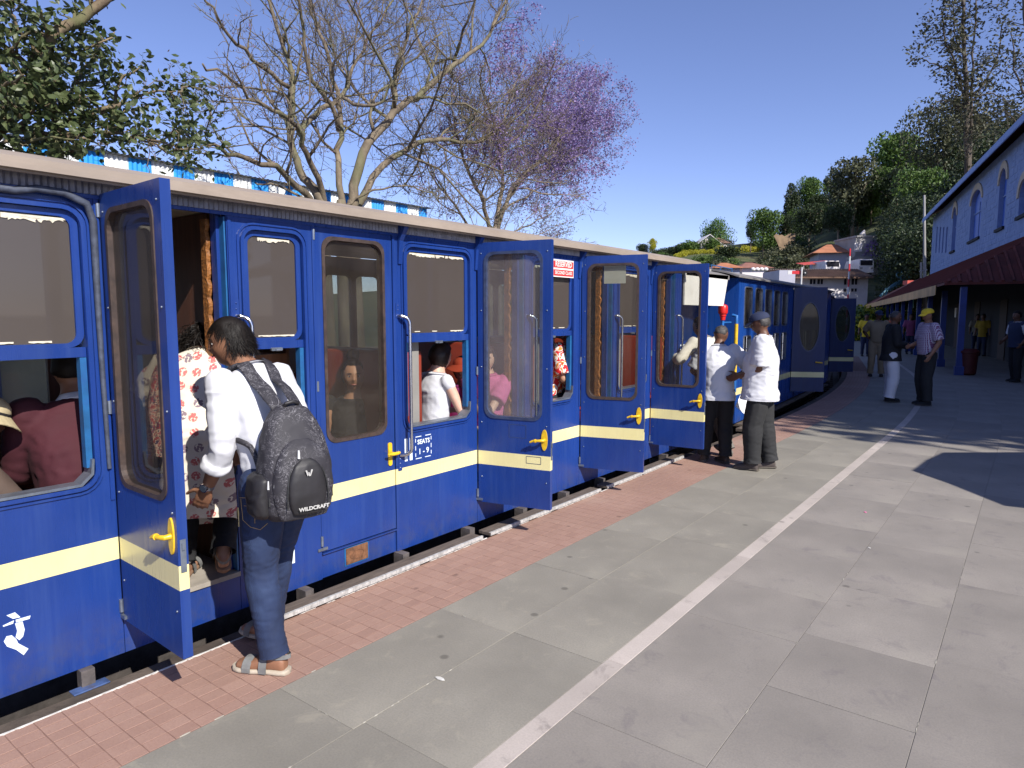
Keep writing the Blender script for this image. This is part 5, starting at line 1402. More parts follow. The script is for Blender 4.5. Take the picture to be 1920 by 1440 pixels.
# front pocket (plain black, arched) and its zip
def arch_panel(w, z0, z1, yo, dpt, n=16):
    rr = []
    for i in range(9):
        t = i/8; z = z0 + (z1-z0)*t
        ww = w*(math.sqrt(max(0.02, 1-((t-0.4)/0.62)**2)) if t > 0.4 else (0.75+0.25*math.sin(t/0.4*math.pi/2))); dd = dpt*(math.sin(math.pi*min(1, max(0.08, t*0.9+0.1)))**0.5)
        rr.append((lb((0, yo(z), z)), Vector((ww, 0, 0)), Vector((0, dd, 0))))
    return rr
mb = MB(); mb.loft(arch_panel(0.135, -0.225, 0.12, lambda z: -0.105 + 0.20*max(0, z)**1.3*1.6, 0.050), 24, 2.6); res, co = remesh(mb, 0.007, 3); put(res, folds(res, co, 0.004, (8, 8, 7), 8)); pk = obj('front_pocket', res, M_bagp, bp, world=False)
mb = MB(); mb.loft(arch_panel(0.085, -0.20, 0.04, lambda z: -0.150 + 0.14*max(0, z), 0.024), 24, 2.6); res, co = remesh(mb, 0.006, 2); put(res, folds(res, co, 0.003, (9, 9, 8), 2)); pk2 = obj('small_pocket', res, M_bagb, bp, world=False)
for sg in (-1,):
    mb = MB(); mb.loft([(lb((-0.148, 0.0, z)), Vector((w, 0, 0)), Vector((0, d, 0))) for z, w, d in ((-0.225, 0.02, 0.04), (-0.20, 0.045, 0.075), (-0.12, 0.05, 0.085), (-0.05, 0.042, 0.08), (-0.03, 0.02, 0.05))], 18, 2.5); res, co = remesh(mb, 0.007, 3); put(res, folds(res, co, 0.005, (10, 10, 12), 5)); obj('side_pocket', res, M_bagb, bp, world=False)
def zip_path(w, z0, z1, y, n=18):
    return [lb((-w*math.cos(math.pi*i/n), y + 0.03*math.sin(math.pi*i/n)**2, z0 + (z1-z0)*math.sin(math.pi*i/n)**0.8)) for i in range(n+1)]
mb = MB(); mb.tube(zip_path(0.142, -0.16, 0.16, -0.088), 0.0035, 6); mb.tube(zip_path(0.092, -0.17, 0.06, -0.158), 0.003, 6); obj('zip', mb, mat('zip_black', (0.03, 0.03, 0.03), 0.4, 0.2), bp, world=False)
mb = MB()
for p in ((-0.142, -0.085, -0.05), (-0.125, -0.11, -0.04), (-0.03, -0.14, 0.075)): mb.tube([lb(p), lb((p[0]-0.003, p[1]-0.006, p[2]-0.035))], [0.004, 0.006], 6)
obj('zip_pull', mb, mat('pull_white', (0.6, 0.6, 0.6), 0.5, 0.1), bp, world=False)
mb = MB(); mb.tube([lb((-0.03, 0.02, 0.235)), lb((-0.025, -0.015, 0.262)), lb((0.0, -0.022, 0.270)), lb((0.028, -0.012, 0.262)), lb((0.035, 0.02, 0.235))], 0.009, 8); obj('grab_loop', mb, M_bagb, bp, world=False, auto=50)
# lettering on the bag
def bag_text(txt, size, org, par):
    vs, fs = text_polys(txt, size, 0.001); mbx = MB(); o_ = Vector(org)
    mbx.add([lb(o_ + Vector((v[0]*1.1, 0, v[1]))) for v in vs], fs); return obj('maker_text', mbx, mat('print_grey', (0.45, 0.44, 0.42), 0.6, 0.1, 5, 0), par, world=False, fixn=False)
bag_text('WILDCRAFT', 0.022, (0.015, -0.180, -0.172), bp)
mb = MB(); z0 = 0.0; y = -0.180
for pts in ([(-0.016, 0.014), (-0.009, 0.014), (-0.003, -0.006), (-0.007, -0.012)], [(-0.004, 0.006), (0.002, 0.004), (0.004, -0.012), (-0.001, -0.012)], [(0.010, 0.016), (0.017, 0.014), (0.007, -0.012), (0.003, -0.010)]):
    mb.poly([pts], lambda a, b2, t: lb((a - 0.005, y - t, b2 - 0.02)), 0, 0.002)
obj('maker_logo', mb, MATS['print_grey'], bp, world=False)
# shoulder straps over the shirt
shirt = m1['top']; bvs = on_mesh(shirt, None, None)
Rb = Matrix.Rotation(brz - rz, 3, 'Z')
def bag_to_man(p): 
    wp = Matrix.Rotation(brz, 3, 'Z') @ lb(p) + Vector((bc.x, bc.y, bc.z-0.25)); return Mi @ (wp - Vector(L0))
def man_to_bag(p):
    wp = Matrix.Rotation(rz, 3, 'Z') @ p + Vector(L0); return Matrix.Rotation(-brz, 3, 'Z') @ (wp - Vector((bc.x, bc.y, bc.z-0.25)))
for sg in (-1, 1):
    sh = J['sp'][4]; xs, ys2, us = J['fr'][4]
    key = [bag_to_man((sg*0.045, 0.02, 0.235)), sh + xs*sg*0.045*1.66 + us*0.05*1.66 - ys2*0.06, sh + xs*sg*0.058*1.66 + us*0.055*1.66 + ys2*0.0, sh + xs*sg*0.066*1.66 + us*0.0 + ys2*0.10, J['sp'][2] + xs*sg*0.085*1.66 + ys2*0.09, J['sp'][1] + xs*sg*0.095*1.66 - ys2*0.05, bag_to_man((sg*0.10, 0.05, -0.20))]
    pts = []
    for i in range(len(key)-1):
        for q in range(7):
            t_ = q/7; p0, p1, p2, p3 = key[max(i-1, 0)], key[i], key[i+1], key[min(i+2, len(key)-1)]
            pts.append(0.5*((2*p1) + (-p0+p2)*t_ + (2*p0-5*p1+4*p2-p3)*t_*t_ + (-p0+3*p1-3*p2+p3)*t_**3))
    pts.append(key[-1]); vs = []; fs = []; nrm = []
    for i, p in enumerate(pts):
        h = bvs.find_nearest(p)
        if i < len(pts)*0.80 and i > 3: 
            q = h[0] + h[1]*0.010; p = p.lerp(q, 0.9) if (h[0]-p).length < 0.09 else p
        pts[i] = p; nrm.append(h[1])
    for i, p in enumerate(pts):
        tg = (pts[min(i+1, len(pts)-1)] - pts[max(i-1, 0)]).normalized(); sd = tg.cross(nrm[i]).normalized(); wdt = 0.033 if i < len(pts)*0.62 else 0.012
        n_ = sd.cross(tg).normalized()
        if n_.dot(nrm[i]) < 0: n_ = -n_
        for a, b2 in ((-1, 0.0), (-0.85, 0.006), (0.85, 0.006), (1, 0.0), (0.85, -0.006), (-0.85, -0.006)): vs.append(man_to_bag(p + sd*wdt*a + n_*b2))
    for i in range(len(pts)-1):
        for k in range(6): fs.append((i*6+k, i*6+(k+1) % 6, (i+1)*6+(k+1) % 6, (i+1)*6+k))
    fs.append(tuple(range(6))); fs.append(tuple((len(pts)-1)*6+k for k in range(6))[::-1])
    obj('shoulder_strap', MB().add(vs, fs), M_bagp, bp, world=False, smooth=True)

# --- woman stepping in through the first door
rz = face_rz((-1, 0.75)); L0 = (-0.30, 1.80, 0.272)
J = skeleton(1.54, lean=(16, 52), pelvis=(0.0, -0.06), pz=0.47, footL=(-0.10, 0.0), footR=(0.11, -0.10, 0.07, 30), handL=(-0.22, 0.42, 0.95), handR=(0.22, 0.40, 0.95), head=(30, -10), toeL=8, toeR=-10, kneeR=(0.1, 1, 0))
M_flor = floral()
w2 = person('woman in cream tunic with red flowers stepping into the first open door', L0, rz, J, cat='person', skinm=SK_tan, female=True, voxel=0.009, top=M_flor, bottom=C_black, shoes='sandal', shoe_mat=mat('sandal_tan', (0.22, 0.13, 0.08), 0.8, 0.2), sleeve='long', hem=0.27, seed=9, hair='bob', infl=0.016, zoff=0.272, amp=0.008, fat=1.1)
oo = w2['oo']
mb = strands(J, 1700, 'bob', 0.20, 0.006, 2.2, 11, down=0.35, segs=12, base_off=0.012, spread=0.22, hang=True)
oo('hair_strands', mb, M_hair, fixn=False)
# red scarf over the shoulder
M_scarf = splotch('scarf_print', (0.33, 0.05, 0.06), (0.6, 0.45, 0.35), (0.07, 0.05, 0.10), 45)
mb = MB(); xs, ys2, us = J['fr'][3]; vs = []
path = [J['sp'][5] + xs*0.06 - ys2*0.03, J['sp'][4] - xs*0.10 - ys2*0.085, J['sp'][3] - xs*0.15 - ys2*0.115, J['sp'][2] - xs*0.165 - ys2*0.11, J['sp'][1] - xs*0.165 - ys2*0.10, J['sp'][0] - xs*0.16 - ys2*0.11, J['sp'][0] - xs*0.155 - ys2*0.12 - us*0.14]
n = len(path)
for i, p in enumerate(path):
    for q in range(7):
        u_ = (q-3)/3; vs.append(p + xs*u_*0.045 - ys2*(0.012*math.cos(q*2.1+i) + 0.01*(1-u_*u_)))
fs = [(i*7+q, i*7+q+1, (i+1)*7+q+1, (i+1)*7+q) for i in range(n-1) for q in range(6)]
me = mkmesh('scarf', MB().add(vs, fs), False, True); sc_ = oo('scarf', me, M_scarf); md = sc_.modifiers.new('t', 'SOLIDIFY'); md.thickness = 0.004; md2 = sc_.modifiers.new('s', 'SUBSURF'); md2.levels = md2.render_levels = 2

def seated(lab, target, d, H, **k):
    """seated figure whose head centre is at a measured point"""
    rz = face_rz(d); lean = k.pop('lean', (4, 6)); hd_ = k.pop('head', (5, 0)); tw = k.pop('twist', 0); side_ = k.pop('side', 0)
    hl = k.pop('handL', (-0.10, 0.38, 0.15)); hr = k.pop('handR', (0.10, 0.38, 0.15)); sw = k.pop('shw', 0.108); pl = k.pop('poleL', (-0.6, -0.6, -0.3)); pr_ = k.pop('poleR', (0.6, -0.6, -0.3))
    pz = 0.52
    J = skeleton(H, lean=lean, side=side_, twist=tw, pz=pz, seated=True, footL=(-0.10, 0.44), footR=(0.10, 0.44), handL=(hl[0], hl[1], hl[2]+pz), handR=(hr[0], hr[1], hr[2]+pz), head=hd_, shw=sw, poleL=pl, poleR=pr_)
    # thighs forward, feet on the floor below the knees
    for s_, sg in (('L', -1), ('R', 1)):
        J['kn'+s_] = J['hip'+s_] + Vector((sg*0.02, 0.20*H, 0.01)); J['an'+s_] = J['kn'+s_] + Vector((0, -0.10*H, -0.17*H))
    sft = place_head(J, rz, target)
    return person(lab, (sft.x, sft.y), rz, J, zoff=sft.z, **k), J
p3, _ = seated('heavy man in maroon jumper with white collar seated behind the leftmost open window', hx(134, 690, -0.62), (-1, 0.15), 1.72, lean=(6, 16), fat=1.45, skinm=SK_mid, voxel=0.012, top=C_maroon, bottom=C_black, sleeve='long', hem=0.05, infl=0.02, seed=21, shw=0.12, amp=0.008, shoes=None, hands=True, collar=False)
cl = MB(); J = p3['J']; x, y, u = J['fr'][5]; c = J['sp'][5]
cl.loft([(c - u*0.012, x*0.085, y*0.085), (c + u*0.004, x*0.088, y*0.090), (c + u*0.030, x*0.068, y*0.072), (c + u*0.034, x*0.058, y*0.060)], 24); p3['oo']('collar', cl, C_white, auto=50)
seated('person in a straw hat with black band at the left edge of the leftmost window', hx(-38, 785, -0.55), (0.15, 1), 1.62, skinm=SK_dark, voxel=0.014, top=cloth('brown', (0.09, 0.06, 0.045)), bottom=C_navy, hat=('straw', C_straw), seed=22, head=(25, 0), shoes=None)
p5, J5 = seated('young woman with a hair bun and black top behind the closed door glass', hx(664, 704, -0.66), (0.80, -0.62), 1.66, skinm=SK_tan, female=True, fat=1.15, voxel=0.0065, top=C_black, bottom=M_denim, sleeve='none', seed=23, hair='pulled', head=(4, -3), handL=(-0.16, 0.34, 0.02), handR=(0.15, 0.30, 0.02), lean=(6, 10), shoes=None, infl=0.010, collar=False, poleL=(-1, -0.3, -0.2), poleR=(1, -0.3, -0.2))
mb = MB(); H5 = J5['H']; mb.ball(J5['head'] + J5['hz']*0.083*H5 - J5['hy']*0.015*H5, 0.030*H5, 0.030*H5, 0.028*H5, (J5['hx'], J5['hy'], J5['hz'])); res, co = remesh(mb, 0.006, 1); put(res, folds(res, co, 0.006, (30, 30, 30), 2)); p5['oo']('hair_bun', res, M_hair)
p6, J6 = seated('pale woman in sleeveless white top facing away inside the second window', hx(826, 668, -0.50), (0.22, 1), 1.56, fat=0.85, shw=0.098, skinm=SK_fair, female=True, voxel=0.009, top=C_white, bottom=C_grey, sleeve='none', seed=24, hair='bob', hairm=M_hairb, head=(12, 0), lean=(4, 8), handL=(-0.05, 0.26, 0.20), handR=(0.02, 0.26, 0.22), poleL=(-0.5, -0.5, -1), poleR=(1.0, -0.2, -0.8), shoes=None, infl=0.008)
seated('smiling passenger in orange red hat and pink jacket inside the second window', hx(868, 692, -0.70), (0.25, -1), 1.56, skinm=SK_tan, female=True, voxel=0.010, top=C_pink, bottom=C_black, sleeve='long', seed=25, hair='bob', hat=('sun', C_orange), head=(0, 10), handL=(-0.05, 0.30, 0.2), handR=(0.05, 0.30, 0.2), shoes=None)
p9, J9 = seated('passenger in pink with hands on lap seen through the hazy open door glass', hx(912, 672, -0.50), (0.55, -0.8), 1.56, skinm=SK_fair, female=True, voxel=0.010, top=cloth('pink_pale', (0.62, 0.14, 0.30)), bottom=C_grey, sleeve='short', seed=26, hair='bob', hairm=M_hairb, handL=(0.03, 0.34, 0.10), handR=(-0.03, 0.34, 0.10), shoes=None, head=(10, 0))
p8, J8 = seated('passenger in red and white printed dress seated at the third window', hx(1032, 618, -0.52), (0.3, 1), 1.58, skinm=SK_tan, female=True, fat=1.25, voxel=0.010, top=splotch('red_print', (0.62, 0.012, 0.015), (0.75, 0.70, 0.62), (0.70, 0.22, 0.02), 14), bottom=C_black, sleeve='short', seed=27, hair='bob', hairm=M_hairg, head=(8, 10), infl=0.018, shoes=None, handR=(0.12, 0.2, 0.12), shw=0.115)

# --- men on the platform by the coach end
rz = face_rz((-0.42, 0.90)); q = hz(1347, 868); L0 = (q.x - 0.03, q.y, 0)
J = skeleton(1.53, lean=(3, 12), footL=(-0.13, 0.06), footR=(0.10, 0.0), handL=(-0.20, 0.30, 0.95), handR=(0.30, 0.22, 0.98), poleL=(-0.7, -1, -0.4), poleR=(0.8, -0.9, -0.5), head=(22, -38), toeL=10, toeR=-25)
person('balding man in untucked white shirt and black trousers by the end of the first coach', L0, rz, J, skinm=SK_dark, voxel=0.009, fat=1.25, top=C_white, bottom=C_black, hair='thin', hairm=M_hairg, sleeve='short', hem=0.07, seed=31, wide=1.2, shoe_mat=cloth('shoe_brown', (0.06, 0.04, 0.03)), infl=0.018, amp=0.008)
rz = face_rz((-0.96, -0.22)); q = hz(1425, 881); L0 = (q.x - 0.02, q.y + 0.02, 0)
J = skeleton(1.66, lean=(-2, 3), pelvis=(0, 0.0), footL=(-0.09, 0.06), footR=(0.10, -0.10), handL=(-0.06, 0.23, 1.00), handR=(0.10, 0.25, 1.00), poleL=(-0.5, -1, -0.4), poleR=(0.6, -0.9, -0.4), head=(16, 0), toeL=12, toeR=-15)
pc, Jc = person('man in navy cap and loose white shirt holding a sheet of paper on the platform', L0, rz, J, skinm=SK_dark, voxel=0.009, fat=1.35, top=C_white, bottom=C_char, hair='short', hairm=M_hairg, hat=('cap', C_navy), sleeve='short', hem=0.075, seed=32, wide=1.45, infl=0.022, front=0.02, shoe_mat=cloth('shoe_grey', (0.07, 0.055, 0.05)), amp=0.009), J
mb = MB(); vs = [hx(1412, 700, 0.60), hx(1440, 742, 0.72), hx(1412, 790, 0.66), hx(1379, 762, 0.52)]; nn = (vs[1]-vs[0]).cross(vs[2]-vs[0]).normalized()*0.0015
n = 6; V = []
for i in range(n+1):
    for j in range(n+1):
        u_, w_ = i/n, j/n; p = vs[0].lerp(vs[1], u_).lerp(vs[3].lerp(vs[2], u_), w_) + nn*8*math.sin(w_*3.1)*1.5; V.append(p)
F = [(i*(n+1)+j, (i+1)*(n+1)+j, (i+1)*(n+1)+j+1, i*(n+1)+j+1) for i in range(n) for j in range(n)]
obj('paper_sheet', MB().add(V, F).add([v+nn for v in V], [f_[::-1] for f_ in F]), mat('paper_white', (0.74, 0.74, 0.76), 0.8, 0.05, 8, 0.05), lab='white sheet of paper in the hands of the man in the navy cap', cat='paper', smooth=True, fixn=False)
# climbing man hidden behind the last door
rz = face_rz((-0.9, 0.35)); q = hz(1318, 862)
L0 = (0.16, 7.75, 0)
J = skeleton(1.66, lean=(10, 18), pelvis=(0, 0.02), pz=0.51, footL=(-0.10, 0.20, 0.05), footR=(0.10, -0.20, 0.0, 24), handL=(-0.25, 0.34, 1.15), handR=(0.16, 0.34, 1.22), poleL=(-1, -1, -0.4), head=(10, 0))
person('man in grey trousers climbing in behind the last open door of the first coach', L0, rz, J, skinm=SK_mid, voxel=0.011, top=C_cream, bottom=C_grey, sleeve='rolled', seed=33, wide=1.2, shoe_mat=C_grey, fat=1.1)
# --- figures in the shade
q = hz(1665, 753); J = skeleton(1.70, lean=(0, 4), footL=(-0.11, 0.03), footR=(0.11, -0.02), handL=(-0.02, 0.26, 1.08), handR=(0.12, 0.27, 1.06), poleL=(-0.6, -1, -0.5), poleR=(0.6, -1, -0.5), head=(10, -15), toeL=12, toeR=-12)
person('grey haired man in dark jacket and loose white trousers in the shade', (q.x, q.y, 0), face_rz((0.75, 0.35)), J, skinm=SK_dark, voxel=0.014, top=C_black, bottom=cloth('offwhite', (0.66, 0.65, 0.68), var=0.04), sleeve='long', hem=0.07, hair='thin', hairm=M_hairg, seed=41, wide=1.5, fat=1.2, infl=0.02)
q = hz(1733, 759); J = skeleton(1.74, lean=(0, 2), footL=(-0.14, 0.03), footR=(0.12, -0.02), handR=(0.08, 0.28, 1.08), handL=(-0.27, 0.10, 0.93), poleL=(-0.3, -1, 0), poleR=(0.6, -1, -0.5), head=(8, 10), toeL=16, toeR=-14)
person('man in yellow cap and checked purple shirt talking in the shade', (q.x, q.y, 0), face_rz((-0.80, -0.60)), J, skinm=SK_mid, voxel=0.013, top=checked('check_purple', (0.16, 0.03, 0.13), (0.55, 0.50, 0.58), 14), bottom=C_char, hat=('cap', C_yel), sleeve='short', hem=0.0, hair='short', seed=42, wide=1.3, fat=1.15, belt=C_black, infl=0.016)
q = hz(1641, 706); J = skeleton(1.74, footL=(-0.13, 0), footR=(0.13, 0), handL=(-0.16, -0.10, 0.98), handR=(0.16, -0.10, 0.98), poleL=(-1, -0.4, 0), poleR=(1, -0.4, 0), head=(4, 20))
person('policeman in khaki uniform standing by the far coach', (q.x, q.y, 0), face_rz((0.25, -1)), J, skinm=SK_dark, voxel=0.016, top=C_khaki, bottom=C_khaki, hat=('cap', C_navy), sleeve='short', hem=0.0, seed=43, wide=1.2, fat=1.15, belt=C_black, hands=True)
q = hz(1902, 716); J = skeleton(1.72, footL=(-0.15, 0.05), footR=(0.12, -0.08), handL=(-0.28, 0.12, 0.95), handR=(0.20, 0.22, 1.0), head=(5, 0), poleL=(-0.3, -1, 0))
pv = person('man in dark waistcoat over a white short sleeved shirt at the right edge', (q.x, q.y, 0), face_rz((-0.75, -0.65)), J, skinm=SK_dark, voxel=0.014, top=C_white, bottom=C_black, sleeve='short', hem=0.0, seed=44, wide=1.2, fat=1.1)
sv = shirt_mesh(J, 'none', 0.03, 1.1, 0.028, voxel=0.018, seed=45, amp=0.005); pv['oo']('waistcoat', sv, C_navy)
# passengers glimpsed in the second coach, people beyond the canopy
W2 = wm(c2)
pp = W2 @ Vector((-0.30, 3.75, 1.38)); seated('passenger in white behind the oval door glass of the second coach', pp, (0.6, -0.8), 1.6, skinm=SK_mid, voxel=0.02, top=C_white, bottom=C_grey, seed=51, shoes=None, facemarks=False)
pp = W2 @ Vector((-0.32, 2.35, 1.22)); seated('passenger in red shirt behind a low window of the second coach', pp, (0.7, -0.7), 1.6, skinm=SK_mid, voxel=0.02, top=cloth('red', (0.5, 0.02, 0.05)), bottom=C_grey, seed=52, shoes=None, facemarks=False)
far_tops = [(1621, 668, C_yel, 'person in yellow top far along the platform beside the last coach'), (1668, 664, cloth('orange_shaded', (0.40, 0.08, 0.03)), 'person in orange beyond the station canopy'),
            (1704, 664, cloth('pink_shaded', (0.30, 0.07, 0.16)), 'person in pink beyond the station canopy'), (1840, 668, cloth('yellow_shaded', (0.33, 0.22, 0.02)), 'person in yellow in the dark of the station canopy'), (1828, 664, cloth('cream_shaded', (0.24, 0.22, 0.17)), 'person in cream in the dark of the station canopy')]  # dimmed tops: cloth colour darkened to stand in for shade
for i, (px, py, m, lb_) in enumerate(far_tops):
    q = hz(px, py); J = skeleton(1.66, head=(3, 10)); person(lb_, (q.x, q.y, 0), face_rz((0.3*(-1)**i, -1)), J, skinm=SK_dark, voxel=0.026, top=m, bottom=C_navy, seed=60+i, facemarks=False, hands=False, collar=False)
# ------------------------------------------------------------------ station building and canopy (axis turned 12.5 degrees)
NA = Vector((math.cos(AEND), math.sin(AEND), 0)); UA = Vector((-math.sin(AEND), math.cos(AEND), 0))
def cu(c, u, z=0.0): return NA*c + UA*u + Vector((0, 0, z))
def wallhit(px, py, c=8.8):
    p = hp(px, py, NA, c); return (p.dot(UA), p.z)
def stonewall_mat():
    m, t, b = nt('blue_stone'); v = coord(t, 'Object')
    c = ramp(t, tex_noise(t, v, 2.2, 5), [(0.3, (0.16, 0.24, 0.45)), (0.7, (0.22, 0.30, 0.52))])
    c = mixc(t, ramp(t, tex_noise(t, v, 9, 6, .7), [(0.55, (0, 0, 0)), (0.72, (.5,)*3)]), c, (0.10, 0.14, 0.27)); t.links.new(c, b.inputs[0]); b.inputs['Roughness'].default_value = 0.85
    bump(t, b, tex_noise(t, v, 18, 5, 0.65), 0.6, 0.03); return m
M_stone = stonewall_mat(); M_winblue = mat('window_blue', (0.035, 0.11, 0.46), 0.5, 0.12, 6, 0.1); M_arch = mat('arch_cream', (0.42, 0.36, 0.28), 0.8, 0.15, 9, 0.3)
M_rtile = mat('roof_tiles', (0.12, 0.026, 0.020), 0.85, 0.3, 3, 0.4, 12, dirt=(0.06, 0.03, 0.02)); M_tan = mat('fascia_tan', (0.55, 0.34, 0.15), 0.8, 0.2, 1.2, 0.3, 10, dirt=(0.22, 0.14, 0.08))
M_postb = mat('post_blue', (0.01, 0.035, 0.20), 0.5, 0.15, 6, 0.1); M_valance = mat('valance', (0.20, 0.30, 0.58), 0.7, 0.1, 6, 0.1)
M_darkwall = mat('ground_floor_wall', (0.009, 0.010, 0.016), 0.85, 0.2, 2, 0.2); M_door = mat('door_brown', (0.03, 0.014, 0.009), 0.7, 0.2, 4, 0.2)  # wall base near black, standing in for deep shade under the canopy
U0, U1, CW, ZE = 8.7, 51.3, 8.8, 7.85
st = thing('station_building', 'blue painted stone station building with arched windows and a long red roof', 'station building', tuple(cu(10, 30)), 0)
wins_ = []
RV = 0.5
for (x0, y0, x1, y1, arch) in ((1817, 362, 1836, 448, True), (1869, 323, 1882, 427, True), (1909, 340, 1926, 402, True), (1783, 393, 1790, 470, True)):
    a = wallhit((x0+x1)/2, y1); bq = wallhit((x0+x1)/2, y0); ua = wallhit(x0, y1)[0]; ub = wallhit(x1, y1)[0]
    wins_.append((min(ua, ub), max(ua, ub), a[1], bq[1], True))
for x in (1754.5, 1760.5, 1766.5, 1773): 
    a = wallhit(x, 474); bq = wallhit(x, 428); wins_.append((a[0]-0.28, a[0]+0.28, a[1], bq[1], False))
hole_loops = []
for (a, b, z0, z1, ar) in wins_:
    if ar:
        r = (b-a)/2; L_ = [(a, z0), (b, z0), (b, z1-min(r, RV))] + [((a+b)/2 + r*math.cos(R(q)), z1-min(r, RV) + min(r, RV)*math.sin(R(q))) for q in range(20, 180, 20)] + [(a, z1-min(r, RV))]
    else: L_ = rect(a, b, z0, z1)
    hole_loops.append(L_)
wf = lambda c0: (lambda a, z, t: cu(c0 + t, a, z))
mb = MB(); mb.poly([rect(U0, U1, 4.10, ZE)] + [h[::-1] for h in hole_loops], wf(CW), 0, 0.35); wl_ = obj('wall', mb, M_stone, st)
# coursed stone blocks, standing slightly proud
blk = MB(); nblk = 0; z = 4.14; row = 0; rg = random.Random(5); blocks = []
def inhole(a, b, z0, z1):
    for (ha, hb, hz0, hz1, _) in wins_:
        if b > ha-0.22 and a < hb+0.22 and z1 > hz0-0.15 and z0 < hz1+0.30: return True
    return False
while z < ZE-0.15:
    h_ = rg.uniform(0.20, 0.30); u_ = 26.5 + rg.random()*0.3
    while u_ < U1-0.5:
        L_ = rg.uniform(0.30, 0.75); e = min(u_+L_, U1-0.02)
        if not inhole(u_, e, z, z+h_): blocks.append((u_+0.012, e-0.012, z+0.01, z+h_-0.01, rg.uniform(0.005, 0.018)))
        u_ = e
    z += h_
blocks.sort(key=lambda q: q[0])
for i, (a, b, z0, z1, p) in enumerate(blocks):
    tgt = MB(); q = min(0.03, (b-a)*0.2); j = [rg.uniform(-0.008, 0.008) for _ in range(4)]
    P = [cu(CW+0.002, a, z0), cu(CW+0.002, b, z0), cu(CW+0.002, b, z1), cu(CW+0.002, a, z1), cu(CW-p+j[0], a+q, z0+q), cu(CW-p+j[1], b-q, z0+q), cu(CW-p+j[2], b-q, z1-q), cu(CW-p+j[3], a+q, z1-q)]
    F = [(4, 5, 6, 7), (0, 1, 5, 4), (1, 2, 6, 5), (2, 3, 7, 6), (3, 0, 4, 7)]
    if i < 290: obj('stone_block', MB().add(P, F), M_stone, wl_)
    else: blk.add(P, F)
o = obj('stone_block_field', blk, M_stone, wl_); o['kind'] = 'stuff'
for (a, b, z0, z1, ar), hl in zip(wins_, hole_loops):
    mb = MB(); mb.poly([hl], wf(CW), 0.16, 0.20); w = obj('window', mb, M_winblue, st)
    if ar:
        r = (b-a)/2; c = (a+b)/2; R2 = r+0.24; rv = min(r, RV)
        arch = [(c + R2*math.cos(R(q)), z1-rv + (rv+.30)*math.sin(R(q))) for q in range(0, 181, 15)] + [(c + (r+.02)*math.cos(R(q)), z1-rv + (rv+.02)*math.sin(R(q))) for q in range(180, -1, -15)]
        mb = MB(); mb.poly([arch], wf(CW), -0.05, 0.02); obj('arch_hood', mb, M_arch, w)
        mb = MB(); mb.poly([rect(a-0.1, b+0.1, z0-0.12, z0-0.01)], wf(CW), -0.08, 0.05); obj('window_sill', mb, M_darkwall, w)
        mb = MB(); mb.poly([rect(c-0.03, c+0.03, z0, z1-rv)], wf(CW), 0.13, 0.16); mb.poly([rect(a, b, z0+(z1-z0)*0.55, z0+(z1-z0)*0.55+0.06)], wf(CW), 0.125, 0.158); obj('glazing_bar', mb, M_stone, w)
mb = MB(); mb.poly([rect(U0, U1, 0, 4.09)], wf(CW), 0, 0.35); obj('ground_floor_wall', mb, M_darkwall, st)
for u_ in (24, 29, 34, 39, 44):
    mb = MB(); mb.poly([rect(u_, u_+1.1, 0, 2.2)], wf(CW), -0.03, 0.0); obj('door', mb, M_door, st)
mb = MB()
for c0, c1, u0, u1 in ((CW, 17, U0, U0+0.35), (CW, 17, U1-0.35, U1)):
    P = [cu(c0+.352, u0, 0), cu(c1, u0, 0), cu(c1, u0, ZE), cu((c0+c1)/2, u0, ZE+2.4), cu(c0+.352, u0, ZE)]; Q = [p + UA*(u1-u0) for p in P]
    mb.add(P+Q, [(0, 1, 2, 3, 4), (9, 8, 7, 6, 5)] + [(i, i+5, (i+1) % 5+5, (i+1) % 5) for i in range(5)])
mb.poly([rect(U0, U1, 0, ZE)], wf(17), 0, 0.3); obj('end_wall', mb, M_stone, st)
# main roof
def roofsheet(c0, z0, c1, z1, u0, u1, th=0.08):
    P = [cu(c0, u0, z0), cu(c1, u0, z1), cu(c1, u1, z1), cu(c0, u1, z0)]; Q = [p + Vector((0, 0, th)) for p in P]
    return MB().add(P+Q, [(3, 2, 1, 0), (4, 5, 6, 7)] + [(i, (i+1) % 4, (i+1) % 4+4, i+4) for i in range(4)])
mc = (CW+17)/2
obj('roof', merge(roofsheet(CW-0.55, ZE-0.05, mc, ZE+2.45, U0-0.5, U1+0.6), roofsheet(17.6, ZE-0.05, mc, ZE+2.45, U0-0.5, U1+0.6)), M_rtile, st)
vs, fs = [], []; n = int((U1-U0+1)/0.16)
for i in range(n):
    a = U0-0.5+i*0.16; b = a+0.15; vs_ = [cu(CW-0.56, a, ZE+0.0), cu(CW-0.56, b, ZE+0.0), cu(CW-0.56, b, ZE-0.20), cu(CW-0.56, (a+b)/2, ZE-0.28), cu(CW-0.56, a, ZE-0.20)]
    k = len(vs); vs += vs_ + [p - NA*0.015 for p in vs_]; fs += [tuple(k+q for q in range(5)), tuple(k+5+q for q in (4, 3, 2, 1, 0))] + [(k+q, k+5+q, k+5+(q+1) % 5, k+(q+1) % 5) for q in range(5)]
obj('scalloped_valance', MB().add(vs, fs), M_valance, st)
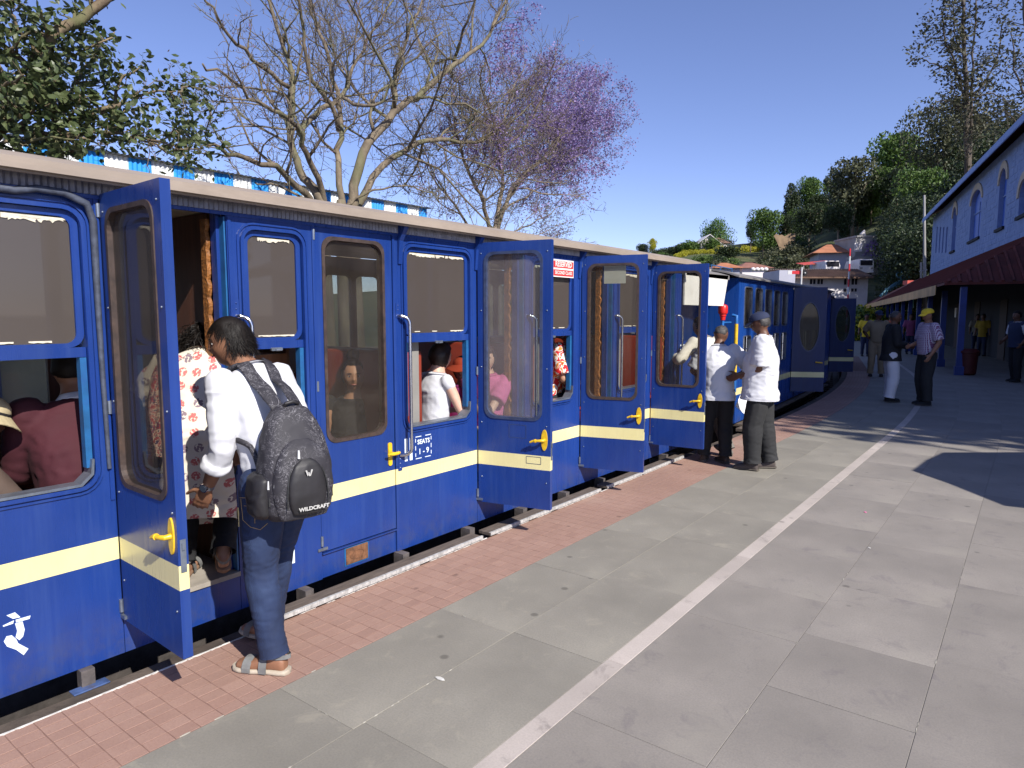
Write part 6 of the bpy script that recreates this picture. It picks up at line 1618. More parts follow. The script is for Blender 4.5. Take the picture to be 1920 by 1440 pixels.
# canopy
can = thing('station_canopy', 'red tiled platform canopy on blue posts with a pale timber fascia', 'canopy', tuple(cu(7, 30)), 0)
CE, CU0, CU1, ZL, ZH = 5.83, 21.2, 51.3, 2.45, 4.12
P = [cu(CE, CU0, ZL), cu(CW, CU0, ZL), cu(CW-0.01, CU0+2.6, ZH), cu(CW-0.01, CU1, ZH), cu(CE, CU1, ZL)]; Q = [p + Vector((0, 0, 0.06)) for p in P]
mb = MB().add(P+Q, [(0, 1, 2), (0, 2, 3, 4), (7, 6, 5), (9, 8, 7, 5)] + [(i, (i+1) % 5, (i+1) % 5+5, i+5) for i in range(5)]); rf = obj('roof', mb, M_rtile, can)
# tile courses: half round rows down the slope and along the hip
mb = MB()
dz = (ZH-ZL)
u_ = CU0+0.12
while u_ < CU1:
    t0 = max(0.0, 1 - (u_-CU0)/2.6)
    # on the long slope only where beyond the hip line
    c_top = CE + (CW-CE)*min(1, (u_-CU0)/2.6)
    z_top = ZL + dz*min(1, (u_-CU0)/2.6)
    mb.tube([cu(CE, u_, ZL+0.075), cu(c_top, u_, z_top+0.075)], 0.05, 5); u_ += 0.24
c_ = CE+0.12
while c_ < CW:
    q = (c_-CE)/(CW-CE); mb.tube([cu(c_, CU0, ZL+0.075), cu(c_, CU0+2.6*q, ZL+dz*q+0.075)], 0.05, 5); c_ += 0.24
o = obj('tile_rows', mb, M_rtile, rf); o['kind'] = 'stuff'
far_roof = merge(roofsheet(CE, ZL, 8.3, 3.95, CU1+0.01, 92), roofsheet(10.9, ZL, 8.3, 3.95, CU1+0.01, 92)); obj('far_roof', far_roof, M_rtile, can)
vs, fs = [], []; u_ = CU0+1.5; k = 0
while u_ < 92:
    w = 0.30; vs_ = [cu(CE-0.03, u_, ZL+0.05), cu(CE-0.03, u_+w-0.01, ZL+0.05), cu(CE-0.03, u_+w-0.01, ZL-0.22-random.uniform(0, .03)), cu(CE-0.03, u_, ZL-0.22-random.uniform(0, .03))]
    k = len(vs); vs += vs_ + [p + NA*0.02 for p in vs_]; fs += [(k, k+1, k+2, k+3), (k+7, k+6, k+5, k+4)] + [(k+q, k+4+q, k+4+(q+1) % 4, k+(q+1) % 4) for q in range(4)]; u_ += w
fa = obj('fascia_boards', MB().add(vs, fs), M_tan, can)
for i, u_ in enumerate([21.45 + 3.4*k for k in range(21)]):
    b = cu(6.32, u_); mb = MB(); mb.obox(b + Vector((0, 0, 1.2)), NA*0.075, UA*0.075, Vector((0, 0, 1.2))); mb.obox(b + Vector((0, 0, 0.12)), NA*0.11, UA*0.11, Vector((0, 0, 0.12))); obj('post', mb, M_postb, can)
    if u_ > CU1: 
        b = cu(10.4, u_); mb = MB(); mb.obox(b + Vector((0, 0, 1.2)), NA*0.06, UA*0.06, Vector((0, 0, 1.2))); obj('post', mb, M_postb, can)
# things under the canopy
M_redbin = mat('bin_red', (0.09, 0.012, 0.010), 0.6, 0.2)
b = hz(1812, 703); mb = MB(); mb.lathe((b.x, b.y, 0), [(0.17, 0), (0.22, 0.05), (0.25, 0.60), (0.27, 0.62), (0.27, 0.66), (0.20, 0.72)]); obj('litter_bin', mb, M_redbin, lab='dull red bin beside the blue canopy post', cat='bin', auto=35)
for px, w, h, z0, m, lb_ in ((1792, 0.5, 0.45, 1.75, C_cream if 'C_cream' in globals() else M_cream, 'pale lit notice board hanging in the dark canopy'), (1775, 0.0, 0, 0, None, None)):
    if m is None: continue
    p = hp(px, 590, NA, 8.5); mb = MB(); mb.obox(Vector((p.x, p.y, z0)), UA*w*0.5, Vector((0, 0, h*0.5)), NA*0.02); obj('notice_board', mb, m, lab=lb_, cat='notice board')
# parasol standing right of the view; its scalloped shade falls on the slabs
M_navy = mat('parasol_cloth', (0.05, 0.07, 0.16), 0.8, 0.1)
pc0 = Vector((6.62, 7.95, 0)); ps = thing('parasol', 'large eight sided parasol whose shade falls on the slabs at right', 'parasol', tuple(pc0))
mb = MB(); n = 8; top = pc0 + Vector((0, 0, 2.95)); vs = [top]; 
for i in range(n):
    a = 2*math.pi*(i+0.35)/n; a2 = 2*math.pi*(i+0.85)/n
    vs.append(pc0 + Vector((math.cos(a)*1.75, math.sin(a)*1.75, 2.3))); vs.append(pc0 + Vector((math.cos(a2)*1.50, math.sin(a2)*1.50, 2.42)))
fs = [(0, 1+i, 1+(i+1) % 16) for i in range(16)]
mb.add(vs, fs); mb.add([v - Vector((0, 0, 0.01)) for v in vs], [f_[::-1] for f_ in fs]); obj('canopy', mb, M_navy, ps, fixn=False)
mb = MB(); mb.lathe(pc0, [(0.28, 0), (0.28, 0.08), (0.03, 0.1), (0.024, 2.9)]); obj('pole', mb, M_chrome, ps, auto=35)
for i in range(n):
    a = 2*math.pi*(i+0.35)/n; mb = MB(); mb.tube([top - Vector((0, 0, .03)), pc0 + Vector((math.cos(a)*1.74, math.sin(a)*1.74, 2.28))], 0.008, 5); obj('rib', mb, M_chrome, ps)
# blue and white striped shelter on the other side of the line
sh = thing('platform_shelter', 'shelter roof behind the train with blue and white striped corrugated fascia', 'shelter', (-9, 5, 0))
M_sb = mat('fascia_blue', (0.02, 0.30, 0.78), 0.55, 0.06, 5, 0.1); M_sw = mat('fascia_white', (0.80, 0.82, 0.82), 0.55, 0.04, 5, 0.1)
X0 = -6.9; SW = 0.310; y = 4.15 - SW*14; i = 0; yend = 10.27
while y < yend-0.05:
    vs, fs = [], []; n = 10; yb = min(y+SW, yend)
    for k in range(n+1):
        yy = y + (yb-y)*k/n; xx = X0 + (0.012 if k % 2 else -0.008); vs += [(xx, yy, 3.10), (xx, yy, 3.80)]
    fs = [(2*k, 2*k+2, 2*k+3, 2*k+1) for k in range(n)]; vs += [(x-0.006, y_, z) for x, y_, z in vs]; m_ = 2*(n+1); fs += [tuple(m_+q for q in f_[::-1]) for f_ in fs]
    obj('fascia_sheet', MB().add(vs, fs), M_sb if i % 2 else M_sw, sh, fixn=False); y += SW; i += 1
mb = MB(); vs, fs = [], []; n = int((yend+0.4)/0.038)
for k in range(n+1):
    yy = -0.3 + (yend+0.35)*k/n; zz = 0.014 if k % 2 else 0.0; vs += [(X0+0.08, yy, 3.810+zz), (X0-4.0, yy, 4.10+zz)]
fs = [(2*k, 2*k+2, 2*k+3, 2*k+1) for k in range(n)]; vs += [(x, y_, z-0.01) for x, y_, z in vs]; m_ = 2*(n+1); fs += [tuple(m_+q for q in f_[::-1]) for f_ in fs]
obj('roof', MB().add(vs, fs), mat('shelter_sheet', (0.35, 0.36, 0.36), 0.5, 0.2, 5, 0.1, metal=0.3), sh, fixn=False)
for y in (0.4, 3.8, 7.0, 10.1):
    mb = MB(); mb.box(X0-0.2, X0-0.05, y-0.07, y+0.07, -0.02, 3.78); mb.box(-10.8, -10.65, y-0.07, y+0.07, -0.02, 4.0); obj('post', mb, M_postb, sh)
mb = MB(); mb.box(-10.95, -10.85, 0, 10.2, -0.02, 3.4); obj('back_wall', mb, M_cream, sh)
# ------------------------------------------------------------------ trees
class TB:
    """collects tapering branch tubes quickly"""
    def __init__(s, seed): s.mb = MB(); s.rg = random.Random(seed); s.tips = []
    def limb(s, pts, r0, r1, n=7): s.mb.tube(pts, [r0 + (r1-r0)*(i/(len(pts)-1))**0.9 for i in range(len(pts))], n, cap=True)
    def smooth(s, key, m=4, jit=0.03):
        out = []
        for i in range(len(key)-1):
            p0, p1, p2, p3 = key[max(i-1, 0)], key[i], key[i+1], key[min(i+2, len(key)-1)]
            for q in range(m):
                t = q/m; v = 0.5*((2*p1)+(-p0+p2)*t+(2*p0-5*p1+4*p2-p3)*t*t+(-p0+3*p1-3*p2+p3)*t**3)
                out.append(v + Vector((s.rg.gauss(0, jit), s.rg.gauss(0, jit), s.rg.gauss(0, jit))))
        out.append(key[-1]); return out
    def grow(s, pts, r0, r1, level, maxl, dens, lenf, up, wig, start=0.2, endr=0.004, sides=(6, 5, 4, 3, 3)):
        
        """children along a limb"""
        rg = s.rg; L = sum((pts[i+1]-pts[i]).length for i in range(len(pts)-1)); acc = 0; nxt = L*start; m = len(pts)
        for i in range(m-1):
            d = pts[i+1]-pts[i]; l = d.length
            while acc + l >= nxt and nxt < L:
                t = (nxt-acc)/l; p = pts[i] + d*t; fr = nxt/L; r = (r0 + (r1-r0)*fr)
                dn = d.normalized(); side = dn.orthogonal().normalized(); side = Matrix.Rotation(rg.uniform(0, 6.283), 3, dn) @ side
                g = (dn*rg.uniform(0.45, 0.9) + side*rg.uniform(0.55, 1.0) + Vector((0, 0, up*rg.uniform(0.4, 1.2)))).normalized()
                cl = L*lenf*rg.uniform(0.45, 1.1)*(1.12-fr*0.6); cr = max(endr, min(r*rg.uniform(0.42, 0.62), 0.035/level**1.3))
                ns = 5 if level < maxl-1 else 3; q = [p]; dd = g
                for k in range(ns):
                    dd = (dd + Vector((rg.gauss(0, wig), rg.gauss(0, wig), rg.gauss(0, wig)+up*0.12))).normalized(); q.append(q[-1] + dd*cl/ns)
                s.limb(q, cr, endr if level >= maxl else cr*0.38, sides[min(level, 4)])
                if level < maxl: s.grow(q, cr, cr*0.38, level+1, maxl, dens*1.28, 0.64, up, wig, 0.1, endr, sides)
                else: s.tips.append((q[-1], dd)); s.tips.append((q[1], dd))
                nxt += (1.0/dens)*rg.uniform(0.6, 1.4)
            acc += l
        s.tips.append((pts[-1], (pts[-1]-pts[-2]).normalized()))
def bark(name, c1, c2, moss=None):
    m, t, b = nt(name); v = coord(t, 'Object', (1, 1, 0.5)); c = ramp(t, tex_noise(t, v, 5, 6, .65), [(0.35, c1), (0.65, c2)])
    if moss: c = mixc(t, ramp(t, tex_noise(t, v, 2.2, 4), [(0.5, (0, 0, 0)), (0.6, (.7,)*3)]), c, moss)
    t.links.new(c, b.inputs[0]); b.inputs['Roughness'].default_value = 0.9; bump(t, b, tex_noise(t, v, 30, 5), 0.5, 0.02); return m
M_barkA = bark('bark_bare', (0.09, 0.068, 0.048), (0.22, 0.175, 0.12), (0.13, 0.13, 0.065)); M_barkB = bark('bark_jacaranda', (0.12, 0.09, 0.065), (0.27, 0.215, 0.155)); M_barkL = bark('bark_mossy', (0.10, 0.07, 0.045), (0.22, 0.17, 0.10), (0.10, 0.11, 0.04))
def leaf_quads(cl, size, n_per, rg, spread, aspect=0.5, droop=0.4, bend=True, cup=0.15):
    """hanging leaf-shaped faces around each cluster point"""
    V, F = [], []
    for p, d in cl:
        for k in range(n_per):
            c = p + Vector((rg.gauss(0, spread), rg.gauss(0, spread), rg.gauss(0, spread)))
            a = Vector((rg.gauss(0, 1), rg.gauss(0, 1), rg.gauss(0, 0.6)-droop)).normalized(); b = a.cross(Vector((rg.gauss(0, 1), rg.gauss(0, 1), rg.gauss(0.8, 1)))).normalized(); nn = a.cross(b)
            L = size*rg.uniform(0.65, 1.25); w = L*aspect*0.5; i = len(V)
            if bend:
                V += [c, c + a*L*0.35 + b*w - nn*L*cup*0.3, c + a*L*0.75 + b*w*0.7 - nn*L*cup*0.4, c + a*L - nn*L*cup, c + a*L*0.75 - b*w*0.7 - nn*L*cup*0.4, c + a*L*0.35 - b*w - nn*L*cup*0.3, c + a*L*0.55 - nn*L*cup*0.05]
                F += [(i, i+1, i+6), (i+1, i+2, i+6), (i+2, i+3, i+6), (i+3, i+4, i+6), (i+4, i+5, i+6), (i+5, i, i+6)]
            else:
                V += [c, c + a*L*0.5 + b*w, c + a*L, c + a*L*0.5 - b*w]; F += [(i, i+1, i+2, i+3)]
    return MB().add(V, F)
def px_limb(tb, pts, X0, xs, r0, r1, m=4, jit=0.02, **g):
    n = len(pts); key = []
    for i, (a, b) in enumerate(pts):
        key.append(hx(a, b, X0 + (xs[i] if isinstance(xs, (list, tuple)) else xs*i/(n-1))))
    r0 *= 0.62; r1 *= 0.6; q = tb.smooth(key, m, jit); tb.limb(q, r0, r1, 9)
    if g: tb.grow(q, r0, r1, g.get('level', 1), g.get('maxl', 3), g['dens'], g['lenf'], g.get('up', 0.3), g.get('wig', 0.22), g.get('start', 0.25))
    return q
def tree(name, lab, base, tb, barkm, crown=None, crownm=None, group=None, crownname='crown'):
    t = thing(name, lab, 'tree', tuple(base), 0, group)
    obj('trunk', tb.mb, barkm, t, fixn=False, smooth=True)
    if crown is not None: obj(crownname, crown, crownm, t, fixn=False)
    return t
# bare tree, several stems out of one root
XA = -6.3
ta = TB(3)
base = hx(600, 372, XA); base.z = -0.02
G = dict(dens=3.1, lenf=0.54, up=0.30, wig=0.28, maxl=4)
stemA = [Vector((base.x, base.y, -0.3)), Vector((base.x+.05, base.y-.1, 1.5)), Vector((base.x, base.y, 3.2))]
for pts, xo, r0, r1 in (([(603, 385), (578, 340), (556, 300), (546, 215), (551, 150), (530, 80), (500, -10)], -0.5, 0.13, 0.04),
        ([(590, 385), (545, 338), (505, 308), (440, 292), (395, 272), (335, 245)], 0.9, 0.10, 0.02),
        ([(612, 385), (588, 320), (566, 255), (545, 225), (500, 200), (440, 152), (380, 120)], 1.4, 0.09, 0.02),
        ([(560, 250), (600, 205), (640, 182), (662, 130), (700, 60), (745, -10)], -1.3, 0.08, 0.03),
        ([(640, 392), (634, 300), (640, 220), (618, 120), (590, 40), (575, -20)], -0.9, 0.10, 0.03),
        ([(636, 240), (610, 180), (585, 150), (565, 60), (560, -20)], 0.8, 0.07, 0.03),
        ([(658, 400), (680, 290), (738, 212), (795, 170), (850, 122), (905, 80), (950, 0)], 0.6, 0.15, 0.04),
        ([(665, 392), (715, 315), (800, 262), (880, 268), (945, 240), (1000, 190)], -0.8, 0.12, 0.02),
        ([(738, 212), (742, 140), (765, 70), (795, -10)], -0.6, 0.08, 0.03),
        ([(850, 122), (868, 60), (900, -10)], 1.0, 0.06, 0.02),
        ([(540, 160), (470, 110), (420, 50), (380, -10)], 0.7, 0.06, 0.02),
        ([(640, 182), (700, 200), (760, 120), (830, 60)], 1.6, 0.05, 0.02),
        ([(650, 385), (700, 360), (780, 350), (830, 380)], 1.0, 0.04, 0.01),
        ([(590, 380), (520, 350), (470, 340), (420, 300)], -1.0, 0.04, 0.01)):
    px_limb(ta, pts, XA, xo, r0, r1, **G)
for p in ((603, 385), (640, 392), (660, 392)):
    a = hx(*p, XA); ta.limb([Vector((a.x, a.y+0.1, -0.3)), Vector((a.x, a.y+.04, 1.5)), a, a+(Vector((0, 0, .15)))], 0.17, 0.07, 10)
twl = leaf_quads([tp for tp in ta.tips if random.random() < 0.06], 0.045, 3, random.Random(1), 0.05, 0.45, 0.2, False)
tree('bare_tree', 'tall leafless spreading tree with many pale stems behind the train', base, ta, M_barkA, twl, leafmat('dry_leaf', (0.10, 0.075, 0.05), (0.22, 0.12, 0.20), 0.2), crownname='seed_pods')
# flowering jacaranda
XB = -8.2
tb2 = TB(8); base = hx(925, 430, XB); base.z = 0
G = dict(dens=3.0, lenf=0.46, up=0.15, wig=0.28, maxl=4)
for pts, xo, r0, r1 in (([(918, 440), (905, 375), (880, 330), (862, 270), (835, 215)], 1.0, 0.10, 0.02), ([(926, 440), (940, 350), (944, 270), (952, 190), (985, 120)], -0.6, 0.11, 0.02), ([(905, 375), (870, 300), (845, 200), (870, 130)], 0.4, 0.06, 0.015), ([(852, 385), (810, 320), (780, 230)], 0.9, 0.04, 0.01),
        ([(932, 440), (958, 355), (1025, 290), (1070, 245), (1100, 205)], 0.8, 0.10, 0.02), ([(890, 440), (852, 385), (812, 335), (785, 285)], 0.7, 0.06, 0.012), ([(938, 400), (985, 330), (1040, 270), (1062, 200), (1075, 150)], -1.2, 0.08, 0.02),
        ([(944, 395), (1000, 358), (1050, 340), (1085, 345)], 0.3, 0.05, 0.01), ([(955, 440), (1010, 412), (1055, 385), (1100, 362)], 1.0, 0.035, 0.01), ([(940, 330), (930, 240), (900, 160), (910, 110)], 1.4, 0.07, 0.02), ([(985, 330), (1050, 310), (1080, 290), (1105, 300)], -0.6, 0.05, 0.01),
        ([(945, 280), (1000, 220), (1030, 150), (1040, 110)], 1.5, 0.06, 0.02), ([(1030, 290), (1065, 200), (1085, 165)], 0.2, 0.05, 0.015)):
    px_limb(tb2, pts, XB, xo, r0, r1, **G)
for p in ((920, 440), (932, 440)):
    a = hx(*p, XB); tb2.limb([Vector((a.x, a.y+0.05, -0.3)), Vector((a.x, a.y, 1.5)), a], 0.17, 0.11, 9)
cen = hx(1060, 230, XB); rg = random.Random(5); fl = []
def scr(p):
    v = p - CAM; d = v.dot(FW); return 960 + FPX*v.dot(RT)/d, 720 - FPX*v.dot(UP)/d
for tp in tb2.tips:
    x, y = scr(tp[0]); 
    pr_ = 0.10 + 0.62*max(0, min(1, (x-830)/170))*(1 if y < 330 else 0.35)
    if rg.random() < pr_: fl.append(tp)
fl = fl if len(fl) < 4600 else rg.sample(fl, 4600); crownB = leaf_quads(fl, 0.066, 9, rg, 0.085, 0.65, 0.3, False)
tree('jacaranda_tree', 'jacaranda tree with purple blossom on its right side behind the train', base, tb2, M_barkB, crownB, leafmat('blossom_purple', (0.19, 0.13, 0.32), (0.38, 0.29, 0.52), 0.35), crownname='blossom')
# wispy undergrowth beside the jacaranda
tw = TB(13)
for pts in ([(960, 445), (1000, 400), (1035, 385)], [(990, 450), (1050, 420), (1090, 400)], [(940, 440), (960, 400), (975, 370)], [(1010, 455), (1050, 440), (1075, 430)]): px_limb(tw, pts, -7.2, 0.5, 0.02, 0.006, dens=3, lenf=0.35, up=0.2, wig=0.2, maxl=2)
bq = hx(985, 450, -7.2); bq.z = 0; a = hx(985, 450, -7.2); tw.limb([bq, (a+bq)*0.5, a], 0.05, 0.02, 6)
wl2 = leaf_quads(tw.tips, 0.05, 9, random.Random(3), 0.06, 0.4, 0.0, False)
tree('young_tree', 'thin young tree with feathery green leaves at the foot of the jacaranda', bq, tw, M_barkB, wl2, leafmat('leaf_feather', (0.07, 0.11, 0.04), (0.14, 0.18, 0.07), 0.3), crownname='leaves')
# leafy tree at the left
XL = -4.6
tl_ = TB(21); base = hx(-40, 330, XL); 
G = dict(dens=6.0, lenf=0.36, up=0.05, wig=0.28, maxl=3, start=0.03)
for pts, xo, r0, r1 in (([(-60, 290), (0, 236), (58, 185), (72, 105), (122, 48), (205, -8)], 0.4, 0.13, 0.07), ([(98, 300), (104, 250), (100, 195), (66, 95), (20, 25)], 0.3, 0.07, 0.02), ([(112, 240), (185, 210), (260, 180), (330, 170)], 0.6, 0.05, 0.012), ([(110, 215), (125, 180), (160, 130), (180, 70)], -0.4, 0.045, 0.012),
        ([(110, 255), (200, 245), (280, 262), (335, 250)], 0.9, 0.035, 0.01), ([(-60, 120), (10, 95), (60, 50)], 0.5, 0.05, 0.01), ([(-60, 285), (40, 262), (140, 262)], 0.8, 0.04, 0.01), ([(-60, 200), (0, 170), (45, 140)], 0.9, 0.05, 0.01), ([(-60, 30), (20, 10), (80, -30)], 0.2, 0.05, 0.02), ([(66, 95), (110, 90), (170, 95), (215, 60)], 0.3, 0.03, 0.01), ([(200, 205), (235, 140), (270, 125)], 0.2, 0.03, 0.01), ([(260, 250), (330, 290), (370, 250)], -0.6, 0.02, 0.008), ([(330, 170), (370, 165), (405, 190)], -0.6, 0.02, 0.008), ([(280, 262), (350, 280), (420, 280)], 0.6, 0.02, 0.008)):
    px_limb(tl_, pts, XL, xo, r0, r1, **G)
tr0 = hx(-60, 290, XL); tl_.limb([Vector((tr0.x-.2, tr0.y-.7, -0.3)), Vector((tr0.x-.15, tr0.y-.55, 1.6)), Vector((tr0.x-.1, tr0.y-.3, 3.2)), tr0], 0.24, 0.075, 12)
a_ = hx(98, 300, XL); tl_.limb([Vector((a_.x, a_.y, -0.3)), Vector((a_.x, a_.y, 1.8)), a_], 0.13, 0.042, 10)
rg = random.Random(9); tips = []
for tp in tl_.tips:
    x, y = scr(tp[0])
    if y > (292 if x < 170 else 268 if x < 330 else 285) and rg.random() < 0.8: continue
    if rg.random() < (0.88 if x < 150 else 0.66 if x < 270 else 0.55): tips.append(tp)
tips = tips if len(tips) < 3600 else rg.sample(tips, 3600); lv = leaf_quads(tips, 0.090, 5, rg, 0.075, 0.52, 0.55, True, 0.2)
tree('broadleaf_tree', 'broad leaved dark green tree at the top left above the train roof', Vector((tr0.x-.2, tr0.y-.7, 0)), tl_, M_barkL, lv, leafmat('leaf_broad', (0.035, 0.055, 0.020), (0.115, 0.14, 0.058), 0.2, 0.4), crownname='leaves')
# leafy sprays at the far end of that tree's lower branch
# ---- hill wood: prototype crowns
def crown_mesh(seed, lobes, w, h, n, size, flat=0.8):
    rg = random.Random(seed); V, F = [], []; L = []
    for i in range(lobes):
        a = rg.uniform(0, 6.28); r = (rg.random()**0.6)*w*0.36; zz = rg.uniform(0.30, 0.84)*h; k = 1-abs(zz/h-0.55)*0.7
        L.append((Vector((math.cos(a)*r*k, math.sin(a)*r*k, zz)), rg.uniform(0.18, 0.30)*w))
    L.append((Vector((0, 0, h*0.83)), w*0.2)); L.append((Vector((0, 0, h*0.5)), w*0.33))
    for i in range(n):
        c, r = L[i % len(L)]; d = Vector((rg.gauss(0, 1), rg.gauss(0, 1), rg.gauss(0.15, 1))).normalized()
        p = c + Vector((d.x*r, d.y*r, d.z*r*flat))*(rg.random()**0.25)*(1 + 0.18*noise.noise(d*2.5+c))
        a = (d*0.6 + Vector((rg.gauss(0, .7), rg.gauss(0, .7), rg.gauss(0, .7)))).normalized(); u = a.orthogonal().normalized(); u = Matrix.Rotation(rg.uniform(0, 6.28), 3, a) @ u; v = a.cross(u)
        s_ = size*rg.uniform(0.6, 1.3); k = len(V)
        V += [p - u*s_*0.5, p + v*s_*0.32 + a*s_*0.1, p + u*s_*0.5, p - v*s_*0.32 + a*s_*0.1]; F += [(k, k+1, k+2, k+3)]
    return mkmesh('crown', MB().add(V, F), False)
LM = {'dark': leafmat('wood_dark', (0.015, 0.028, 0.011), (0.045, 0.066, 0.022), 0.12), 'green': leafmat('wood_green', (0.045, 0.095, 0.018), (0.11, 0.17, 0.035), 0.2),
      'olive': leafmat('wood_olive', (0.05, 0.058, 0.028), (0.10, 0.105, 0.052), 0.15), 'yellow': leafmat('hedge_yellow', (0.28, 0.28, 0.02), (0.50, 0.46, 0.05), 0.25), 'round': leafmat('wood_round', (0.06, 0.13, 0.03), (0.12, 0.20, 0.055), 0.2)}
PROT = {}
for nm, (sd, lb_, w, h, n, sz, fl_) in {'dense': (1, 12, 1.0, 1.0, 5600, 0.045, 0.85), 'tall': (2, 11, 0.62, 1.0, 4400, 0.042, 0.9), 'ball': (3, 16, 1.0, 0.9, 6500, 0.036, 0.9), 'gum': (4, 14, 0.8, 1.0, 3600, 0.042, 0.6), 'bush': (5, 9, 1.3, 0.7, 1500, 0.09, 0.8), 'near': (6, 15, 1.0, 1.0, 11000, 0.027, 0.85)}.items(): PROT[nm] = crown_mesh(sd, lb_, w, h, n, sz, fl_)
tk = TB(4); tk.limb([Vector((0, 0, -0.25)), Vector((0.01, 0, 0.2)), Vector((-0.01, 0.01, 0.5)), Vector((0, 0, 0.8))], 0.030, 0.008, 8)
for a in range(6): tk.limb([Vector((0, 0, 0.28+a*.06)), Vector((math.cos(a*1.9)*.12, math.sin(a*1.9)*.12, 0.42+a*.06)), Vector((math.cos(a*1.9)*.25, math.sin(a*1.9)*.25, 0.55+a*.05))], 0.012, 0.003, 5)
TRUNK = mkmesh('trunk', tk.mb, False, True)
MM = {}
def protomesh(shape, col):
    if (shape, col) not in MM:
        me = PROT[shape].copy(); me.materials.clear(); me.materials.append(LM[col]); MM[(shape, col)] = me
    return MM[(shape, col)]
TRUNK.materials.append(M_barkB)
RIDGE = [(-900, 4), (400, 6), (900, 9), (1100, 12), (1180, 15.5), (1230, 18), (1300, 20), (1420, 21), (1480, 25), (1560, 31), (1650, 38), (1760, 46), (1900, 52), (2400, 56), (6000, 50)]
def ridge(px):
    for (a, b), (c, d) in zip(RIDGE[:-1], RIDGE[1:]):
        if a <= px <= c: t = (px-a)/(c-a); t = t*t*(3-2*t); return b + (d-b)*t
    return RIDGE[0][1] if px < 0 else RIDGE[-1][1]
def hillz(px, d):
    t = max(0.0, min(1.0, (d-46)/144)); z = ridge(px)*(t**1.15) - 0.6*(1-t)
    if d > 190: z += (d-190)*0.02
    return z + 0.5*noise.noise(Vector((px*0.02, d*0.06, 0)))*min(1, t*6)
def hillpt(px, d):
    r = ray(px, 590); r = Vector((r.x, r.y, 0)).normalized()*(Vector((ray(px, 590).x, ray(px, 590).y)).length)
    p = CAM + r*d; return Vector((p.x, p.y, hillz(px, d)))
V, F = [], []; pxs = list(range(-300, 1100, 100)) + list(range(1100, 2000, 12)) + list(range(2000, 3600, 160)); ds = [40, 46, 52, 58, 64, 70, 77, 84, 92, 100, 110, 120, 131, 143, 155, 168, 180, 190, 205, 230, 280, 400]
for px in pxs:
    for d in ds: 
        p = hillpt(px, d); 
        if d <= 46: p.z = -0.9
        V.append(p)
nd = len(ds)
F = [(i*nd+j, (i+1)*nd+j, (i+1)*nd+j+1, i*nd+j+1) for i in range(len(pxs)-1) for j in range(nd-1)]
def hillmat():
    m, t, b = nt('hill_ground'); v = coord(t, 'Object'); n = tex_noise(t, v, 0.13, 6, .65)
    c = ramp(t, n, [(0.3, (0.035, 0.06, 0.018)), (0.5, (0.075, 0.10, 0.03)), (0.62, (0.15, 0.14, 0.06)), (0.8, (0.20, 0.15, 0.09))]); c = mixc(t, 0.5, c, ramp(t, tex_noise(t, v, 1.2, 5, .7), [(0.3, (0.02, 0.035, 0.012)), (0.7, (0.13, 0.14, 0.06))])); t.links.new(c, b.inputs[0]); b.inputs['Roughness'].default_value = 1.0; bump(t, b, tex_noise(t, v, 1.5, 5, .7), 1.0, 0.5); return m
struct('hill', MB().add(V, F), hillmat(), fixn=False, smooth=True)
def wood_tree(px, d, h, w, shape, col, lab, group=None, name='tree', cat='tree', rz=None, dz=0.0):
    p = hillpt(px, d); p.z += dz
    t = thing(name, lab, cat, (p.x, p.y, p.z-0.2), rz if rz is not None else (px*7.3 % 6.28), group)
    t.scale = (w, w, h)
    c = bpy.data.objects.new('crown' if cat == 'tree' else 'foliage', protomesh(shape, col)); COL.objects.link(c); c.parent = t
    if cat == 'tree': k = bpy.data.objects.new('trunk', TRUNK); COL.objects.link(k); k.parent = t
    return t
wood_tree(1340, 186, 12.2, 8.8, 'ball', 'round', 'round light green tree standing behind the gabled hilltop house', dz=-3.4)
wood_tree(1204, 182, 5.0, 4.6, 'dense', 'dark', 'small dark tree at the left end of the hill hedge')
wood_tree(1221, 180, 6.0, 3.6, 'gum', 'yellow', 'small yellowish tree beside the dark tree at the left end of the ridge')
wood_tree(1427, 150, 10.5, 8.5, 'dense', 'green', 'bright green tree on the slope right of the hilltop house')
wood_tree(1403, 158, 8.0, 4.6, 'gum', 'dark', 'open branched small tree left of the bright green slope tree')
wood_tree(1474, 172, 14.0, 8.5, 'tall', 'dark', 'tall rounded dark tree at the left edge of the wood')
wood_tree(1512, 174, 12.8, 9.5, 'dense', 'green', 'green crowned tree next to the tall dark tree at the wood edge')
wood_tree(1552, 176, 12.0, 8.0, 'tall', 'dark', 'dark narrow tree between the green crown and the big gum')
wood_tree(1592, 120, 15.0, 12.0, 'gum', 'olive', 'grey green gum tree with open crown above the orange roof')
wood_tree(1672, 128, 15.0, 14.0, 'dense', 'green', 'broad green tree on the skyline right of the gum')
wood_tree(1755, 100, 18.0, 15.0, 'near', 'olive', 'big dark olive tree behind the tall bare trunked tree')
wood_tree(1895, 70, 15.0, 14.0, 'near', 'dark', 'dark spreading tree behind the station roof at right')
rg = random.Random(77); GRP = 'dark trees filling the wooded hillside'
for i in range(74):
    px = rg.uniform(1455, 1990); d = rg.uniform(84 if px > 1690 else 108, 182)
    if px < 1500 and d < 140: continue
    h = rg.uniform(8, 13)*(0.55 if px < 1650 and d > 130 else 0.85); wood_tree(px, d, h, h*rg.uniform(0.8, 1.15), rg.choice(['dense', 'dense', 'gum', 'tall', 'ball']), rg.choice(['dark', 'dark', 'dark', 'olive', 'green']), 'dark green tree crowded among others on the wooded hillside', GRP)
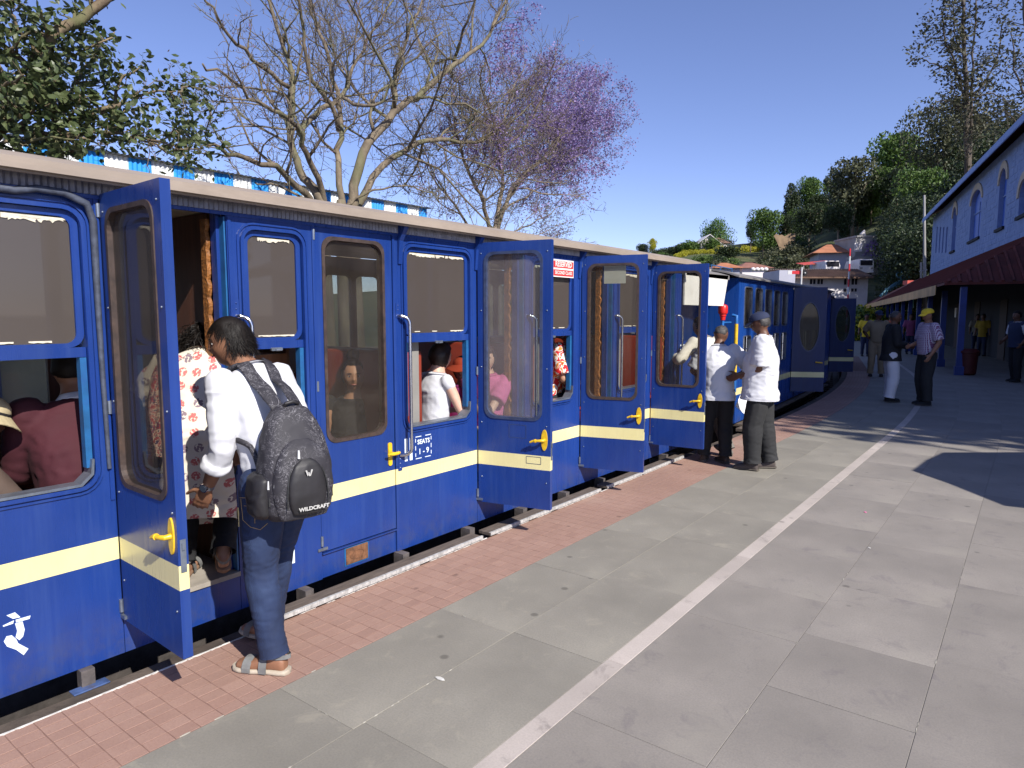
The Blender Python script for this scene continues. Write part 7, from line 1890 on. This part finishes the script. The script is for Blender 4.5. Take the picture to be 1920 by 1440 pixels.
for i in range(26):
    px = rg.uniform(1706, 1780); d = rg.uniform(52, 80); h = rg.uniform(5, 9); wood_tree(px, d, h, h*rg.uniform(0.9, 1.2), 'near', 'dark', 'dark green tree crowded among others on the wooded hillside', GRP)
GB = 'green bushes on the open hill slope'
for i in range(46):
    px = rg.uniform(1225, 1500); d = rg.uniform(112, 182) if i % 3 else rg.uniform(80, 112); h = rg.uniform(2.0, 4.2); wood_tree(px, d, h, h*rg.uniform(1.0, 1.7), 'bush', rg.choice(['dark', 'dark', 'green', 'olive']), 'green bush among the scrub on the open hill slope', GB, 'bush', 'bush')
GY = 'yellow green hedge bushes below the hilltop house'
for i in range(20):
    px = 1268 + i*12.5 + rg.uniform(-4, 4) if i < 13 else rg.uniform(1370, 1420); wood_tree(px, 165+rg.uniform(-3, 5), rg.uniform(2.2, 3.2), 3.2, 'bush', 'yellow', 'yellow green hedge bush below the hilltop house', GY, 'hedge_bush', 'bush', dz=-1.0)
for i in range(10):
    wood_tree(1228+i*11, 176, 3.2, 3.6, 'bush', 'dark', 'dark hedge bush along the left of the ridge', 'dark hedge bushes along the ridge', 'hedge_bush', 'bush')
for i in range(16):
    px = 1590+i*9; p = hillpt(px, 44); wood_tree(px, 44, rg.uniform(2.2, 2.9), 2.2, 'bush', 'yellow' if i % 3 == 0 else 'green', 'yellow green shrub behind the far end of the train', 'shrubs behind the far end of the train', 'shrub', 'bush', dz=0.6)
# tall slender tree with sparse foliage above the station
def px_limb_d(tb, pts, d0, r0, r1, **g):
    key = [hd(a, b, d0 + g.get('xo', 0)*i/len(pts)) for i, (a, b) in enumerate(pts)]; q = tb.smooth(key, 4, 0.05); tb.limb(q, r0, r1, 7); tb.grow(q, r0, r1, 1, g.get('maxl', 2), g['dens'], g['lenf'], g.get('up', .3), 0.2, g.get('start', .2), 0.012)
LM['purple'] = leafmat('bush_purple', (0.16, 0.09, 0.26), (0.30, 0.20, 0.42)); wood_tree(1652, 76, 4.2, 3.2, 'bush', 'purple', 'small purple flowering bush right of the concrete house', None, 'flowering_bush', 'bush', dz=1.0)
tg = TB(31); D = 58
for pts, r0, r1, l_ in (([(1812, 420), (1813, 250), (1809, 120), (1806, 30), (1800, -40)], 0.26, 0.09, 0.22), ([(1820, 330), (1822, 200), (1824, 100), (1830, 0)], 0.15, 0.05, 0.2), ([(1813, 200), (1790, 120), (1772, 70), (1765, 20)], 0.12, 0.04, 0.3), ([(1822, 180), (1850, 150), (1868, 110), (1880, 40)], 0.12, 0.04, 0.3), ([(1812, 160), (1785, 130), (1750, 120), (1728, 110)], 0.10, 0.03, 0.3),
        ([(1812, 230), (1790, 195), (1760, 190), (1740, 215)], 0.08, 0.03, 0.3), ([(1822, 190), (1850, 175), (1875, 180), (1900, 200)], 0.08, 0.03, 0.3), ([(1808, 110), (1790, 60), (1790, 0)], 0.08, 0.03, 0.3)):
    px_limb_d(tg, pts, D, r0, r1, dens=0.75, lenf=l_)
rg = random.Random(12); lv = leaf_quads(tg.tips, 0.36, 16, rg, 0.42, 0.5, 0.1, False)
bq = hd(1812, 420, D); bq.z = 2
tg.limb([bq, hd(1812, 480, D), hd(1812, 420, D)], 0.32, 0.26, 8)
M_barkS = bark('bark_dark', (0.045, 0.035, 0.028), (0.11, 0.09, 0.07)); tree('silver_oak', 'very tall slender tree with sparse foliage rising above the station roof', bq, tg, M_barkS, lv, leafmat('leaf_silver', (0.045, 0.052, 0.035), (0.12, 0.115, 0.065), 0.2), crownname='leaves')
tg = TB(37); D = 52
for pts, r0, r1, l_ in (([(1935, 420), (1932, 200), (1925, 60), (1915, -40)], 0.30, 0.08, 0.25), ([(1930, 200), (1905, 130), (1895, 60)], 0.1, 0.03, 0.35), ([(1932, 260), (1900, 225), (1880, 205)], 0.08, 0.03, 0.35)): px_limb_d(tg, pts, D, r0, r1, dens=0.8, lenf=l_)
bq = hd(1935, 420, D); bq.z = 1; tg.limb([bq, hd(1935, 480, D), hd(1935, 420, D)], 0.36, 0.30, 8)
tree('silver_oak', 'second tall thin tree partly cut by the right edge above the station', bq, tg, M_barkS, leaf_quads(tg.tips, 0.3, 12, rg, 0.42, 0.5, 0.1, False), MATS['leaf_silver'], crownname='leaves')
# shade trees standing right of the view, dappling the platform
for i, (x, y, h, w, lb_) in enumerate(((14.6, 8.9, 15.0, 6.0, 'tall shade tree beyond the right edge, nearer of two'), (17.5, 10.5, 16.0, 6.5, 'tall shade tree beyond the right edge, farther of two'))):
    t = thing('shade_tree', lb_, 'tree', (x, y, 0), i*1.3); t.scale = (w, w, h)
    c = bpy.data.objects.new('crown', protomesh('dense', 'dark')); COL.objects.link(c); c.parent = t; k = bpy.data.objects.new('trunk', TRUNK); COL.objects.link(k); k.parent = t
# ------------------------------------------------------------------ village on the hill foot
M_plw = mat('plaster_white', (0.72, 0.68, 0.68), 0.85, 0.08, 0.6, 0.1, dirt=(0.45, 0.40, 0.38)); M_plb = mat('plaster_bluish', (0.42, 0.42, 0.50), 0.85, 0.1, 0.6, 0.1); M_conc = mat('concrete_wall', (0.30, 0.29, 0.28), 0.9, 0.25, 0.7, 0.2)
M_or = mat('roof_orange', (0.38, 0.15, 0.075), 0.85, 0.2, 1.2, 0.3, 6); M_br = mat('roof_brown', (0.17, 0.10, 0.07), 0.9, 0.25, 1.0, 0.4, 5); M_dk = mat('window_dark', (0.02, 0.02, 0.028), 0.3, 0.2); M_redr = mat('awning_red', (0.50, 0.07, 0.05), 0.6, 0.15)
def frame_at(px, py, d, yawoff=0.0):
    """anchor point and axes of a building that faces the camera"""
    p = hd(px, py, d); r = Vector((RT.x, RT.y, 0)); r = Matrix.Rotation(R(yawoff), 3, 'Z') @ r; return p, r, Vector((-r.y, r.x, 0))
def wbox(mb, p, r, f, x0, x1, y0, y1, z0, z1):
    c = p + r*(x0+x1)/2 + f*(y0+y1)/2 + Vector((0, 0, (z0+z1)/2)); return mb.obox(c, r*(x1-x0)/2, f*(y1-y0)/2, Vector((0, 0, (z1-z0)/2)))
def hip(mb, p, r, f, x0, x1, y0, y1, z0, h, ov=0.4, ridge=0.5):
    x0 -= ov; x1 += ov; y0 -= ov; y1 += ov; q = min((y1-y0)*0.5*ridge, (x1-x0)*0.40)
    g = lambda x, y, z: p + r*x + f*y + Vector((0, 0, z)); ym = (y0+y1)/2
    V = [g(x0, y0, z0), g(x1, y0, z0), g(x1, y1, z0), g(x0, y1, z0), g(x0+q, ym, z0+h), g(x1-q, ym, z0+h)]
    mb.add(V, [(0, 1, 5, 4), (1, 2, 5), (2, 3, 4, 5), (3, 0, 4), (3, 2, 1, 0)]); return mb
def house(name, lab, px, py, d, w, dep, h, wallm, roofm=None, rh=1.5, yaw=0.0, wins=(), flat=False, ridge=1.0, base=2.0, cat='house', gable=False, ov=0.4):
    p, r, f = frame_at(px, py, d, yaw); t = thing(name, lab, cat, (p.x, p.y, p.z), 0)
    obj('wall', wbox(MB(), p, r, f, -w/2, w/2, 0, dep, -base, h), wallm, t)
    if roofm:
        if gable:
            g = lambda x, y, z: p + r*x + f*y + Vector((0, 0, z)); mb = MB()
            V = [g(-w/2-ov, -ov, h-.1), g(0, -ov, h+rh), g(w/2+ov, -ov, h-.1), g(-w/2-ov, dep+ov, h-.1), g(0, dep+ov, h+rh), g(w/2+ov, dep+ov, h-.1)]; U = [v + Vector((0, 0, 0.15)) for v in V]
            mb.add(V+U, [(0, 1, 4, 3), (1, 2, 5, 4), (9, 10, 7, 6), (10, 11, 8, 7), (0, 6, 7, 1), (1, 7, 8, 2), (3, 4, 10, 9), (4, 5, 11, 10), (0, 3, 9, 6), (2, 8, 11, 5)]); obj('roof', mb, roofm, t)
            mb = MB(); V = [g(-w/2, 0.01, h), g(w/2, 0.01, h), g(0, 0.01, h+rh)]; mb.add(V + [v + f*0.2 for v in V], [(0, 1, 2), (5, 4, 3), (0, 3, 4, 1), (1, 4, 5, 2), (2, 5, 3, 0)]); obj('gable', mb, wallm, t)
        elif flat: obj('roof', wbox(MB(), p, r, f, -w/2-ov, w/2+ov, -ov, dep+ov, h+0.002, h+0.2), roofm, t)
        else: obj('roof', hip(MB(), p, r, f, -w/2, w/2, 0, dep, h+0.002, rh, ov, ridge), roofm, t)
    for (x, z, ww, hh, m) in wins:
        wo = obj('window', wbox(MB(), p, r, f, x-ww/2, x+ww/2, -0.05, -0.003, z, z+hh), m, t)
        if hh < 1.6 and ww < 3: obj('window_frame', merge(wbox(MB(), p, r, f, x-0.03, x+0.03, -0.07, -0.052, z, z+hh), wbox(MB(), p, r, f, x-ww/2-.06, x+ww/2+.06, -0.08, -0.052, z-0.08, z-.005)), wallm, wo)
    return t, p, r, f
m2 = lambda px, d: px*d/1280
# long white building with the brown roof
D = 62
t, p, r, f = house('long_building', 'long white building with a brown lean-to roof behind the second coach', 1538, 560, D, m2(176, D), 6, m2(38, D), M_plw, None, wins=[(m2(x-1538, D), m2(560-y1, D), m2(w, D), m2(y1-y0, D), M_dk) for x, w, y0, y1 in ((1522, 10, 524, 533), (1536, 10, 524, 533), (1586, 10, 523, 534), (1600, 10, 523, 534), (1586, 10, 541, 547), (1600, 10, 541, 547), (1537, 12, 541, 548))], cat='building', base=3)
g = lambda x, y, z: p + r*x + f*y + Vector((0, 0, z)); w = m2(176, D); z0, z1 = m2(37, D), m2(55, D)
V = [g(-w*0.5+0.1, -0.9, z0), g(w*0.5, -0.9, z0), g(w*0.5, 2.2, z1), g(-w*0.5+0.1, 2.2, z1)]; U = [v + Vector((0, 0, .1)) for v in V]
rf = obj('roof', MB().add(V+U, [(3, 2, 1, 0), (4, 5, 6, 7)] + [(i, (i+1) % 4, (i+1) % 4+4, i+4) for i in range(4)]), M_br, t)
mb = MB(); k = 0
x = -w/2+0.15
while x < w/2: mb.tube([g(x, -0.92, z0+0.13), g(x, 2.18, z1+0.13)], 0.05, 4); x += 0.22
o = obj('tile_rows', mb, M_br, rf); o['kind'] = 'stuff'
obj('parapet', wbox(MB(), p, r, f, -w/2, w/2, 2.25, 2.6, z0-1, z1+0.15), M_conc, t)
mb = MB(); mb.add([g(-w*0.5-0.02, -0.7, z1+0.1), g(-w*0.5-0.02, -0.7, m2(36, D)), g(-w*0.5-0.02+1.6, -0.7, z1+0.1)], [(0, 1, 2)])
D = 60; house('white_block', 'small white block with bluish side left of the long brown roof', 1475, 545, D, m2(30, D), 4, m2(38, D), M_plb, cat='building', base=2)
D = 64; house('small_house', 'small house with an orange hipped roof behind the white side board, left one', 1365, 530, D, m2(42, D), 3, m2(27, D), M_plb, M_or, m2(12, D), ridge=1.4)
D = 66; house('small_house', 'small house with a brown red hipped roof left of the long building', 1416, 530, D, m2(50, D), 4, m2(27, D), M_plw, mat('roof_redbrown', (0.25, 0.11, 0.08), 0.9, 0.2, 1.2, 0.3), m2(13, D), ridge=1.4)
tk_ = thing('water_tanks', 'row of white bag like bundles on the small roof by the long building', 'bundle', tuple(hd(1425, 506, 58))); 
for i in range(4):
    c = hd(1412+i*8, 505, 58); mb = MB(); mb.ball(c, 0.20, 0.2, 0.17); obj('white_bundle', mb, M_plw, tk_, smooth=True)
D = 78; house('orange_roof_house', 'pale house with an orange tiled hipped roof below the gum tree', 1566, 506, D, m2(60, D), 5.5, m2(31, D), M_plb, M_or, m2(20, D), yaw=-14, ridge=1.2, ov=0.8, base=4)
D = 76; house('concrete_house', 'flat roofed unpainted concrete house with one white window', 1624, 506, D, m2(44, D), 5, m2(60, D), M_conc, M_conc, 0, 0, wins=[(m2(-17, D), m2(34, D), m2(14, D), m2(16, D), M_plw), (m2(-10, D), m2(2, D), m2(22, D), m2(14, D), M_dk)], flat=True, ov=0.1, base=4)
p, r, f = frame_at(1632, 488, 75.5); obj('balcony_slab', wbox(MB(), p, r, f, -2.6, 0.8, -0.9, 0.1, 0, 0.35), M_conc, lab='concrete balcony slab projecting from the concrete house', cat='balcony')
p, r, f = frame_at(1532, 496, 74); aw = thing('lean_to', 'red sheet awning on posts in front of the orange roof house', 'awning', tuple(p)); g = lambda x, y, z: p + r*x + f*y + Vector((0, 0, z))
V = [g(-1.7, -0.5, -0.1), g(1.6, -0.5, 0.15), g(1.6, 1.5, 0.5), g(-1.7, 1.5, 0.2)]; obj('sheet', MB().add(V+[v+Vector((0, 0, .06)) for v in V], [(3, 2, 1, 0), (4, 5, 6, 7)]+[(i, (i+1) % 4, (i+1) % 4+4, i+4) for i in range(4)]), M_redr, aw)
for x in (-1.6, 1.5): obj('post', wbox(MB(), p, r, f, x-.04, x+.04, -.4, -.32, -1.5, 0), M_conc, aw)
def van(px, py, d, lab, flip=1):
    p, r, f = frame_at(px, py+14, d); t = thing('parked_van', lab, 'van', tuple(p)); L_, h, w = 3.3, 1.7, 1.5
    r, f = f*flip, r*flip; flip = 1
    prof_ = [(-1.65, 0.3), (-1.6, 1.1), (-1.25, 1.65), (1.45, 1.7), (1.6, 1.5), (1.65, 0.3)]
    obj('body', MB().poly([[(a*flip, b) for a, b in prof_]], lambda a, b, t_: p + r*a + f*t_ + Vector((0, 0, b)), -0.75, 0.75), M_plw, t)
    fr_ = -1 if r.dot(Vector((FW.x, FW.y, 0))) > 0 else 1
    obj('window', MB().obox(p + r*fr_*1.52 + Vector((0, 0, 1.3)), f*0.62, Vector((0, 0, 0.26)), r*0.12), M_dk, t)
    for q in (-0.55, 0.55): obj('headlight', MB().obox(p + r*fr_*1.66 + f*q + Vector((0, 0, 0.75)), f*0.12, Vector((0, 0, 0.09)), r*0.03), M_conc, t)
    for a in (-1.0, 1.0): 
        mb = MB(); c = p + r*a*flip + Vector((0, 0, .3)); mb.loft([(c - f*0.78, r*.3, Vector((0, 0, .3))), (c - f*0.6, r*.3, Vector((0, 0, .3)))], 14); obj('wheel', mb, M_dk, t)
van(1548, 506, 73, 'white van parked under the red awning'); van(1609, 504, 73, 'white van parked in front of the concrete house', -1)
p = hd(1622, 441, 77); mb = MB(); mb.loft([(p + Vector((0, 0, 0.0)), RT*0.1, UP*0.1), (p - RT*0.28 + UP*0.25 - FW*0.1, (RT*0.7+UP*0.7)*0.34, FW*0.13), (p - RT*0.42 + UP*0.32 - FW*.1, (RT*0.7+UP*0.7)*0.38, FW*0.14)], 16); mb.tube([p - Vector((0, 0, .5)), p], 0.05, 6); obj('satellite_dish', mb, M_plw, lab='white satellite dish on the roof of the concrete house', cat='satellite dish')
# hilltop house
D = 172; house('hilltop_house', 'white gabled house on top of the hill before a round tree', 1329, 468, D, m2(34, D), 6, m2(10, D), M_plw, M_plw, m2(17, D), gable=True, base=4, wins=[(0, 0.2, m2(12, D), m2(9, D), M_conc)], ov=0.8)
house('hilltop_wing', 'brown roofed wing joined to the right of the white gabled hilltop house', 1352, 468, D+3, m2(30, D), 7, m2(12, D), M_plw, M_br, m2(13, D), base=4, ridge=0.5)
house('hilltop_terrace', 'low white flat building left of the hilltop gabled house', 1292, 466, D+2, m2(34, D), 4, m2(7, D), M_plw, M_plw, 0, flat=True, base=4)
house('red_roof_house', 'red roof barely showing above the train roof left of the hill hedge', 1158, 478, 90, m2(50, 90), 6, m2(6, 90), M_plb, mat('roof_red', (0.40, 0.10, 0.08), 0.8, 0.15), m2(11, 90), base=8, ridge=1.2)
p, r, f = frame_at(1478, 455, 135); mb = MB(); V = []; n = 9
for i in range(n):
    for j in range(6): V.append(p + r*(i-4)*0.5*(0.6+j*.1) + f*(j*0.4) + Vector((0, 0, -2.4 + j*0.85 + 0.6*noise.noise(Vector((i*.7, j*.9, 0))))))
F = [(i*6+j, (i+1)*6+j, (i+1)*6+j+1, i*6+j+1) for i in range(n-1) for j in range(5)]; struct('earth_bank', MB().add(V, F), mat('bare_earth', (0.19, 0.13, 0.08), 0.95, 0.3, 0.8, 0.5, 4), fixn=False, smooth=True)
# railway signal, striped pole, utility pole, ornamental arch
D = 36; p, r, f = frame_at(1501, 560, D); sg = thing('semaphore_signal', 'semaphore signal with a red arm and white square tip above the second coach', 'railway signal', (p.x, p.y, 0))
zt = hd(1501, 505, D).z; M_pole = mat('pole_white', (0.6, 0.6, 0.6), 0.6, 0.1); M_blk = mat('signal_black', (0.015, 0.015, 0.018), 0.4, 0.1)
obj('mast', MB().tube([Vector((p.x, p.y, 0)), Vector((p.x, p.y, zt+0.1))], 0.045, 8), M_pole, sg); c = hd(1501, 511, D)
obj('arm', wbox(MB(), c, r, f, -m2(17, D), -0.03, -0.08, -0.05, -m2(3, D), m2(3, D)), mat('arm_red', (0.55, 0.02, 0.03), 0.5, 0.1), sg); obj('arm_tip', wbox(MB(), c, r, f, -m2(25, D), -m2(17, D)-.005, -0.08, -0.05, -m2(3.6, D), m2(3.6, D)), M_pole, sg)
mb = MB(); cc = hd(1507, 512, D); mb.loft([(cc - f*0.09, r*m2(5.5, D), Vector((0, 0, m2(5.5, D)))), (cc - f*0.04, r*m2(5.5, D), Vector((0, 0, m2(5.5, D))))], 18); obj('lamp_disc', mb, M_blk, sg, auto=40)
mb = MB(); mb.tube([cc - f*0.1, cc - f*0.2], 0.03, 8); obj('lamp', mb, M_pole, sg)
D = 34; b = hd(1588, 600, D); t0 = hd(1594, 466, D); sp_ = thing('striped_pole', 'leaning red and white banded pole in front of the white building', 'pole', (b.x, b.y, 0)); a = Vector((b.x, b.y, 0)); n = 13
for i in range(n):
    obj('band', MB().tube([a.lerp(t0, i/n), a.lerp(t0, (i+1)/n-0.001)], 0.040, 8), M_pole if i % 2 else MATS['arm_red'], sp_)
D = 47; b = hd(1735, 620, D); t0 = hd(1733, 366, D); up_ = thing('utility_pole', 'tall concrete utility pole at the corner of the blue station building', 'utility pole', (b.x, b.y, 0))
obj('mast', MB().tube([Vector((b.x, b.y, 0)), t0], [0.13, 0.07], 8), M_conc, up_); q = hd(1726, 505, D); obj('side_post', merge(MB().tube([hd(1727, 560, D), hd(1727, 492, D)], 0.07, 6), MB().tube([hd(1724, 509, D), hd(1738, 506, D)], 0.05, 6)), M_conc, up_)
M_turq = mat('metal_turquoise', (0.05, 0.15, 0.19), 0.45, 0.2, 4, 0.1); D = 52; ar = thing('ornamental_arch', 'turquoise ornamental metal arch above the canopy roof', 'gate arch', (hd(1690, 600, D).x, hd(1690, 600, D).y, 0))
for k, (dr, z) in enumerate(((0, 0), (5, 0))):
    obj('band', MB().tube([hd(1650+60*i/12, 556 - (38-dr)*math.sin(i/12*1.35)**0.85, D) for i in range(13)], 0.07, 6), M_turq, ar)
for i in range(9): 
    x = 1656+i*5.4; y = 553 - 35*math.sin((x-1650)/60*1.35)**0.85; obj('scroll', MB().tube([hd(x, y, D), hd(x+3, y+7, D)], 0.03, 5), M_turq, ar)
for (cx, cy, rr) in ((1686, 516, 5), (1696, 512, 6), (1693, 522, 4), (1701, 519, 4)):
    obj('scroll', MB().tube([hd(cx+rr*math.cos(a*.7), cy+rr*math.sin(a*.7), D) for a in range(10)], 0.06, 6), M_turq, ar)
for px in (1662, 1712): q = hd(px, 560, D); obj('post', MB().tube([Vector((q.x, q.y, 0)), hd(px, 540, D)], 0.1, 8), M_turq, ar)
q = hd(1706, 530, 50); obj('roof_box', MB().obox(q, RT*0.35, Vector((0, 0, .15)), Vector((FW.x, FW.y, 0))*0.3), M_redr, lab='small orange red box roof behind the canopy beside the turquoise arch', cat='roof')
